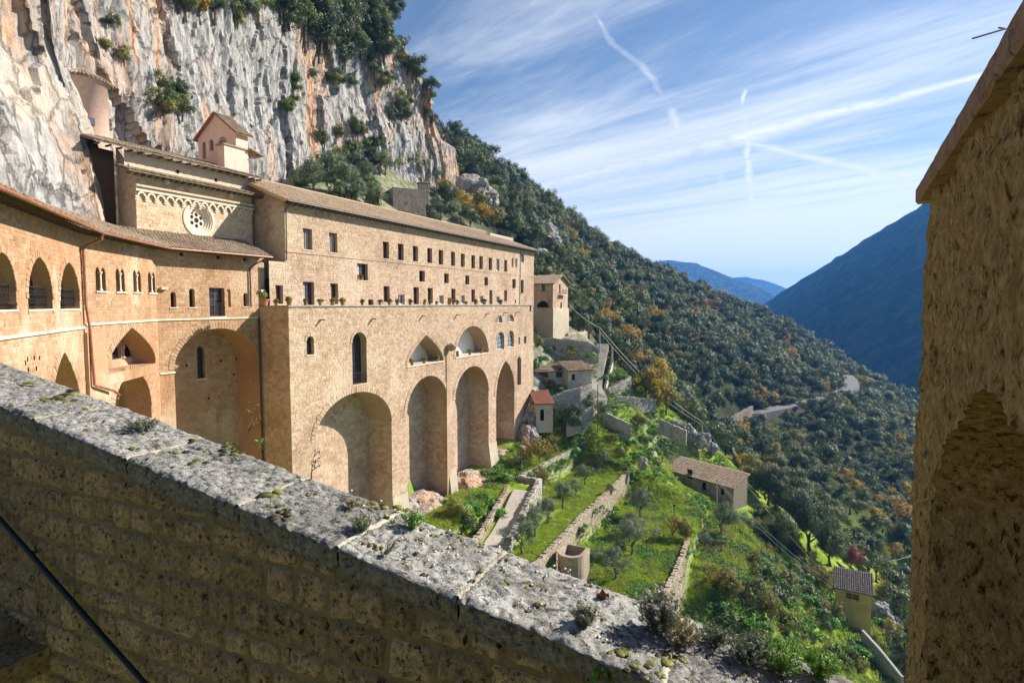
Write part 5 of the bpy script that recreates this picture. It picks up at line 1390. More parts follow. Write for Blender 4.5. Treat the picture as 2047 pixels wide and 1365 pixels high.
# ================================================================== round pink turret
tc = at(166, 215, 58.0)
tur = thing('turret', Vector((tc.x, tc.y, 13)), 'round pink plastered turret tucked behind the rock overhang', 'turret')
zt0, zt1 = 12.0, at(186, 170, 58).z
rT = (207 - 166) / FPX * 58
mb = MB(); lathe(mb, [(rT, zt0), (rT, zt1), (rT + .1, zt1), (rT + .1, zt1 + .12), (rT + .28, zt1 + .16)], (tc.x, tc.y, 0), 40); mb.smooth = True; mb.build('wall', M['pink_plaster'], tur)
mb = MB(); lathe(mb, [(rT + .45, zt1 + .14), (rT + .45, zt1 + .2), (.05, zt1 + 1.5)], (tc.x, tc.y, 0), 40); tro = mb.build('roof', M['roof_bed'], tur)
mb = MB()
for k in range(44):
    a = 2 * math.pi * k / 44; dv = Vector((math.cos(a), math.sin(a), 0))
    p = Vector((tc.x, tc.y, 0)) + dv * (rT + .5) + Vector((0, 0, zt1 + .24)); q = Vector((tc.x, tc.y, zt1 + 1.56)) + dv * .1
    for j in range(4): mb.tube([p.lerp(q, j / 4), p.lerp(q, (j + 1.1) / 4)], [.16 * (1 - j / 5), .16 * (1 - (j + 1.2) / 5.4)], 5, rng.random())
tag(mb.build('roof_tiles', M['roof_tile'], tro), kind='stuff')
pw = at(188, 238, 55.9); dv = Vector((pw.x - tc.x, pw.y - tc.y, 0)).normalized(); sdv = Vector((-dv.y, dv.x, 0)); pcw = Vector((tc.x, tc.y, pw.z)) + dv * rT
mb = MB(); mb.box(pcw, dv * .05, sdv * .36, (0, 0, .36)); wo = mb.build('window', M['brown_frame'], tur)
mb = MB(); mb.box(pcw + dv * .03, dv * .05, sdv * .27, (0, 0, .27)); mb.build('pane', M['blue_glass'], wo)

# ================================================================== smaller buildings
def house(name, corner, zb, zw, len_r, len_l, label, category, wall='main_stone', dir_r=BD, gable='right', rise=1.6, oh=.35, tile='main_tile', stones=True, wins=(), most=0, seed=1, course=(.24, .34), length=(.3, .6), mono=None, tile_pitch=.27):
    """corner nearest the camera; right face runs along dir_r, left face back from it"""
    F1 = Frame(corner, dir_r); n_ = F1.n
    F2 = Frame(corner, -n_, flip=(Frame((0, 0), -n_).n.dot(F1.d) > 0))
    rt_ = thing(name, Vector((corner[0], corner[1], zb)), label, category)
    w1 = [(F1, q) for f, q in wins if f == 'r']; w2 = [(F2, q) for f, q in wins if f == 'l']
    mid = len_r / 2
    o1 = [(0, zb), (len_r, zb), (len_r, zw)] + ([(mid, zw + rise)] if gable == 'right' else []) + [(0, zw)]
    o2 = [(0, zb), (len_l, zb), (len_l, zw)] + ([(len_l / 2, zw + rise)] if gable == 'left' else []) + [(0, zw)]
    if mono: o2 = [(0, zb), (len_l, zb), (len_l, zw + mono), (0, zw)]; o1 = [(0, zb), (len_r, zb), (len_r, zw), (0, zw)]
    ms = Masonry(rt_, wall, seed); mb = MB()
    for F, o_, ww in ((F1, o1, w1), (F2, o2, w2)):
        hs = [q[0] for _, q in ww]; wall_face(mb, F, o_, hs, 0, .5, [.3] * len(hs))
        if stones: ms.lay(F, o_, hs, 0, course=course, length=length, proud=.03)
        for _, q in ww: window(rt_, F, q[0], 0, .28, q[1], q[2], q[3] if len(q) > 3 else (1, 1))
    F3 = Frame(F1.pt(len_r, 0).to_2d(), -n_, flip=not (Frame((0, 0), -n_).n.dot(F1.d) > 0)); wall_face(mb, F3, o2, [], 0)
    F4 = Frame(F1.pt(0, 0, -len_l).to_2d(), dir_r, flip=True); wall_face(mb, F4, [(0, zb), (len_r, zb), (len_r, zw + (mono or 0)), (0, zw + (mono or 0))] if gable != 'right' or mono else o1, [], 0)
    mb.build('wall', M[wall], rt_)
    if stones: ms.done(most)
    mb, tb = MB(), MB()
    def plane(a, b, c, d):
        slab_quad(mb, a, b, c, d, .12); roof_quad(tb, a, b, c, d, rng, tile_pitch, .42)
    P = lambda a, z, o: F1.pt(a, z, o)
    if mono is not None: plane(P(-oh, zw - .02, oh), P(len_r + oh, zw - .02, oh), P(len_r + oh, zw + mono + .08, -len_l - oh), P(-oh, zw + mono + .08, -len_l - oh))
    elif gable == 'right':
        plane(P(-oh, zw - .1, oh), P(-oh, zw - .1, -len_l - oh), P(mid, zw + rise + .1, -len_l - oh), P(mid, zw + rise + .1, oh))
        plane(P(len_r + oh, zw - .1, oh), P(len_r + oh, zw - .1, -len_l - oh), P(mid, zw + rise + .1, -len_l - oh), P(mid, zw + rise + .1, oh))
    elif gable == 'left':
        plane(P(-oh, zw - .1, oh), P(len_r + oh, zw - .1, oh), P(len_r + oh, zw + rise + .1, -len_l / 2), P(-oh, zw + rise + .1, -len_l / 2))
        plane(P(-oh, zw - .1, -len_l - oh), P(len_r + oh, zw - .1, -len_l - oh), P(len_r + oh, zw + rise + .1, -len_l / 2), P(-oh, zw + rise + .1, -len_l / 2))
    if mb.f:
        ro = mb.build('roof', M['roof_bed'], rt_); tag(tb.build('roof_tiles', M[tile], ro), kind='stuff')
    return rt_, F1, F2
# gate tower at the end of the long block
pT = at(1105, 600, 118); zT0, zT1 = at(1105, 672, 118).z, at(1105, 566, 118).z
Ft = Frame(pT.to_2d(), BD); Ft2 = Frame(pT.to_2d(), -Ft.n, flip=True)
if Ft2.n.dot(Ft.d) > 0: Ft2 = Frame(pT.to_2d(), -Ft.n, flip=False)
q5 = lambda x, y: (1000 + x * .27836, 520 + y * .27836)
def r5(F, a, b, c, d): return F.rect(*q5(a, b), *q5(c, d))
tow, T1, T2 = house('gate_tower', pT.to_2d(), zT0 - 2, zT1, Ft.px(1135, 600)[0], 9, 'square stone gate tower with gabled tile roof behind the long block', 'tower', gable='right', rise=1.7, oh=.6,
    wins=[('r', (p_rect(r5(Ft, 422, 172, 433, 240)), 'glass', 'brown_frame')), ('r', (p_round(r5(Ft, 431, 302, 443, 347)), 'glass', 'brown_frame')), ('l', (p_rect(r5(Ft2, 297, 170, 321, 223)), 'glass', 'brown_frame')), ('l', (p_round(r5(Ft2, 262, 293, 348, 340), 10), 'dark_room', None))], most=120, seed=3)
mb = MB(); zl = Ft2.px(*q5(310, 345))[1]
mb.box(Ft2.pt(4.5, (zl + zT0 - 2) / 2, .2), Ft2.d * 4.5, Ft2.n * .2, (0, 0, (zl - zT0 + 2) / 2)); mb.box(Ft.pt(4.3, (zl + zT0 - 2) / 2, .08), Ft.d * 4.5, Ft.n * .1, (0, 0, (zl - zT0 + 2) / 2)); mb.build('base', M['lower_stone'], tow)
a, z = Ft.px(*q5(437, 250)); box_part('balcony', Ft, a - 1.6, a + 1.6, z - .1, z + .05, .0, .8, 'pale_stone', tow); railing(tow, Ft, a - 1.5, a + 1.5, z + .1, z + 1.1, .75, 'balcony_railing', .2, False)
# workshop with mono roof under the retaining wall
wa, wb_ = at(1072, 760, 110), at(1182, 760, 113.5); wd2 = (wb_ - wa).to_2d().normalized()
Fw = Frame(wa.to_2d(), wd2); zw0, zw1 = at(1100, 782, 111).z, at(1100, 742, 111).z
wsh, _, _ = house('workshop', wa.to_2d(), zw0 - 1, zw1, (wb_ - wa).length, 5.5, 'low plastered workshop with broad tile roof and gridded windows', 'workshop', wall='rubble_plaster', dir_r=wd2, gable=None, mono=2.1, stones=False, oh=.4, tile='main_tile',
    wins=[('r', (p_rect(r5(Fw, 268, 785, 345, 862)), 'glass', 'brown_frame', (4, 3))), ('r', (p_round(r5(Fw, 400, 772, 465, 842), 8), 'glass', 'brown_frame', (3, 3))), ('r', (p_rect(r5(Fw, 515, 780, 540, 815)), 'dark_room', 'brown_frame'))])
# hut with the red roof
pH = at(1105, 830, 98); Fh = Frame(pH.to_2d(), BD); zh0, zh1 = at(1105, 850, 98).z, at(1105, 806, 98).z
hl = at(1072, 830, 97.4); ldir = (pH - hl).to_2d().normalized(); Fh_ = Frame(hl.to_2d(), ldir)
hut, H1, H2 = house('hut', hl.to_2d(), zh0 - 1.2, zh1, (pH - hl).length, 4.2, 'small whitewashed hut with red tile roof below the long block', 'hut', wall='rubble_plaster', dir_r=ldir, gable=None, mono=1.5, stones=False, oh=.3, tile='red_tile',
    wins=[('r', (p_round(r5(Fh_, 287, 1070, 316, 1152), 8), 'dark_room', None)), ('r', (p_rect(r5(Fh_, 338, 1075, 362, 1108)), 'grey_shutter', 'white_frame'))])
# stone shed on the lower terraces
p6 = lambda x, y: (950 + x * .29302, 780 + y * .29302)
sa, sb_ = at(*p6(1270, 560), 92), at(*p6(1760, 745), 101)
sa = at(*p6(1280, 548), 112); sb_ = at(*p6(1762, 742), 99.5); sa.z = sb_.z
sd_ = (sb_ - sa).to_2d().normalized(); Fs = Frame(sa.to_2d(), sd_); zs0 = sb_.z; zs1 = Fs.px(*p6(1750, 662))[1]
def r6(F, a, b, c, d): return F.rect(*p6(a, b), *p6(c, d))
fix = lambda r, z0: (r[0], r[1], z0, r[3])
shed, S1, S2 = house('stone_shed', sa.to_2d(), zs0 - 2, zs1, (sb_ - sa).length, 4.2, 'long stone shed with broken tile roof on the lower slope', 'shed', wall='shed_stone', dir_r=sd_, gable=None, mono=1.7, oh=.35, tile='main_tile', most=200, seed=9,
    wins=[('r', (p_rect(r6(Fs, 1447, 538, 1482, 605)), 'dark_room', None)), ('r', (p_rect(r6(Fs, 1545, 625, 1575, 682)), 'dark_room', None)), ('r', (p_rect(r6(Fs, 1672, 668, 1698, 715)), 'dark_room', None))])
# yellow transformer house
py = at(1668, 1240, 88); yd = Vector((.874, -.486)); Fy = Frame(py.to_2d(), yd); zy0 = py.z - 1.5; zy1 = at(1668, 1173, 88).z
yel, Y1, Y2 = house('transformer_house', py.to_2d(), zy0 - 2, zy1, 4.8, 4.0, 'yellow plastered transformer house with dark grey roof down the slope', 'utility house', wall='yellow_plaster', dir_r=yd, gable=None, mono=1.5, stones=False, oh=.3, tile='grey_tile', tile_pitch=.3,
    wins=[('r', (p_rect(Fy.rect(1690, 1186, 1718, 1199)), 'wood', 'yellow_plaster'))])
# ruins on the ledge above the roof
pr = at(786, 420, 117); Fr = Frame(pr.to_2d(), (at(851, 420, 120) - pr).to_2d().normalized())
house('ruined_house', pr.to_2d(), at(790, 432, 119).z - 1, at(790, 378, 119).z, (at(851, 420, 120) - pr).to_2d().length, 5, 'roofless ruined stone house on the ledge above the long roof', 'ruin', wall='warm_dry_stone', dir_r=Fr.d.to_2d(), gable=None, stones=True, seed=15)
pr2 = at(838, 395, 125); Fr2 = Frame(pr2.to_2d(), (at(857, 395, 125.5) - pr2).to_2d().normalized())
house('stone_hut', pr2.to_2d(), pr2.z - 3, at(838, 366, 125).z, (at(857, 395, 125.5) - pr2).to_2d().length, 3, 'tiny stone hut with flat tile roof behind the ruined house', 'hut', wall='dry_stone', dir_r=Fr2.d.to_2d(), gable=None, mono=.4, seed=16, oh=.3, wins=[('r', (p_rect(Fr2.rect(843, 376, 849, 384)), 'dark_room', 'white_frame'))])

# ================================================================== garden walls, paths and terraces
def V3(s, n, z): x, y = sn_xy(s, n); return Vector((x, y, z))
def wall_run(name, top, base, label, mat='dry_stone', th=.5, seed=1, side=None, cap=True, course=(.16, .28), length=(.2, .48), category='wall', group=None, most=60):
    """a free-standing or retaining stone wall along top points; base: heights under each point"""
    top = [Vector(p) for p in top]; rng_ = random.Random(seed)
    rt_ = thing(name, Vector((top[0].x, top[0].y, base[0])), label, category, group)
    ms = Masonry(rt_, mat, seed); mb = MB()
    for i in range(len(top) - 1):
        a, b = top[i], top[i + 1]; d = (b - a).to_2d(); L = d.length
        if L < .05: continue
        F = Frame(a.to_2d(), d.normalized())
        toward = -Vector((a.x, a.y, 0)) if side is None else Vector(side)
        if F.n.dot(toward) < 0: F = Frame(a.to_2d(), d.normalized(), flip=True)
        zb0, zb1 = base[i] - .6, base[i + 1] - .6
        poly = [(0, zb0), (L, zb1), (L, b.z), (0, a.z)]
        wall_face(mb, F, poly, [], 0)
        vs = [F.pt(0, a.z, 0), F.pt(L, b.z, 0), F.pt(L, b.z, -th), F.pt(0, a.z, -th), F.pt(0, zb0, -th), F.pt(L, zb1, -th), F.pt(0, zb0, 0), F.pt(L, zb1, 0)]
        mb.add(vs, [(0, 1, 2, 3), (3, 2, 5, 4), (0, 3, 4, 6), (1, 7, 5, 2)])
        for st in stone_boxes(F, poly, [], 0, rng_, course, length, .025, .07): ms.L.append((F, st, -.01))
        if cap:                                    # uneven stones along the top
            x = 0
            while x < L - .1:
                l = rng_.uniform(.22, .55); x1 = min(x + l, L); z = a.z + (b.z - a.z) * (x + x1) / 2 / L; h = rng_.uniform(.03, .2)
                c = F.pt((x + x1) / 2, z + h / 2 - .02, -th / 2 + rng_.uniform(-.06, .06)); j = lambda: rng_.uniform(-.03, .03)
                ms.mb.box(c, F.d * ((x1 - x) / 2 - .015) + Vector((0, 0, j())), F.n * (th / 2 + rng_.uniform(-.06, .05)), (j(), j(), h / 2 + .02), rng_.random()); x = x1
    mb.build('core', M[mat], rt_); ms.done(most); return rt_
wall_run('retaining_wall', [V3(s_, n_, -25.5) for s_, n_ in ((37, 5.7), (43, 6.1), (50, 6.7), (57, 7.3), (66, 8.0))], [-29.2] * 5, 'long grey drystone wall holding the weedy strip under the arches', seed=2, side=(.9, -.4, 0), most=120)
wall_run('retaining_wall', [V3(36.9, 5.4, -25.3), V3(36.6, 9.3, -25.3)], [-27, -29.2], 'short grey wall closing the head of the garden ramp', seed=3, side=(-.4, -.9, 0))
wall_run('garden_wall', [V3(36.6, 9.3, -25.2), V3(30, 10.5, -26.2), V3(22, 12.2, -27.3), V3(12, 13.3, -27.8)], [-29.3] * 4, 'sloping stone wall on the outer side of the garden ramp', seed=4, side=(.9, -.4, 0), most=120)
wall_run('garden_wall', [V3(33.5, 5.9, -25.6), V3(27, 7.3, -26.6), V3(20, 8.8, -27.2), V3(12, 10, -27.8)], [-26.6, -27.8, -28.6, -29], 'low crumbling stone wall on the inner side of the garden ramp', seed=5, side=(.9, -.4, 0), mat='warm_dry_stone')
wall_run('retaining_wall', [V3(s_, N2 + .12 * math.sin(s_), -28.55 - .1 * (s_ < 25)) for s_ in (10, 20, 28, 36, 45, 52, 57.5)], [-33.4] * 7, 'long sunlit drystone wall between the two olive terraces', mat='warm_dry_stone', seed=6, side=(.9, -.4, 0), most=200)
wall_run('retaining_wall', [V3(s_, N3 + .2 * math.sin(s_ * .7), -32.7) for s_ in (4, 14, 22, 30, 37, 43.5)], [float(np.interp(s_, [0, 25, 43, 60], [-43, -42, -36.3, -36])) - .5 for s_ in (4, 14, 22, 30, 37, 43.5)], 'tall brown drystone wall below the lower olive terrace', mat='warm_dry_stone', seed=7, side=(.9, -.4, 0), most=120)
# ramp and stairs
def ribbon(name, pts, width, mat, label, lift=.05, th=.3, kind='structure'):
    mb = MB(); P = [Vector(p) for p in pts]; vs = []
    for i, p in enumerate(P):
        t = (P[min(i + 1, len(P) - 1)] - P[max(i - 1, 0)]); t.z = 0; t.normalize(); s_ = Vector((t.y, -t.x, 0)); w_ = width[i] if isinstance(width, (list, tuple)) else width
        vs += [p + s_ * w_ / 2 + Vector((0, 0, lift)), p - s_ * w_ / 2 + Vector((0, 0, lift)), p + s_ * (w_ / 2) - Vector((0, 0, th)), p - s_ * (w_ / 2) - Vector((0, 0, th))]
    for i in range(len(P) - 1):
        a, b = 4 * i, 4 * i + 4; mb.f += [tuple(x for x in q) for q in ((a, b, b + 1, a + 1), (a, a + 2, b + 2, b), (a + 1, b + 1, b + 3, a + 3))]; mb.t += [.5] * 3
    mb.v = [tuple(v) for v in vs]
    o = mb.build(name, M[mat]); return tag(o, label, None, None, kind)
ribbon('path', [Vector((*sn_xy(s_, n_), g_at(*sn_xy(s_, n_)))) for s_, n_ in ((36.2, 7.4), (33.5, 7.9), (31, 8.4), (28.5, 9.0), (26, 9.5), (23, 10.1), (20, 10.7), (12, 11.8))], [3.0, 2.6, 2.5, 2.5, 2.5, 2.6, 2.6, 2.8], 'path_stone', 'stone ramp down into the garden', .22)
pth = [at(1204, 688, 123), at(1203, 705, 121), at(1198, 728, 118), at(1194, 752, 115), at(1192, 775, 112), at(1200, 795, 109.5), at(1184, 815, 107), at(1160, 835, 104)]
ribbon('path', pth, [2.6, 2.4, 2.2, 2.1, 2.2, 2.6, 1.7, 1.5], 'path_stone', 'concrete lane coming down beside the retaining walls', .10, 1.2)
road_px = [(1425, 868, 186), (1445, 858, 189), (1478, 846, 196), (1510, 834, 204), (1545, 827, 210), (1580, 820, 217), (1620, 812, 226), (1655, 801, 238), (1685, 791, 250), (1703, 779, 266), (1700, 766, 285), (1690, 757, 300)]
road = [at(*q) for q in road_px]
ROAD = [Vector((p.x, p.y, 0)) for p in road]
ribbon('road', road, 6.0, 'asphalt', 'narrow asphalt road curving along the wooded valley side', 2.0, 4.0)
wall_run('road_wall', [at(1437, 857, 184) + Vector((0, 0, 1.4)), at(1470, 843, 190) + Vector((0, 0, 2.2)), at(1505, 826, 199) + Vector((0, 0, 2.6))], [at(1437, 857, 184).z - 2, at(1470, 843, 190).z - 2, at(1505, 826, 199).z - 2], 'pale stone guard wall along the near bend of the road', mat='warm_dry_stone', seed=11, th=.6)
# walls near the gate tower
wall_run('retaining_wall', [at(1062, 678, 116.4), at(1100, 677, 116.9), at(1140, 679, 117.3), at(1175, 684, 117.8), at(1197, 696, 118.4)], [at(1062, 678, 116).z - 7.5] * 4 + [at(1197, 696, 118).z - 4.5], 'ivy-streaked grey retaining wall below the gate tower', seed=12, most=120)
wall_run('parapet_wall', [at(1136, 667, 124), at(1173, 663, 130)], [at(1136, 690, 124).z, at(1173, 686, 130).z], 'pale sunlit parapet wall right of the gate tower', mat='pale_stone', seed=13, th=.4)
wall_run('retaining_wall', [at(1084, 806, 104), at(1108, 792, 105), at(1132, 782, 106), at(1160, 776, 107), at(1183, 766, 109)], [at(1095, 830, 104).z - 1] * 2 + [at(1132, 825, 106).z, at(1160, 822, 107).z, at(1183, 800, 109).z], 'curved stone wall holding the workshop yard', seed=14, most=120)
wall_run('lane_wall', [at(1222, 694, 122), at(1222, 720, 119), at(1214, 748, 115.5), at(1208, 770, 113)], [at(1222, 712, 122).z - 2, at(1222, 738, 119).z - 2, at(1216, 765, 115.5).z - 2, at(1208, 785, 113).z - 2], 'low stone wall on the outer edge of the lane', seed=15, th=.4, side=(-1, -.2, 0))
wall_run('retaining_wall', [at(1262, 754, 118), at(1240, 764, 115), at(1218, 778, 112.5)], [at(1262, 796, 118).z, at(1240, 796, 115).z, at(1218, 800, 112.5).z], 'stone wall stepping down beside the lane', seed=16)
wall_run('retaining_wall', [at(1232, 793, 112), at(1268, 795, 114), at(1312, 799, 118)], [at(1232, 818, 112).z, at(1268, 818, 114).z, at(1312, 818, 118).z], 'long low stone wall under the yellow-green trees', seed=17)
wall_run('garden_wall', [at(1352, 868, 118), at(1399, 906, 115)], [at(1352, 890, 118).z - 1, at(1399, 928, 115).z - 1], 'short stone wall standing uphill of the shed', mat='shed_stone', seed=18)
wall_run('garden_wall', [at(1462, 868, 138), at(1464, 900, 131), at(1478, 925, 126), at(1496, 955, 120), at(1510, 975, 117)], [at(1462, 868, 138).z - 1.6, at(1464, 900, 131).z - 1.6, at(1478, 925, 126).z - 1.6, at(1496, 955, 120).z - 1.6, at(1510, 975, 117).z - 1.6], 'narrow winding stone wall right of the shed', seed=19, mat='warm_dry_stone', th=.45)
wall_run('channel_wall', [at(1722, 1258, 83), at(1760, 1300, 79), at(1802, 1352, 75)], [at(1722, 1258, 83).z - 2, at(1760, 1300, 79).z - 2, at(1802, 1352, 75).z - 2], 'straight concrete wall running downhill past the transformer house', mat='concrete', seed=20, th=.35, cap=False)
wall_run('garden_wall', [at(1492, 1262, 68), at(1532, 1222, 74)], [at(1492, 1262, 68).z - 1.5, at(1532, 1222, 74).z - 1.5], 'short wall top showing among the shrubs of the lower bank', mat='warm_dry_stone', seed=21, th=.8)
wall_run('retaining_wall', [at(606, 392, 108), at(680, 362, 117), at(740, 372, 119), at(775, 388, 121)], [at(606, 400, 108).z - 2, at(680, 380, 117).z - 2, at(740, 392, 119).z - 2, at(775, 405, 121).z - 2], 'rubble terrace wall among the olives above the long roof', seed=22)
wall_run('retaining_wall', [at(690, 408, 112), at(740, 396, 115), at(788, 412, 118)], [at(690, 420, 112).z - 2, at(740, 412, 115).z - 2, at(788, 425, 118).z - 2], 'tumbled terrace wall just above the long roof', seed=23)
cp_ = at(1080, 679, 119.5); car = thing('parked_car', cp_, 'small white car parked under the gate tower, half hidden by the long block', 'car', rz=.25)
mb = MB(); pr_ = [(-2.0, .35), (-2.0, .8), (-1.9, .95), (-1.1, 1.0), (-.6, 1.42), (.9, 1.45), (1.6, 1.02), (2.0, .9), (2.05, .35)]
for yy in (-.8, .8): pass
n = len(pr_); vs = [(x, -.82, z) for x, z in pr_] + [(x, .82, z) for x, z in pr_]; mb.add(vs, [(i, i + 1, n + i + 1, n + i) for i in range(n - 1)] + [tuple(range(n))[::-1], tuple(range(n, 2 * n))]); mb.build('body', M['white_paint'], car, True)
mb = MB(); mb.box((.15, 0, 1.2), (.72, 0, 0), (0, .84, 0), (0, 0, .16)); mb.build('window', M['glass'], car, True)
for x in (-1.25, 1.3):
    for y in (-.75, .75): mb = MB(); mb.tube([(x, y - .1, .32), (x, y + .1, .32)], .32, 14); mb.build('wheel', M['iron'], car, True)
an = at(1136, 770, 109.5); Fn = Frame(an.to_2d(), (at(1183, 770, 111.5) - an).to_2d().normalized())
house('annex', an.to_2d(), an.z - 2, at(1136, 741, 109.5).z, (at(1183, 770, 111.5) - an).to_2d().length, 4.0, 'small stone annex joined to the right of the workshop', 'annex', wall='rubble_plaster', dir_r=Fn.d.to_2d(), gable=None, mono=1.3, stones=True, oh=.3, seed=41, wins=[('r', (p_rect(Fn.rect(1143, 748, 1150, 760)), 'dark_room', 'brown_frame'))])
wall_run('retaining_wall', [at(1135, 838, 101), at(1160, 828, 102.5), at(1186, 815, 104.5)], [at(1135, 855, 101).z - 1, at(1160, 848, 102.5).z - 1, at(1186, 836, 104.5).z - 1], 'low stone wall between the hut and the lane foot', seed=42)
wall_run('retaining_wall', [at(1205, 822, 106), at(1232, 836, 105), at(1262, 850, 104.5)], [at(1205, 838, 106).z - 1, at(1232, 852, 105).z - 1, at(1262, 866, 104.5).z - 1], 'broken stone wall stepping down from the lane foot', seed=43)
wall_run('retaining_wall', [at(1318, 838, 112), at(1345, 850, 112), at(1372, 862, 111)], [at(1318, 850, 112).z - 1, at(1345, 862, 112).z - 1, at(1372, 874, 111).z - 1], 'short broken wall above the shed gully', seed=44)
# small bridge abutment at the lower right
ab = at(1790, 1268, 88); wall_run('bridge_parapet', [at(1768, 1258, 90), at(1812, 1250, 95)], [at(1768, 1290, 90).z, at(1812, 1285, 95).z], 'grey stone bridge parapet beside the foreground pier', mat='dry_stone', seed=24, th=1.2, cap=False)
# stone water tank at the head of the sunlit wall
ct = on_z(1148, 1098, -28.7); tank = thing('water_tank', Vector((ct.x, ct.y, -33)), 'stone water tank with rounded end on the terrace wall', 'water tank')
def tank_ring(a, b, n=9):
    """rounded-end plan: half width a, straight length b"""
    pts = [Vector((-a, -b)), ] + [Vector((a * math.cos(math.pi + 0 + math.pi * k / n), -b + a * math.sin(math.pi + math.pi * k / n))) for k in range(1, n)] + [Vector((a, -b)), Vector((a, b)), Vector((-a, b))]
    return pts
rotT = math.atan2(FL.d.y, FL.d.x) - math.pi / 2
def rot2(p): c_, s_ = math.cos(rotT), math.sin(rotT); return Vector((p.x * c_ - p.y * s_ + ct.x, p.x * s_ + p.y * c_ + ct.y))
O_, I_ = [rot2(p) for p in tank_ring(1.55, 1.0)], [rot2(p) for p in tank_ring(1.15, .85)]
mb = MB(); n = len(O_); zt_, zb_ = -28.6, -35
vs = [(p.x, p.y, zt_) for p in O_] + [(p.x, p.y, zt_) for p in I_] + [(p.x, p.y, zt_ - 1.6) for p in I_] + [(p.x, p.y, zb_) for p in O_]
mb.add(vs, [(i, (i + 1) % n, n + (i + 1) % n, n + i) for i in range(n)] + [(n + i, n + (i + 1) % n, 2 * n + (i + 1) % n, 2 * n + i) for i in range(n)] + [(3 * n + i, 3 * n + (i + 1) % n, (i + 1) % n, i) for i in range(n)] + [tuple(range(2 * n, 3 * n))])
mb.build('shell', M['shed_stone'], tank)
mb = MB(); mb.tube([(p.x, p.y, zt_ - .25) for p in I_[:11]], .05, 5); mb.build('pipe', M['iron'], tank)
# bedrock at the foot of the arches and beside them
k = 0
names_r = ['pink bedrock apron spilling from the widest arch', 'pale bedrock apron spilling from the second arch', 'pink bedrock apron spilling from the third arch', 'grey bedrock apron spilling from the pointed arch']
for (poly_, rr_a, _), nm in zip(arches, names_r):
    m_ = (rr_a[0] + rr_a[1]) / 2; w_ = rr_a[1] - rr_a[0]; c = FL.pt(m_, 0, -1.2); c.z = g_at(*FL.pt(m_, 0, .8).to_2d()) - .8
    o = rock_lump('bedrock', c, w_ * .52, 'pink_rock', None, 30 + k, (1.0, .62, .42), 5, .42, nm, 'rock', 'bedrock under the arches'); o.rotation_euler = (.0, 0, math.atan2(FL.d.y, FL.d.x)); k += 1
for (u, v, Y, r_, nm) in [(1052, 872, 97, 2.0, 'tall white rock at the right foot of the long block'), (1046, 908, 94, 1.7, 'white rock below the pointed arch pier'), (1062, 830, 100, 2.4, 'white rock against the end of the long block'), (1032, 928, 90, 1.2, 'low white rock by the third arch pier'), (1058, 795, 103, 2.0, 'white rock left of the red-roofed hut'),
                       (1375, 866, 118, 1.8, 'rocky white outcrop uphill of the shed'), (1405, 880, 117, 1.5, 'rocky white outcrop right of the short wall'), (1350, 852, 119, 1.3, 'white outcrop under the yellow-green trees'), (1425, 897, 118, 1.1, 'small white outcrop near the winding wall'),
                       (1285, 925, 97, .9, 'grey boulder on the green gully'), (1760, 1225, 94, 1.8, 'grey rock face right of the transformer house'), (1780, 1250, 92, 1.6, 'grey rock beside the straight concrete wall')]:
    p = at(u, v, Y); rock_lump('boulder', p, r_, 'rock', None, int(u), (1, .9, 1.1), 4, .5, nm, 'rock', None)
for (u, v, Y, r_, nm) in [(935, 388, 158, 6, 'large pale crag at the right foot of the cliff'), (957, 400, 160, 4.5, 'pale crag trailing right of the cliff foot'), (1085, 470, 176, 4.2, 'pale crag among trees above the roof end'), (1100, 490, 172, 3.6, 'lower pale crag among trees above the gate tower'), (1078, 520, 160, 3.5, 'pale crag behind the end of the long roof')]:
    rock_lump('crag', at(u, v, Y), r_, 'rock', None, int(u), (1.1, .8, .8), 4, .5, nm, 'rock', 'crags on the wooded slope')

# ================================================================== poles and cables
POLE = {}
def pole(u, v0, v1, label, mat='pole', r=.12, arm=False, Y=None):
    p = hit(u, v1, BV_G) if Y is None else at(u, v1, Y)
    top = at(u, v0, p.y); rt_ = thing('utility_pole', p, label, 'pole', 'utility poles')
    mb = MB(); mb.tube([p + Vector((0, 0, -.8)), p.lerp(top, .5), top], [r * 1.15, r, r * .75], 8); mb.build('shaft', M[mat], rt_)
    if arm:
        mb = MB(); mb.box(top + Vector((0, 0, -.25)), (.45, .1, 0), (-.01, .04, 0), (0, 0, .05)); mb.build('crossarm', M['iron'], rt_)
    POLE[label] = top; return top
T1_ = pole(1199, 655, 702, 'pale concrete pole standing at the top of the lane', arm=True, Y=121)
T2_ = pole(1195, 768, 872, 'slender wooden pole in front of the lane foot', 'wood_pole', .1)
T3_ = pole(1404, 843, 896, 'pale pole beside the rocky outcrop above the shed', arm=True)
T4_ = pole(1433, 958, 1016, 'pale pole in front of the stone shed', 'pole', .1)
T5_ = pole(1442, 1027, 1108, 'leaning wooden pole under the broad olive', 'wood_pole', .1)
T6_ = pole(1773, 1121, 1212, 'taller of the two poles near the foreground pier', 'wood_pole', .13, Y=100)
T7_ = pole(1780, 1140, 1216, 'shorter of the two poles near the foreground pier', 'wood_pole', .13, Y=99)
lp = hit(1346, 1054, BV_G); lt = at(1348, 1012, lp.y); lamp = thing('lamp_post', lp, 'black lamp post with round head on the lower terrace', 'lamp post')
mb = MB(); mb.tube([lp + Vector((0, 0, -.4)), lt], .05, 7); mb.build('post', M['iron'], lamp)
mb = MB(); lathe(mb, [(.02, -.1), (.16, 0), (.2, .18), (.16, .34), (.05, .42), (.01, .46)], lt, 12); mb.build('lamp_head', M['iron'], lamp)
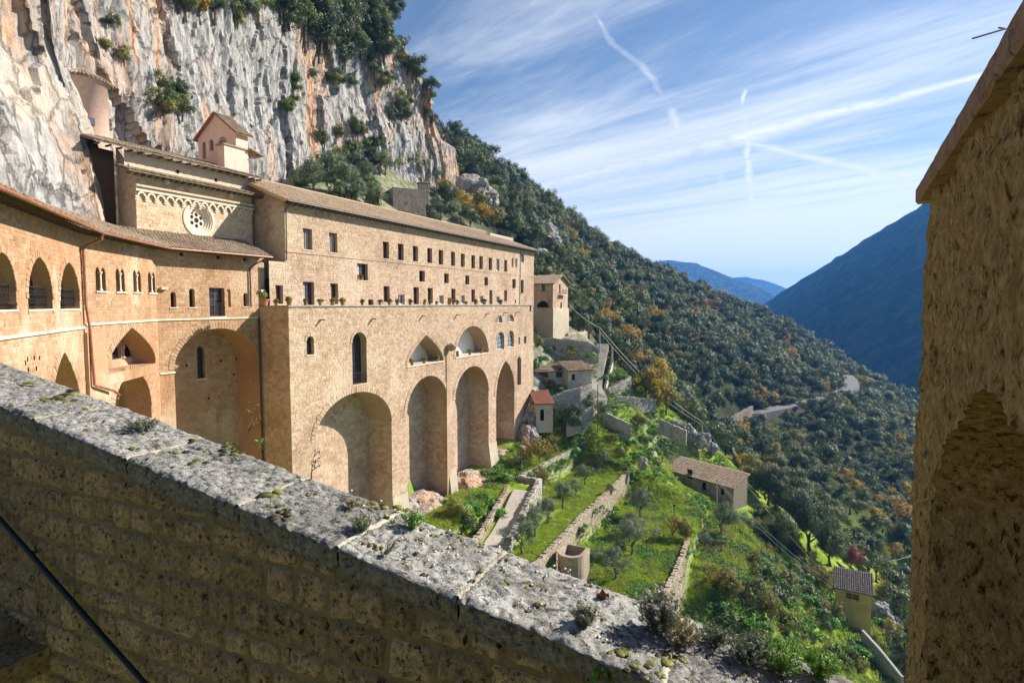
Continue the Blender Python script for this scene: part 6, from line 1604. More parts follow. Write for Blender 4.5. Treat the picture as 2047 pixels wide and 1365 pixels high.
def cable(a, b, sag, label, r=.025):
    pts = [a.lerp(b, k / 14) - Vector((0, 0, sag * 4 * (k / 14) * (1 - k / 14))) for k in range(15)]
    mb = MB(); mb.tube(pts, r, 5); o = mb.build('cable', M['wire']); return tag(o, label, 'cable', 'overhead cables')
ty = Y1.pt(.2, zy1 + .5, .3)
cable(at(1133, 604, 118), T1_, .6, 'cable from the gate tower to the concrete pole', .04)
cable(T1_, T3_, 1.6, 'cable from the concrete pole down to the outcrop pole', .045)
cable(T1_ - Vector((.2, 0, .5)), T3_ - Vector((.2, 0, .5)), 2.0, 'lower of the twin cables between concrete pole and outcrop pole', .03)
cable(T3_, ty, 1.8, 'thick cable from the outcrop pole to the transformer house', .045)
cable(T2_, T4_, 1.6, 'cable from the wooden lane pole to the shed pole', .025)
cable(T4_, ty + Vector((0, 0, -.3)), 1.2, 'upper cable from the shed pole to the transformer house', .04)
cable(T4_ - Vector((0, 0, .3)), ty - Vector((0, 0, .8)), 1.5, 'lower cable from the shed pole to the transformer house', .03)
cable(T6_, at(1850, 1090, 130), .8, 'cable leaving the taller valley pole to the right', .03)
cable(at(700, 325, 126), at(830, 430, 116), .8, 'thin cable crossing below the cliff', .03)
cable(at(950, 405, 156), at(1012, 484, 108), .8, 'thin cable reaching the roof railing', .03)

# ================================================================== vegetation
rv = random.Random(77)
MARKS = [(950, 330, 'on the skyline just right of the cliff nose'), (985, 405, 'above the pale crags at the cliff foot'), (1045, 405, 'just under the skyline over the roof end'), (930, 370, 'against the nose of the cliff'), (1160, 610, 'close behind the gate tower wall'), (1330, 800, 'at the back of the pale outcrop'), (1300, 740, 'behind the yellow-green trees'), (1000, 440, 'on the slope over the roof railing'), (1010, 380, 'on the skyline right of the cliff'), (1090, 430, 'on the skyline over the gate tower'), (930, 440, 'between the cliff foot and the long roof'), (1160, 500, 'high above the gate tower'), (1400, 620, 'under the cypresses'), (1580, 700, 'near the skyline over the road'), (1320, 570, 'near the skyline over the outcrop'), (1120, 560, 'behind the gate tower'), (1050, 470, 'above the end of the long roof'), (960, 400, 'right of the cliff foot'), (1200, 640, 'above the concrete lane pole'), (1230, 560, 'upslope of the gate tower'), (1270, 700, 'just above the lane bend'), (1350, 760, 'above the pale outcrop'), (1430, 820, 'behind the guard wall of the road'), (1540, 800, 'above the near stretch of road'), (1650, 775, 'above the far bend of the road'), (1350, 660, 'midway up the wood above the outcrop'), (1500, 720, 'midway up the wood above the road'),
         (1480, 900, 'beside the winding wall'), (1560, 880, 'just below the near stretch of road'), (1680, 850, 'just below the far bend of the road'), (1620, 960, 'on the slope right of the oak group'), (1740, 960, 'on the valley slope left of the foreground pier'), (1700, 1060, 'above the red-leaved tree'), (1780, 1090, 'around the two valley poles'), (1770, 1200, 'right of the transformer house'), (1790, 860, 'on the shoulder beside the foreground pier')]
def near_mark(u, v, L): return min(L, key=lambda m: (m[0] - u) ** 2 + (m[1] - v) ** 2)[2]
def side_word(u, v, L):
    m = min(L, key=lambda m: (m[0] - u) ** 2 + (m[1] - v) ** 2); du_, dv_ = u - m[0], v - m[1]
    if du_ * du_ + dv_ * dv_ < 18 ** 2: return ''
    return (', toward the right' if du_ > 0 else ', toward the left') if abs(du_) > abs(dv_) else (', lower down' if dv_ > 0 else ', higher up')
def size_word(s, lo, hi): return 'small' if s < lo else ('large' if s > hi else 'middling')
def pix(p): return CU + FPX * p[0] / p[1], HORIZON - FPX * p[2] / p[1]
def on_ground(u, v):
    p = hit(u, v, BV_G); return p
def put(kind, u, v, s, label, name='shrub', category='shrub', group=None, i=None, Y=None, sz=None, sink=.15):
    p = on_ground(u, v) if Y is None else at(u, v, Y)
    if p is None: return None
    return plant(name, kind, p - Vector((0, 0, sink * s)), label, category, group, s, i, rng=rv, sz=sz)
g_ol = 'olive trees on the garden terraces'
for k, (u, v, s, lab) in enumerate([(1202, 934, .82, 'olive at the far end of the upper terrace'), (1186, 944, .6, 'small olive second from the far end of the upper terrace'), (1168, 970, .9, 'olive in the middle of the upper terrace'), (1150, 990, .62, 'slight olive beside the middle of the upper terrace'), (1126, 1017, .95, 'olive beside the ramp wall end on the upper terrace'), (1096, 1046, .85, 'olive nearer the parapet on the upper terrace'), (1069, 1072, .95, 'olive near the foot of the garden ramp'), (1045, 1108, 1.0, 'nearest olive on the upper terrace by the coping'),
                       (1280, 1035, 1.15, 'broad olive at the far end of the lower terrace'), (1255, 1072, 1.0, 'olive midway along the lower terrace'), (1262, 1110, 1.2, 'tall olive in the middle of the lower terrace'), (1228, 1160, 1.1, 'nearest olive on the lower terrace'), (1240, 1120, .7, 'small olive behind the nearest one on the lower terrace'),
                       (1442, 1074, 1.5, 'broad olive standing alone on the bright green terrace'), (1408, 1095, .6, 'olive sapling left of the lone broad olive'), (1196, 850, 1.15, 'thin olive behind the wooden lane pole')]):
    put('olive', u, v, s, lab, 'olive_tree', 'olive tree', g_ol, k)
put('near_oak', 1138, 878, .82, 'large round dark bush below the red-roofed hut', 'bush', 'bush', i=0)
for k, (u, v, s, lab) in enumerate([(1082, 990, 1.3, 'bare yellowish tree beside the ramp head'), (1078, 935, 1.5, 'thin yellow shrub under the pointed arch'), (1100, 915, 1.1, 'thin yellow shrub below the round dark bush'), (1345, 1075, 1.1, 'yellowing shrub around the lamp post'), (1372, 1085, .8, 'yellow shrub on the edge of the tall brown wall')]):
    put('yellow', u, v, s, lab, 'shrub', 'shrub', 'yellow shrubs of the garden', k)
for k, (u, v, s, lab) in enumerate([(1272, 770, 1.35, 'tall yellow-green tree at the outer bend of the lane'), (1290, 800, 1.3, 'yellow-green tree just below the lane bend'), (1312, 812, 1.5, 'rightmost of the yellow-green trees above the gully'), (1330, 828, 1.0, 'smaller yellow-green tree beside the outcrop'), (1262, 730, 1.1, 'yellow-green tree behind the lane pole')]):
    put('autumn', u, v, s, lab, 'broadleaf_tree', 'tree', 'yellow-green trees above the gully', k)
iv = [(1078, 690), (1095, 700), (1120, 705), (1150, 712), (1175, 715), (1085, 720), (1068, 735), (1205, 760), (1225, 745), (1235, 760), (1140, 790), (1120, 800), (1170, 810), (1210, 830), (1175, 840), (905, 1030), (935, 1022), (960, 1030), (930, 1050), (970, 1005), (890, 1010), (955, 1065), (985, 1030), (1010, 960), (1040, 940), (1230, 845), (1250, 865), (1275, 850), (1300, 865), (1255, 890), (1285, 885), (1320, 885), (1300, 905), (1240, 910), (1330, 905), (1345, 900), (1100, 775), (1085, 785), (1115, 782), (1225, 880), (1150, 905), (1040, 895), (1055, 880), (1160, 800), (1270, 915), (1310, 930)]
for k, (u, v) in enumerate(iv):
    put('ivy' if k % 3 else 'shrub', u, v, rv.uniform(1.1, 2.0), ('leafy green clump ' + near_mark(u, v, [(905, 1030, 'at the left end of the weedy strip'), (960, 1030, 'in the middle of the weedy strip under the arches'), (1010, 960, 'right end of the weedy strip by the third arch'), (1085, 700, 'on the ivy-streaked wall below the gate tower'), (1160, 712, 'behind the workshop roof'), (1220, 750, 'along the outer edge of the lane'), (1110, 790, 'on the workshop yard wall'), (1170, 820, 'between the hut and the lane foot'), (1240, 870, 'on the bank behind the wooden lane pole'), (1300, 870, 'in the green gully below the yellow-green trees'), (1330, 910, 'left of the stone shed'), (1050, 890, 'by the white rocks at the end of the long block')])), 'leafy_shrub', 'shrub', 'green clumps under the arches' if v > 930 else 'green clumps around the lane', k)
for k in range(30):                                # growth spilling over the terrace walls
    which = (0, 2, 3, 2, 3)[k % 5]; s_ = rv.uniform(14, 56) if which < 2 else (rv.uniform(8, 43) if which == 2 else rv.uniform(38, 64))
    n_ = (N2 + .15, N2 - .5, N3 + .1, float(np.interp(s_, N1S, N1N)) + .2)[which]; z_ = (-28.9, -28.9, -33.0, -26.2)[which] - rv.uniform(0, 1.6) * (which != 1); x, y = sn_xy(s_, n_)
    s = rv.uniform(.5, 1.1); plant('wall_creeper', 'ivy' if k % 3 else 'shrub', (x, y, z_), size_word(s, .7, .9) + ' creeper hanging on ' + ('the long sunlit terrace wall', 'the top of the long sunlit terrace wall', 'the tall brown terrace wall', 'the grey wall of the weedy strip')[which] + (', far end' if s_ > 46 else (', near end' if s_ < 26 else ', midway')), 'creeper', 'creepers on the terrace walls', s, k, rng=rv)
g_b = 'shrubs on the steep bank'
bank = 0
BMARK = [(1400, 1180, 'under the tall brown wall'), (1470, 1120, 'below the bright green terrace'), (1450, 1230, 'left of the short wall top'), (1530, 1150, 'in the middle of the steep bank'), (1560, 1230, 'right of the short wall top'), (1620, 1200, 'left of the transformer house'), (1660, 1280, 'below the transformer house'), (1580, 1310, 'just over the lower end of the coping'), (1720, 1330, 'beside the straight concrete wall'), (1520, 1060, 'under the dark oak group'), (1340, 1260, 'just behind the seed-head bush')]
for k in range(400):
    s_, n_ = rv.uniform(2, 78), rv.uniform(30.2, 60); x, y = sn_xy(s_, n_)
    if 43 < s_ < 66 and n_ < 37: continue
    if (Vector((x, y)) - Y1.pt(3, 0, -2).to_2d()).length < 6.5 or (Vector((x, y)) - S1.pt(6, 0, -2).to_2d()).length < 9: continue
    if s_ > 60 and n_ < 36: continue
    pu_, pv_ = pix((x, y, g_at(x, y)))
    if pv_ > 740 + .366 * pu_ or pu_ > 1840: continue
    kd = rv.choice(['shrub', 'shrub', 'dark_shrub', 'ivy', 'yellow', 'shrub']); s = rv.uniform(.9, 2.2) * (.6 if kd == 'yellow' else 1)
    plant('shrub', kd, (x, y, g_at(x, y) - .2), size_word(s, 1.2, 1.8) + ' ' + {'shrub': 'yellow-green shrub', 'dark_shrub': 'dark shrub', 'ivy': 'low leafy shrub', 'yellow': 'yellowing shrub'}[kd] + ' ' + near_mark(*pix((x, y, g_at(x, y))), BMARK) + side_word(*pix((x, y, g_at(x, y))), BMARK), 'shrub', g_b, s, k, rng=rv); bank += 1
    if bank >= 190: break
for k, (u, v, s, lab) in enumerate([(1535, 1010, 1.0, 'dark oak closest to the right of the shed'), (1575, 1062, 1.25, 'big dark oak in the middle of the slope above the transformer house'), (1620, 1110, 1.3, 'dark oak uphill of the transformer house'), (1560, 1105, 1.0, 'dark oak on the left of the oak group'), (1645, 1075, 1.15, 'dark oak behind the transformer house roof'), (1600, 1030, 1.1, 'dark oak at the back of the oak group'), (1660, 1130, .9, 'dark oak touching the transformer house roof'), (1735, 1140, 1.0, 'dark oak right of the red-leaved tree'), (1545, 960, .95, 'dark oak beside the winding wall')]):
    put('near_oak', u, v, s, lab, 'oak_tree', 'tree', 'dark oaks on the slope', k)
put('red', 1703, 1146, 1.15, 'reddish-leaved tree behind the transformer house', 'broadleaf_tree', 'tree')
# shrubs and trees above the roofs
for k, (u, v, s, lab) in enumerate([(625, 385, 1.1, 'grey olive at the left end of the ledge above the roof'), (672, 392, 1.15, 'grey olive left of the rubble terrace wall'), (700, 412, 1.0, 'grey olive just above the roof ridge'), (735, 378, 1.05, 'grey olive on the rubble terrace'), (748, 404, .8, 'grey olive left of the ruined house'), (700, 352, 1.2, 'grey olive at the foot of the cliff'), (760, 350, 1.2, 'grey olive behind the ruined house'), (830, 362, 1.1, 'grey olive behind the tiny stone hut'), (860, 425, .9, 'grey olive right of the ruined house'), (872, 445, .7, 'grey olive low beside the end of the roof'), (655, 360, 1.2, 'grey olive under the left cliff foot'), (905, 440, 1.0, 'grey olive above the end of the roof')]):
    put('upper_olive', u, v, s, lab, 'olive_tree', 'olive tree', 'olives on the ledge above the roof', k)
for k, (u, v, s) in enumerate([(640, 330, .8), (670, 345, .8), (745, 345, .9), (770, 350, .9), (810, 350, 1.0), (845, 365, .9), (870, 378, .9), (885, 395, .9), (895, 415, 1.0), (925, 430, 1.1), (960, 450, 1.1), (990, 465, 1.1), (940, 460, .9), (1010, 480, 1.0), (880, 440, .8)]):
    put('autumn' if k % 4 == 3 or 9 <= k <= 11 else 'oak', u, v, s, ('yellow-green' if (k % 4 == 3 or 9 <= k <= 11) else 'dark green') + ' tree ' + near_mark(u, v, [(650, 335, 'at the foot of the left cliff'), (755, 345, 'under the overhang in the middle of the ledge'), (810, 350, 'above the rubble terrace wall'), (850, 370, 'beside the tiny stone hut'), (885, 395, 'under the nose of the cliff'), (900, 420, 'right of the ruined house'), (930, 440, 'above the far third of the roof'), (965, 455, 'left of the roof railing'), (1005, 475, 'over the roof railing')]), 'scrub_tree', 'tree', 'scrub trees below the cliff', k)
for k in range(46):
    u = rv.uniform(600, 900); v = 335 + (u - 600) * .30 + rv.uniform(-25, 45); q = on_ground(u, v)
    if q is None or q.y < 90 or q.y > 150 or (755 < u < 865 and v > 372): continue
    s = rv.uniform(1.0, 2.4); kd = rv.choice(['shrub', 'dark_shrub', 'shrub', 'ivy'])
    plant('scrub', kd, q - Vector((0, 0, .3)), size_word(s, 1.4, 2.0) + ' ' + {'shrub': 'yellow-green scrub', 'dark_shrub': 'dark scrub', 'ivy': 'low leafy scrub'}[kd] + ' ' + near_mark(u, v, [(630, 350, 'at the left cliff foot above the long roof'), (700, 385, 'among the terraced olives above the roof'), (760, 370, 'behind the rubble terrace wall'), (800, 425, 'below the ruined house'), (830, 375, 'around the tiny stone hut'), (880, 430, 'right of the ruined house')]), 'shrub', 'scrub above the long roof', s, k, rng=rv)
# plants clinging to the cliff
cl = 0
CMARK = [(430, 12, 'at the top edge above the bell cote'), (590, 20, 'at the top of the middle cliff'), (650, 60, 'in the thicket high on the cliff'), (690, 25, 'at the top of the frame on the cliff'), (720, 100, 'on the ledge right of the high thicket'), (790, 90, 'on the skyline of the cliff'), (850, 150, 'lower on the cliff skyline'), (890, 215, 'near the nose of the cliff'), (350, 215, 'in the gully left of the bell cote'), (585, 190, 'in the crack right of the bell cote'), (800, 225, 'in the green gully of the right cliff'), (730, 285, 'on the low ledge over the olives'), (640, 150, 'on the bare face over the long roof'), (225, 70, 'on the wall above the turret')]
spots = []
for (u0, v0, du, dv, n_, s0) in [(430, 12, 80, 25, 9, 1.0), (590, 20, 50, 40, 14, 1.4), (650, 60, 55, 60, 20, 1.5), (720, 90, 50, 40, 16, 1.3), (690, 25, 50, 35, 20, 1.6), (620, -10, 50, 20, 10, 1.5), (790, 70, 40, 40, 16, 1.3), (840, 130, 30, 35, 16, 1.2), (875, 180, 20, 30, 14, 1.1), (900, 225, 15, 20, 10, 1.0), (350, 215, 40, 40, 10, .8), (585, 190, 12, 40, 5, .8), (800, 225, 18, 35, 7, .9), (760, 160, 25, 18, 5, .9), (730, 280, 60, 20, 7, .8), (700, 300, 60, 15, 6, .8), (640, 140, 20, 30, 4, .7), (500, 20, 40, 15, 5, .8), (480, 40, 20, 20, 3, .7), (225, 70, 20, 60, 4, .5), (870, 235, 25, 10, 4, .7), (690, 150, 30, 15, 4, .7), (830, 120, 30, 20, 6, 1.0)]:
    for _ in range(n_): spots.append((u0 + rv.uniform(-du, du), v0 + rv.uniform(-dv, dv), s0 * rv.uniform(.7, 1.3)))
for (u, v, s) in spots:
    d = ray(u, v).normalized(); h_ = BV_C.ray_cast(Vector((0, 0, 0)), d, 900)
    if h_[0] is None: continue
    kd = rv.choice(['oak', 'oak', 'oak', 'oak', 'near_oak', 'oak', 'autumn']) if s > .85 else rv.choice(['shrub', 'dark_shrub'])
    sc = s * (.62 if s > .85 else 1.9)
    plant('cliff_shrub', kd, h_[0] + h_[1] * .3 - Vector((0, 0, 1.5 * sc if s > .85 else .5)), size_word(s, .8, 1.25) + ' ' + {'oak': 'dark green tree', 'near_oak': 'dense green tree', 'autumn': 'yellowing tree', 'shrub': 'yellow-green shrub', 'dark_shrub': 'dark shrub'}[kd] + ' ' + near_mark(u, v, CMARK) + side_word(u, v, CMARK), 'shrub', 'shrubs on the cliff', sc, rng=rv); cl += 1
for (u, v, s) in [(345, 190, .8), (170, 115, .5)]: pass
# the forested hillside: the trees that show largest stand alone, the rest is one wood
fx, fy = np.meshgrid(np.arange(-34, 265, 4.9), np.arange(56, 420, 4.9)); fx = fx.ravel(); fy = fy.ravel()
r_ = np.random.default_rng(5); fx = fx + r_.uniform(-2.1, 2.1, len(fx)); fy = fy + r_.uniform(-2.1, 2.1, len(fy))
fz = ground(fx, fy)
fu = CU + FPX * fx / fy; fv = HORIZON - FPX * fz / fy
fs, fn = (fx - FL.o.x) * FL.d.x + (fy - FL.o.y) * FL.d.y, (fx - FL.o.x) * FL.n.x + (fy - FL.o.y) * FL.n.y
dr = np.full(len(fx), 1e9)
for i in range(len(ROAD) - 1):
    a, b = ROAD[i], ROAD[i + 1]; ab = b - a; t = np.clip(((fx - a.x) * ab.x + (fy - a.y) * ab.y) / ab.length_squared, 0, 1); dr = np.minimum(dr, np.hypot(fx - a.x - ab.x * t, fy - a.y - ab.y * t))
# keep a clear strip on the camera side of the road so that it shows
keep = (dr > 5.0) & (fu > 800) & (fu < 2000) & (fv > 200) & (fv < 1450)
near_clear = ((fy < 112) & (fn < 56)) | ((fy < 132) & (fu < 1235)) | ((fy < 150) & (fu < 1050)) | ((fu > 1225) & (fu < 1500) & (fy < 126)) | ((fy < 160) & (fu < 930))
keep &= ~near_clear
for i in range(len(ROAD)):
    p = ROAD[i]; du_ = np.abs(fu - (CU + FPX * p.x / p.y)); keep &= ~((du_ < 22) & (fy < p.y) & (fy > p.y - 11) & (dr < 14))
vis = np.ones(len(fx), bool)
for t in np.linspace(.25, .97, 30):
    vis &= (ground(fx * t, fy * t) < (fz + 6) * t + 4.0) | (fy * t < 100)
keep &= vis
idx = np.where(keep)[0]
clus = np.array([mn.fractal((fx[i] * .035, fy[i] * .035, 4.4), 1, 2, 3) for i in idx]); cl2 = np.array([mn.fractal((fx[i] * .02 + 9, fy[i] * .02, 1.4), 1, 2, 3) for i in idx])
kinds = []
for j, i in enumerate(idx):
    q = r_.random(); low = 1 if fv[i] > 900 and fu[i] > 1500 else 0
    if 1400 < fu[i] < 1500 and 585 < fv[i] < 690 and fy[i] > 280 and q < .0: kinds.append('cypress')
    elif q < .05 + max(0, clus[j]) * .26 + .14 * low: kinds.append('autumn')
    elif q > .965 - max(0, cl2[j]) * .16: kinds.append('brown')
    else: kinds.append('oak')
scl = (.78 + .85 * r_.uniform(0, 1, len(idx)) ** 1.4) * np.where(fy[idx] > 250, 1.05, .98)
scl = scl * np.where((fv[idx] > 880) & (fu[idx] > 1450), .75, 1.0)
order = np.argsort(-(scl / fy[idx]))
solo = set(order[:300].tolist())
print('forest trees', len(idx))
lab_k = {'oak': 'dark green oak', 'autumn': 'yellow autumn tree', 'brown': 'brownish tree', 'cypress': 'dark slim cypress'}
rest = {k_: [] for k_ in lab_k}
for j, i in enumerate(idx):
    kd = kinds[j]; loc = Vector((fx[i], fy[i], fz[i] - .5)); s = float(scl[j])
    if kd == 'cypress': s *= 1.15
    if j in solo:
        where = near_mark(fu[i], fv[i], MARKS)
        plant('forest_tree', kd, loc, size_word(s, .95, 1.25) + ' ' + lab_k[kd] + ' ' + where + side_word(fu[i], fv[i], MARKS), 'tree', 'nearest trees of the wood', s, rng=rv)
    else: rest[kd].append((loc, s))
for k in range(34):                                # scrub on the cut bank above the road
    u = rv.uniform(1490, 1690); base = float(np.interp(u, [1440, 1510, 1620, 1700], [850, 826, 802, 776])); v = base - rv.uniform(2, 24); q = on_ground(u, v)
    if q is None or q.y < 180: continue
    s = rv.uniform(.55, 1.15); kd = rv.choice(['oak', 'oak', 'autumn', 'oak']); 
    plant('bank_tree', kd, q - Vector((0, 0, .6)), size_word(s, .75, .95) + ' ' + lab_k[kd] + ' on the cut bank above the ' + ('near' if u < 1560 else ('middle' if u < 1630 else 'far')) + ' part of the road', 'tree', 'trees on the bank above the road', s, rng=rv)
def scatter(name, groups, label, mats=None):
    """groups: list of (mesh, [(loc, scale)]); one object that stands for what nobody could count"""
    V = []; S = []; Z = []; I = []
    for gi, (me, L) in enumerate(groups):
        for loc, s in L: V.append(tuple(loc)); S.append(s); Z.append(rv.uniform(0, 6.283)); I.append(gi)
    me = bpy.data.meshes.new(name); me.from_pydata(V, [], [])
    for nm, ty_, dat in (('sc', 'FLOAT', S), ('rz', 'FLOAT', Z), ('pi', 'INT', I)):
        a = me.attributes.new(nm, ty_, 'POINT'); a.data.foreach_set('value', dat)
    o = bpy.data.objects.new(name, me); COL.objects.link(o); tag(o, label, None, None, 'stuff')
    ng = bpy.data.node_groups.new(name, 'GeometryNodeTree'); ng.interface.new_socket('Geometry', in_out='INPUT', socket_type='NodeSocketGeometry'); ng.interface.new_socket('Geometry', in_out='OUTPUT', socket_type='NodeSocketGeometry')
    N, Lk = ng.nodes, ng.links; gi_ = N.new('NodeGroupInput'); go_ = N.new('NodeGroupOutput'); jn = N.new('GeometryNodeJoinGeometry')
    def na(nm, t): n = N.new('GeometryNodeInputNamedAttribute'); n.data_type = t; n.inputs['Name'].default_value = nm; return n.outputs['Attribute']
    sc_, rz_, pi_ = na('sc', 'FLOAT'), na('rz', 'FLOAT'), na('pi', 'INT')
    cx = N.new('ShaderNodeCombineXYZ'); Lk.new(rz_, cx.inputs[2])
    for i, (pm, _) in enumerate(groups):
        po = bpy.data.objects.new(name + '_shape', pm)
        oi = N.new('GeometryNodeObjectInfo'); oi.inputs['Object'].default_value = po; oi.inputs['As Instance'].default_value = True
        cp = N.new('FunctionNodeCompare'); cp.data_type = 'INT'; cp.operation = 'EQUAL'; Lk.new(pi_, cp.inputs[2]); cp.inputs[3].default_value = i
        ip = N.new('GeometryNodeInstanceOnPoints'); Lk.new(gi_.outputs[0], ip.inputs['Points']); Lk.new(cp.outputs[0], ip.inputs['Selection']); Lk.new(oi.outputs['Geometry'], ip.inputs['Instance'])
        e2r = N.new('FunctionNodeEulerToRotation'); Lk.new(cx.outputs[0], e2r.inputs[0]); Lk.new(e2r.outputs[0], ip.inputs['Rotation']); Lk.new(sc_, ip.inputs['Scale'])
        Lk.new(ip.outputs[0], jn.inputs[0])
    Lk.new(jn.outputs[0], go_.inputs[0]); md = o.modifiers.new('scatter', 'NODES'); md.node_group = ng
    return o
G = []
for kd, L in rest.items():
    P_ = PROTO[kd]; parts = [[] for _ in P_]
    for q in L: parts[rv.randrange(len(P_))].append(q)
    G += [(cm, pl) for (cm, _), pl in zip(P_, parts) if pl]
scatter('forest', G, 'dense mixed wood covering the far hillside')
# grass and weeds on the terraces and the open slope
def blades(n, h, w_, spread, rngn, lean=.5):
    b = rngn.normal(size=(n, 3)) * spread; b[:, 2] = 0; tip = b + np.stack([rngn.normal(size=n) * h * lean, rngn.normal(size=n) * h * lean, h * rngn.uniform(.6, 1.2, n)], 1)
    a = rngn.uniform(0, 6.28, n); sd = np.stack([np.cos(a), np.sin(a), np.zeros(n)], 1) * w_
    v = np.stack([b - sd, b + sd, tip + sd * .2, tip - sd * .2], 1).reshape(-1, 3)
    me = bpy.data.meshes.new('tuft'); me.from_pydata(v.tolist(), [], [tuple(range(4 * i, 4 * i + 4)) for i in range(n)])
    t_ = me.attributes.new('tone', 'FLOAT', 'FACE'); t_.data.foreach_set('value', rngn.uniform(0, 1, n).astype(np.float32)); return me
tuft = blades(60, .26, .035, .28, nr); tuft.materials.append(M['leaf_grass'])
tuft2 = blades(60, .36, .03, .28, nr); tuft2.materials.append(M['leaf_dry'])
weed = leaf_mesh('weed', [(np.array([nr.normal() * .25, nr.normal() * .25, .14]), .2) for _ in range(7)], -26, .17, nr, flat=.4); weed.materials.append(M['leaf_weed'])
gr = [[], [], []]
def grass_pt(s_, n_):
    x, y = sn_xy(s_, n_); z = g_at(x, y)
    c = mn.fractal((x * .18, y * .18, 2), 1, 2, 3); q = rv.random()
    lawn = N1N[0] < 99 and s_ < 58 and float(np.interp(s_, N1S, N1N)) < n_ < N2
    k = 0 if lawn and q < .9 else 2 if c > .12 and q < .75 else (1 if q > (.93 if n_ < 31 else .80) else 0)
    gr[k].append((Vector((x, y, z - .02)), rv.uniform(.6, 1.5) * (.6 if lawn else 1.0 if n_ < 31 else 1.25)))
for _ in range(16000):
    s_, n_ = rv.uniform(6, 60), rv.uniform(.5, 29)
    if s_ < 37 and 5.4 < n_ < 12.4: continue
    grass_pt(s_, n_)
for _ in range(4500): grass_pt(rv.uniform(43, 66), rv.uniform(29.5, 40))
for _ in range(6000): grass_pt(rv.uniform(0, 70), rv.uniform(30, 62))
for _ in range(3500): grass_pt(rv.uniform(56, 92), rv.uniform(5, 32))
scatter('grass', [(tuft, gr[0]), (tuft2, gr[1]), (weed, gr[2])], 'bright grass and weeds covering the garden terraces')

# ================================================================== foreground: parapet wall with coping, stair, handrail, pier
QN = Vector((.397, .918, 0)).normalized(); QD = Vector((QN.y, -QN.x, 0))           # away from the eye; along the wall to the right
CW = 2.84
def on_q(u, v, c=CW): r = ray(u, v); return r * (c / r.dot(QN))
pn0, pn1 = on_q(0, 803), on_q(1340, 1361)
FQ = Frame((QN * CW).to_2d(), QD.to_2d(), flip=True)
if FQ.n.dot(QN) > 0: FQ = Frame((QN * CW).to_2d(), QD.to_2d(), flip=False)         # normal looks at the eye
a0_, a1_ = (pn0 - FQ.o).dot(QD), (pn1 - FQ.o).dot(QD); SL = (pn1.z - pn0.z) / (a1_ - a0_)
def ztop(a): return pn0.z + SL * (a - a0_)
TH = .66; LA, RA = a0_ - 2.6, FQ.px(1700, 1365)[0] + .55
par = thing('parapet_wall', FQ.pt((LA + RA) / 2, -4.4), 'rough tufa parapet wall with lichened coping in the foreground', 'wall')
CT_ = .155                                          # coping thickness
mb = MB()
nst = 40
vs = []
for i in range(nst + 1):
    a = LA + (RA - LA) * i / nst; vs += [FQ.pt(a, -4.6, -.0), FQ.pt(a, ztop(a) - CT_ + .01, -.0), FQ.pt(a, ztop(a) - CT_ + .01, -TH + .06), FQ.pt(a, -4.6, -TH + .06)]
mb.add(vs, [(4 * i + k, 4 * i + 4 + k, 4 * i + 4 + (k + 1) % 4, 4 * i + (k + 1) % 4) for i in range(nst) for k in range(4)])
core = mb.build('mortar', M['fg_mortar'], par)
def rough_block(L, H, P, rng_, nx, nz, seed, amp=.012, e=.03):
    """front of a weathered block: rounded, pitted, edges eaten away"""
    mb = MB(); vs = []
    for j in range(nz + 1):
        for i in range(nx + 1):
            x, z = i / nx, j / nz; qx, qz = abs(x - .5) * L - L / 2 + .05, abs(z - .5) * H - H / 2 + .05
            ed = .05 - (math.hypot(max(qx, 0), max(qz, 0)) + min(max(qx, qz), 0))
            ed += mn.fractal((x * L * 11 + seed, z * H * 11, seed * .3), .8, 2, 3) * .012 - .006
            k = max(0, min(1, ed / .028)); k = k * (2 - k)
            n_ = mn.fractal((x * L * 13 + seed, z * H * 13, seed * .7), .8, 2, 4); pit = mn.noise((x * L * 24 + seed, z * H * 24, 5.5 + seed))
            off = -.010 + (P + .010) * k + n_ * amp * k - max(0, pit - .22) * .07 * k
            wx = wz = 0
            vs.append(((x - .5) * L + wx, -off, (z - .5) * H + wz))
    w_ = nx + 1; mb.add(vs, [(j * w_ + i, j * w_ + i + 1, (j + 1) * w_ + i + 1, (j + 1) * w_ + i) for j in range(nz) for i in range(nx)], rng_.random()); mb.smooth = True
    return mb.mesh('stone')
rf = random.Random(41); z = -4.3; cnt = 0
zmax = ztop(LA) - CT_
while z < zmax:
    h = rf.uniform(.17, .28); a = LA + rf.uniform(-.2, 0)
    while a < RA:
        L = rf.uniform(.20, .48); g = .012
        c = a + L / 2; zc_ = z + h / 2; t_ = min(ztop(c + L / 2), ztop(c - L / 2)) - CT_
        ht = min(h, t_ - z)
        p = FQ.pt(c, z + ht / 2)
        if ht > .07 and p.y > .3:
            u_, v_ = CU + FPX * p.x / p.y, HORIZON - FPX * p.z / p.y
            if -250 < u_ < 1700 and v_ < 1560:
                me = rough_block(L - g, ht - g, rf.uniform(.012, .030), rf, max(6, int(L / .016)), max(5, int(ht / .016)), cnt * 1.37)
                me.materials.append(M['tufa']); o = bpy.data.objects.new('stone', me); COL.objects.link(o); o.parent = par
                o.location = FQ.pt(c + rf.uniform(-.004, .004), z + ht / 2, 0.0) - worg(par); o.rotation_euler = (0, rf.uniform(-.02, .02), math.atan2(QD.y, QD.x)); cnt += 1
        a += L
    z += h
print('parapet stones', cnt)
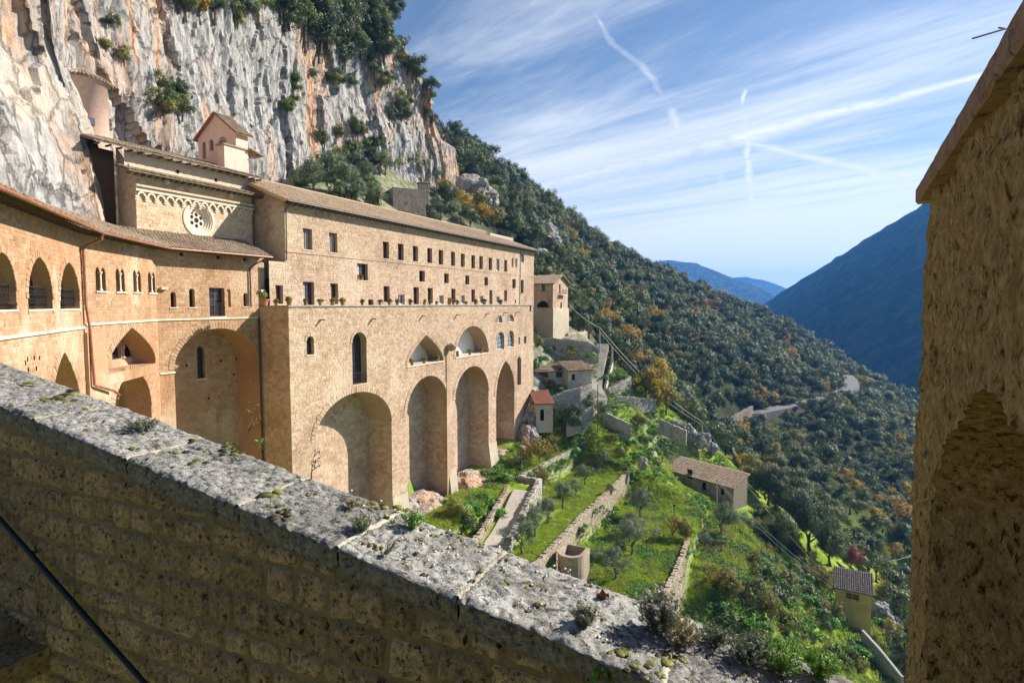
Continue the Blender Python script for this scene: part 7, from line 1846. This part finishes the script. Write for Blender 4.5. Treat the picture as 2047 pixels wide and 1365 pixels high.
# coping slabs: real relief on top and on the eaten near edge
def coping(a_s, a_e, seed):
    L = a_e - a_s; ds = .0125; nx = max(4, int(L / ds)); prof = []
    OVH = .045; nb = int((TH + OVH) / ds)
    # profile runs from the underside of the near edge, up the face, over the top to the far side and down
    for k in range(10): prof.append((OVH, -CT_ + CT_ * k / 10, 'f'))
    for k in range(nb + 1): prof.append((OVH - (TH + OVH) * k / nb, 0.0, 't'))
    for k in range(1, 4): prof.append((-TH, -CT_ * k / 3, 'b'))
    mb = MB(); vs = []
    for i in range(nx + 1):
        a = a_s + L * i / nx; ea = min(a - a_s, a_e - a); ke = min(1, ea / .03)
        for (o, dz, f) in prof:
            p = Vector((a * 1.0, o, dz)); q = p * 1.0 + Vector((seed, 0, 0)) * .0
            w1 = mn.fractal((a * 3.1, o * 3.1, dz * 3 + 2), 1, 2, 3) * .016
            w2 = mn.fractal((a * 17, o * 17, dz * 17), .75, 2.1, 5) * .012
            w3 = mn.noise((a * 42, o * 42, dz * 42)) * .006
            pt_ = max(0, mn.noise((a * 15 + 4, o * 15, dz * 15)) - .32) * -.05
            if f == 't':
                edge = max(0, 1 - (OVH - o) / .05); edge2 = max(0, 1 - (o + TH) / .05)
                zz_ = w1 + w2 + w3 + pt_ - .022 * (edge ** 2 + edge2 ** 2) - (1 - ke) * .016 + .006 * math.sin(seed * 7.1)
                vs.append(FQ.pt(a, ztop(a) + dz + zz_, o + w2 * .3 + edge * w1 * 1.2))
            else:
                sg = 1 if f == 'f' else -1
                vs.append(FQ.pt(a, ztop(a) + dz + .006 * math.sin(seed * 7.1) + (w1 - .022 if dz > -.02 else 0), o + sg * (w1 * .9 + w2 + w3 + pt_ - (1 - ke) * .016 - .01)))
    m_ = len(prof); mb.add(vs, [(i * m_ + k, i * m_ + k + 1, (i + 1) * m_ + k + 1, (i + 1) * m_ + k) for i in range(nx) for k in range(m_ - 1)], rf.random()); mb.smooth = True
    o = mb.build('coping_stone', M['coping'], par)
    return o
a = LA; cs = 0; joints = []
while a < RA - .1:
    L = rf.choice([.55, .7, .85, .95, 1.15]); b = min(a + L, RA + .2)
    coping(a + .006, b - .006, cs); cs += 1; joints.append(b); a = b
for j in joints[:-1]:
    mb = MB(); vs = []; nb = 34
    for k in range(nb + 1):
        o = .03 - (TH + .01) * k / nb
        for da in (-.024, -.010, .010, .024):
            aa = j + da + mn.noise((j * 3, o * 9, da * 9)) * .012
            vs.append(FQ.pt(aa, ztop(aa) + (-.006 if abs(da) < .02 else -.02) + mn.fractal((aa * 22, o * 22, 0), .8, 2, 3) * .006 + mn.fractal((aa * 3.1, o * 3.1, 2), 1, 2, 3) * .016, o))
    mb.add(vs, [(4 * k + i, 4 * k + i + 1, 4 * k + 5 + i, 4 * k + 4 + i) for k in range(nb) for i in range(3)]); mb.smooth = True; mb.build('joint_mortar', M['joint_mortar'], par)
def cop(u, v):
    """point on the sloping top of the coping"""
    r = ray(u, v); # plane through the near edge line and level across
    n_ = (QD + Vector((0, 0, SL))).normalized().cross(QN).normalized(); p0 = FQ.pt(a0_, ztop(a0_))
    return r * (p0.dot(n_) / r.dot(n_))
# moss cushions
mb = MB(); rm = random.Random(9)
mpx = [(60, 765, 22), (120, 790, 26), (150, 803, 22), (170, 820, 18), (85, 800, 14), (110, 822, 12), (40, 770, 14), (185, 838, 14), (250, 860, 12), (130, 850, 10), (345, 905, 20), (400, 925, 22), (430, 900, 18), (465, 902, 18), (385, 935, 14), (455, 890, 16), (425, 945, 12), (365, 925, 12), (540, 988, 26), (575, 1028, 24), (570, 1035, 16), (540, 1012, 12), (755, 1010, 22), (790, 1018, 20), (850, 1148, 12), (945, 1160, 10), (770, 1030, 12), (810, 1125, 10), (1255, 1303, 24), (1300, 1322, 30), (1330, 1305, 20), (1350, 1318, 18), (1285, 1335, 22), (1240, 1295, 14), (1310, 1350, 18), (1450, 1283, 14), (945, 1180, 8), (1370, 1290, 16), (1440, 1355, 16), (1470, 1350, 14), (625, 985, 10), (700, 1000, 10)]
for _ in range(70):
    u = rm.uniform(0, 1500); mpx.append((u, 724 + .366 * u + rm.uniform(.08, .85) * (80 + .049 * u), rm.uniform(6, 14)))
for (u, v, sz_) in mpx:
    for _ in range(7):
        uu_, vv_ = u + rm.gauss(0, sz_ * .55), v + rm.gauss(0, sz_ * .18); p = cop(uu_, vv_); r_m = sz_ / FPX * p.y * rm.uniform(.18, .50)
        prof = 7; vs = []
        for j in range(5):
            for k in range(10):
                th, ph = 2 * math.pi * k / 10, math.pi / 2 * j / 4; d = Vector((math.cos(th) * math.cos(ph), math.sin(th) * math.cos(ph), math.sin(ph) * .42))
                n_ = 1 + mn.fractal(d * 3 + p * 9, .8, 2, 3) * .35; vs.append(p + d * r_m * n_ + Vector((0, 0, -.004)))
        mb.add(vs, [(j * 10 + k, j * 10 + (k + 1) % 10, (j + 1) * 10 + (k + 1) % 10, (j + 1) * 10 + k) for j in range(4) for k in range(10)], rm.random())
mb.smooth = True; tag(mb.build('moss', M['moss']), 'green and dark moss cushions on the coping', None, None, 'stuff')
# loose pale pebbles and grit on the coping
mb = MB()
for _ in range(150):
    u = rm.uniform(700, 1650); v = 803 + .405 * u - rm.uniform(10, 125); p = cop(u, v); r_m = rm.uniform(.004, .014)
    vs = [p + Vector((rm.uniform(-1, 1), rm.uniform(-1, 1), rm.uniform(0, 1.3))) * r_m for _ in range(6)]
    vs = [p + Vector((r_m, 0, r_m * .4)), p + Vector((0, r_m, r_m * .5)), p + Vector((-r_m, 0, r_m * .4)), p + Vector((0, -r_m, r_m * .5)), p + Vector((rm.uniform(-.3, .3) * r_m, 0, r_m * 1.2)), p - Vector((0, 0, r_m * .3))]
    mb.add(vs, [(0, 1, 4), (1, 2, 4), (2, 3, 4), (3, 0, 4), (1, 0, 5), (2, 1, 5), (3, 2, 5), (0, 3, 5)], rm.random())
tag(mb.build('pebbles', M['pale_stone']), 'loose pale grit on the coping', None, None, 'stuff')
# wall plants
def wiry(name, p, h, n, spread, label, mat, headmat=None, nr_seed=1, leafy=True, hsz=.012, lean=(0, 0)):
    g = np.random.default_rng(nr_seed); rt_ = thing(name, p, label, 'plant', None)
    mb = MB(); hv = []
    for i in range(n):
        a = g.uniform(0, 6.28); r0 = abs(g.normal()) * spread * .25; l = h * g.uniform(.55, 1.1); k = g.uniform(.15, .95)
        b = Vector((math.cos(a) * r0, math.sin(a) * r0, 0)); t_ = b + Vector((math.cos(a) * spread * k + lean[0] * l, math.sin(a) * spread * k + lean[1] * l, l * (1 - .35 * k)))
        m_ = b.lerp(t_, .5) + Vector((0, 0, l * .10)) + Vector((g.normal(), g.normal(), 0)) * .01
        mb.tube([b, m_, t_], [.0022, .0016, .0011], 3, g.random(), cap=False); hv.append((b, m_, t_))
    o = link('stems', mb.mesh('stems'), M[mat], rt_, local=True)
    if leafy:
        cl_ = []
        for b, m_, t_ in hv:
            for f in g.uniform(.25, 1, 7):
                q = b.lerp(m_, f * 2) if f < .5 else m_.lerp(t_, f * 2 - 1); cl_.append((np.array(q), .012))
        lm = leaf_mesh('leaves', cl_, -3, .022, g, aspect=.3); link('leaves', lm, M[mat], rt_, local=True)
    if headmat:
        hm = leaf_mesh('flower_heads', [(np.array(t_), hsz) for b, m_, t_ in hv if g.random() < .6], -9, .012, g, aspect=.8); link('flower_heads', hm, M[headmat], rt_, local=True)
    return rt_
wiry('wall_plant', cop(1318, 1262), .26, 150, .11, 'wiry grey-green bush with pale seed heads on the coping', 'leaf_grey', 'seed_head', 2)
wiry('wall_plant', cop(1172, 1250), .13, 60, .07, 'small wiry plant left of the seed-head bush', 'leaf_grey', None, 3)
wiry('wall_plant', cop(1362, 1285), .15, 60, .10, 'low dry plant right under the seed-head bush', 'leaf_dry', None, 4)
wiry('wall_plant', cop(1500, 1325), .17, 100, .11, 'leafy plant on the coping near its lower end', 'leaf_grey', None, 5)
wiry('wall_plant', cop(1560, 1340), .16, 80, .10, 'tall weed at the lower end of the coping', 'leaf_weed', None, 6)
wiry('wall_plant', cop(1430, 1290), .13, 50, .09, 'tiny grey plant between two bigger coping plants', 'leaf_grey', None, 7)
wiry('wall_plant', cop(285, 862), .12, 60, .13, 'tuft of grey-green herb on the upper coping', 'leaf_grey', None, 8)
wiry('wall_plant', cop(725, 1062), .12, 45, .07, 'small grey herb in the middle of the coping', 'leaf_grey', None, 9)
wiry('wall_plant', cop(825, 1055), .13, 36, .08, 'tuft of fine green stems on the coping', 'leaf_weed', None, 10)
wiry('wall_plant', cop(770, 1108), .12, 26, .05, 'grass tuft with dry stalks near the coping front edge', 'leaf_dry', None, 11, leafy=False, lean=(.6, .3))
wiry('wall_plant', cop(705, 1015), .06, 30, .06, 'patch of dry moss stems behind the grass tuft', 'leaf_dry', None, 12)
wiry('wall_plant', cop(1640, 1352), .16, 80, .09, 'green weed at the foot of the pier', 'leaf_weed', None, 15)
def twig(p, label, h, seed, leafmat='leaf_yellow'):
    g = random.Random(seed); rt_ = thing('twig', p, label, 'plant'); mb = MB(); ends = []
    def grow(b, d, l, r, k):
        e = b + d * l; mb.tube([b, b.lerp(e, .5) + Vector((g.gauss(0, .008), g.gauss(0, .008), 0)), e], [r, r * .8, r * .6], 4, g.random()); ends.append(e)
        if k > 0:
            for _ in range(2 if k > 1 else 3): grow(b.lerp(e, g.uniform(.5, 1)), (d + Vector((g.gauss(0, .5), g.gauss(0, .5), g.gauss(.1, .3)))).normalized(), l * g.uniform(.5, .75), r * .6, k - 1)
    grow(Vector((0, 0, 0)), Vector((.1, 0, 1)).normalized(), h * .5, .006, 3)
    link('stem', mb.mesh('stem'), M['bark'], rt_, local=True)
    link('leaves', leaf_mesh('leaves', [(np.array(e), .03) for e in ends if g.random() < .7], -2, .026, np.random.default_rng(seed), aspect=.5), M[leafmat], rt_, local=True)
twig(cop(490, 905), 'little sapling with yellow leaves at the back edge of the coping', .40, 4)
twig(cop(522, 916), 'low feathery green plant at the back edge of the coping', .16, 5, 'leaf_weed')
twig(cop(622, 958), 'bare dark twigs at the back edge of the coping', .22, 6, 'leaf_brown')
# dead leaf
dl = cop(1205, 1196); mb = MB(); vs = []
for i in range(7):
    for j in range(5):
        x, y = (i / 6 - .5) * .075, (j / 4 - .5) * .055 * (1 - abs(i / 6 - .5) * 1.2); vs.append(dl + Vector((x, y * .9, .012 + .02 * math.sin(i * 1.3 + j) + abs(y) * .7)))
mb.add(vs, [(i * 5 + j, i * 5 + j + 1, i * 5 + j + 6, i * 5 + j + 5) for i in range(6) for j in range(4)]); tag(mb.build('dead_leaf', M['dead_leaf']), 'curled reddish dead leaf on the coping', 'leaf')
# little fern on the shaded face
fp = on_q(1203, 1336); ft = thing('fern', fp - QN * .03, 'small bright green weed growing out of the wall face', 'plant')
link('leaves', leaf_mesh('leaves', [(np.array([.04 * math.cos(k), -.02, .03 * math.sin(k * 1.7)]), .02) for k in range(8)], -6, .04, nr), M['leaf_ivy'], ft, local=True)
# handrail on the wall
h0, h1 = on_q(-60, 970, CW - .09), on_q(300, 1378, CW - .09); hd = (h1 - h0)
rail = thing('handrail', h1, 'black metal handrail sloping along the shaded wall', 'handrail')
mb = MB(); mb.tube([h0 - hd * .3, h0, h0.lerp(h1, .5), h1, h1 + hd * .5], .021, 10); mb.smooth = True; mb.build('bar', M['rail_black'], rail)
hb = on_q(60, 1100, CW - .09)
mb = MB(); mb.tube([hb + Vector((0, 0, .0)), hb + Vector((0, 0, -.03)) + QN * .03, hb + Vector((0, 0, -.02)) + QN * .1], .009, 6); mb.build('bracket', M['rail_black'], rail)
# stone steps at the lower left
def step(a_end, zt_, label):
    rt_ = MB(); L = 2.6; n1, n2, n3 = 60, 26, 6; vs = []
    for j in range(2): pass
    def pt(a, o, zz_): return FQ.pt(a, zz_ + mn.fractal((a * 9, o * 9, zz_ * 9), .8, 2, 4) * .008, o + mn.fractal((a * 8, zz_ * 8, o * 8 + 5), .8, 2, 4) * .006)
    mbs = MB()
    A_ = [a_end - L + L * i / n1 for i in range(n1 + 1)]; O_s = [.02 + 1.1 * j / n2 for j in range(n2 + 1)]
    vs = [pt(a, o, zt_) for a in A_ for o in O_s]; w_ = n2 + 1; mbs.add(vs, [(i * w_ + j, i * w_ + j + 1, (i + 1) * w_ + j + 1, (i + 1) * w_ + j) for i in range(n1) for j in range(n2)])
    Zs = [zt_ - .2 * k / n3 for k in range(n3 + 1)]
    vs = [pt(a_end, o, z_) for z_ in Zs for o in O_s]; mbs.add(vs, [(i * w_ + j, (i + 1) * w_ + j, (i + 1) * w_ + j + 1, i * w_ + j + 1) for i in range(n3) for j in range(n2)])
    vs = [pt(a, O_s[-1], z_) for z_ in Zs for a in A_]; w_ = n1 + 1; mbs.add(vs, [(i * w_ + j, (i + 1) * w_ + j, (i + 1) * w_ + j + 1, i * w_ + j + 1) for i in range(n3) for j in range(n1)])
    mbs.smooth = True; return tag(mbs.build('stone_step', M['tufa']), label, 'step', 'steps by the handrail')
sp1, sp2 = on_q(22, 1246, CW - .1), on_q(78, 1302, CW - .1)
ae1, ae2 = (sp1 - FQ.o).dot(QD), (sp2 - FQ.o).dot(QD)
step(ae1, sp1.z, 'upper of the two dark stone steps at the lower left'); step(ae2, sp2.z, 'lower of the two dark stone steps at the lower left')
# landing under the viewer
mb = MB(); mb.box((-1.0, .1, -4.5), (4.6, 0, 0), (0, 1.6, 0), (0, 0, .1)); tag(mb.build('stair_landing', M['fg_mortar']), 'stone landing of the stair', None, None, 'structure')

# ---- pier and wall at the right edge
PD = Vector((math.sin(R(30.3)), math.cos(R(30.3)), 0)); pe = at(1846, 600, 2.2)
FP = Frame(pe.to_2d(), (-PD).to_2d())
if FP.n.x > 0: FP = Frame(pe.to_2d(), (-PD).to_2d(), flip=True)                 # normal looks left, at the eye's side
zcap = FP.px(1846, 416)[1]; LP = 4.4  # wall length runs on unseen past the eye, added to darken the recess
pier = thing('wall_pier', FP.pt(0, -3), 'rough brown stone pier with slab on top at the right edge', 'pier')
niche = [FP.px(u, v) for u, v in [(1858, 1330), (1866, 1150), (1872, 1010), (1888, 905), (1925, 825), (1962, 776), (2000, 792), (2030, 850), (2047, 858)]]
niche = [(niche[0][0] + .02, -2.75)] + niche + [(2.0, niche[-1][1] - .06), (2.22, niche[-1][1] - .5), (2.25, -2.75)]  # near jamb out of view, added to close the recess and darken it
NLp = [(Vector(niche[k_]), Vector(niche[k_ + 1])) for k_ in range(len(niche) - 1)]
def on_line(a, z_):
    """nearest point on the edge of the recess"""
    q = Vector((a, z_)); best = None
    for s0, s1 in NLp:
        d_ = s1 - s0; t = max(0, min(1, (q - s0).dot(d_) / d_.length_squared)); r_ = s0 + d_ * t
        if best is None or (q - r_).length < best[0]: best = ((q - r_).length, r_)
    return best
def facew(a, z_):
    w_ = mn.fractal((a * 4, z_ * 1.4, 1.3), .9, 2, 4) * .022 + mn.fractal((a * 24, z_ * 13, 4), .8, 2, 4) * .012 + mn.fractal((a * 60, z_ * 40, 4), .8, 2, 2) * .005
    return w_ - max(0, 1 - a / .06) ** 2 * .05
ds = .011; nx, nz = int(LP / ds), int((zcap + 2.6) / ds); X = np.zeros((nz + 1, nx + 1)); Yv = X.copy(); Z = X.copy(); HOLE = np.zeros(X.shape, bool)
for j in range(nz + 1):
    z_ = zcap - (zcap + 2.6) * j / nz
    for i in range(nx + 1):
        a = LP * i / nx; a_, zq = a, z_
        if in_poly((a, z_), niche):
            HOLE[j, i] = True; d_, r_ = on_line(a, z_)
            if d_ < .03: a_, zq = r_.x, r_.y
        p = FP.pt(a_ + (mn.fractal((z_ * 7, 3, 1), .8, 2, 4) * .02 if i == 0 else 0), zq, facew(a_, zq)); X[j, i], Yv[j, i], Z[j, i] = p.x, p.y, p.z
fm = grid_mesh('face', X, Yv, Z); bm = bmesh.new(); bm.from_mesh(fm); bm.verts.ensure_lookup_table(); hf = HOLE.ravel()
bmesh.ops.delete(bm, geom=[f for f in bm.faces if all(hf[v.index] for v in f.verts)], context='FACES'); bm.to_mesh(fm); bm.free()
link('face', fm, M['pier'], pier)
# the recess: rough soffit, far jamb, added near jamb and back wall
def sheet(name, fn, n1, n2):
    X_ = np.zeros((n1 + 1, n2 + 1)); Y_ = X_.copy(); Z_ = X_.copy()
    for j in range(n1 + 1):
        for i in range(n2 + 1):
            q = fn(j / n1, i / n2); X_[j, i], Y_[j, i], Z_[j, i] = q.x, q.y, q.z
    link(name, grid_mesh(name, X_, Y_, Z_), M['pier'], pier)
nic = niche; NL = [0]
for i in range(1, len(nic)): NL.append(NL[-1] + math.dist(nic[i], nic[i - 1]))
def along(t):
    l = t * NL[-1]; k_ = max(i for i in range(len(NL)) if NL[i] <= l + 1e-9); k_ = min(k_, len(nic) - 2); f = (l - NL[k_]) / (NL[k_ + 1] - NL[k_]); return nic[k_][0] + (nic[k_ + 1][0] - nic[k_][0]) * f, nic[k_][1] + (nic[k_ + 1][1] - nic[k_][1]) * f
def soffit(t, d_):
    a, z_ = along(t); w_ = mn.fractal((a * 9, z_ * 9, d_ * 7), .9, 2, 4) * .022 * min(1, d_ * 8)
    return FP.pt(a + w_, z_ + w_, facew(a, z_) * (1 - min(1, d_ * 4)) - 1.5 * d_)
sheet('recess_soffit', soffit, 200, 40)
sheet('recess_back', lambda t, d_: FP.pt(LP * d_, zcap - (zcap + 2.6) * t, -1.42 + mn.fractal((LP * d_ * 5, t * 14, 9), .9, 2, 4) * .06), 150, 110)
mb = MB(); mb.box(FP.pt(LP / 2 + .03, (zcap - 2.6) / 2, -1.66), FP.d * (LP / 2 - .03), FP.n * .16, (0, 0, (zcap + 2.6) / 2)); mb.build('core', M['pier'], pier)
# end face of the pier, lit by the sun
n1, n2 = 30, int((zcap + 2.6) / .03); X = np.zeros((n2 + 1, n1 + 1)); Yv = X.copy(); Z = X.copy()
for j in range(n2 + 1):
    z_ = zcap - (zcap + 2.6) * j / n2
    for i in range(n1 + 1):
        o = .0 - 1.8 * i / n1; w_ = mn.fractal((o * 6, z_ * 5, 7), .9, 2, 4) * .02
        p = FP.pt(-w_ * .6 + .012, z_, o - .03); X[j, i], Yv[j, i], Z[j, i] = p.x, p.y, p.z
link('end_face', grid_mesh('end_face', X, Yv, Z), M['pier'], pier)
# slab
prof = [(-1.6, .0), (.030, .0), (.036, .010), (.036, .052), (.030, .062), (-1.6, .062)]
ns = 120; vs = []
for i in range(ns + 1):
    a = -.035 + (LP + .035) * i / ns
    for (o, dz) in prof: vs.append(FP.pt(a, zcap + dz + mn.fractal((a * 12, dz * 30, o), .8, 2, 3) * .0025, o + mn.fractal((a * 9, dz * 40, 3), .8, 2, 4) * .004))
m_ = len(prof); mb = MB(); mb.add(vs, [(i * m_ + k, (i + 1) * m_ + k, (i + 1) * m_ + (k + 1) % m_, i * m_ + (k + 1) % m_) for i in range(ns) for k in range(m_)] + [tuple(range(m_))]); mb.build('slab', M['pier_slab'], pier)
tp = FP.pt(*FP.px(2030, 62), .06); mb = MB(); mb.tube([tp, at(2010, 58, tp.y + .02), at(1996, 56, tp.y + .03)], .0016, 4); mb.build('wire', M['iron'], pier)

# ================================================================== air
mb = MB(); mb.box((400, 2350, -280), (6000, 0, 0), (0, 2550, 0), (0, 0, 530))
haze = mb.build('haze', None); tag(haze, 'thin blue haze filling the valley air', None, None, 'stuff')
hm = bpy.data.materials.new('haze'); hm.use_nodes = True; ht = hm.node_tree
ht.nodes.remove(ht.nodes['Principled BSDF'])
pv = ht.nodes.new('ShaderNodeVolumePrincipled'); pv.inputs['Color'].default_value = (.10, .38, 1.0, 1); pv.inputs['Density'].default_value = HAZE; pv.inputs['Anisotropy'].default_value = .3
ht.links.new(pv.outputs[0], ht.nodes['Material Output'].inputs['Volume']); haze.data.materials.append(hm)
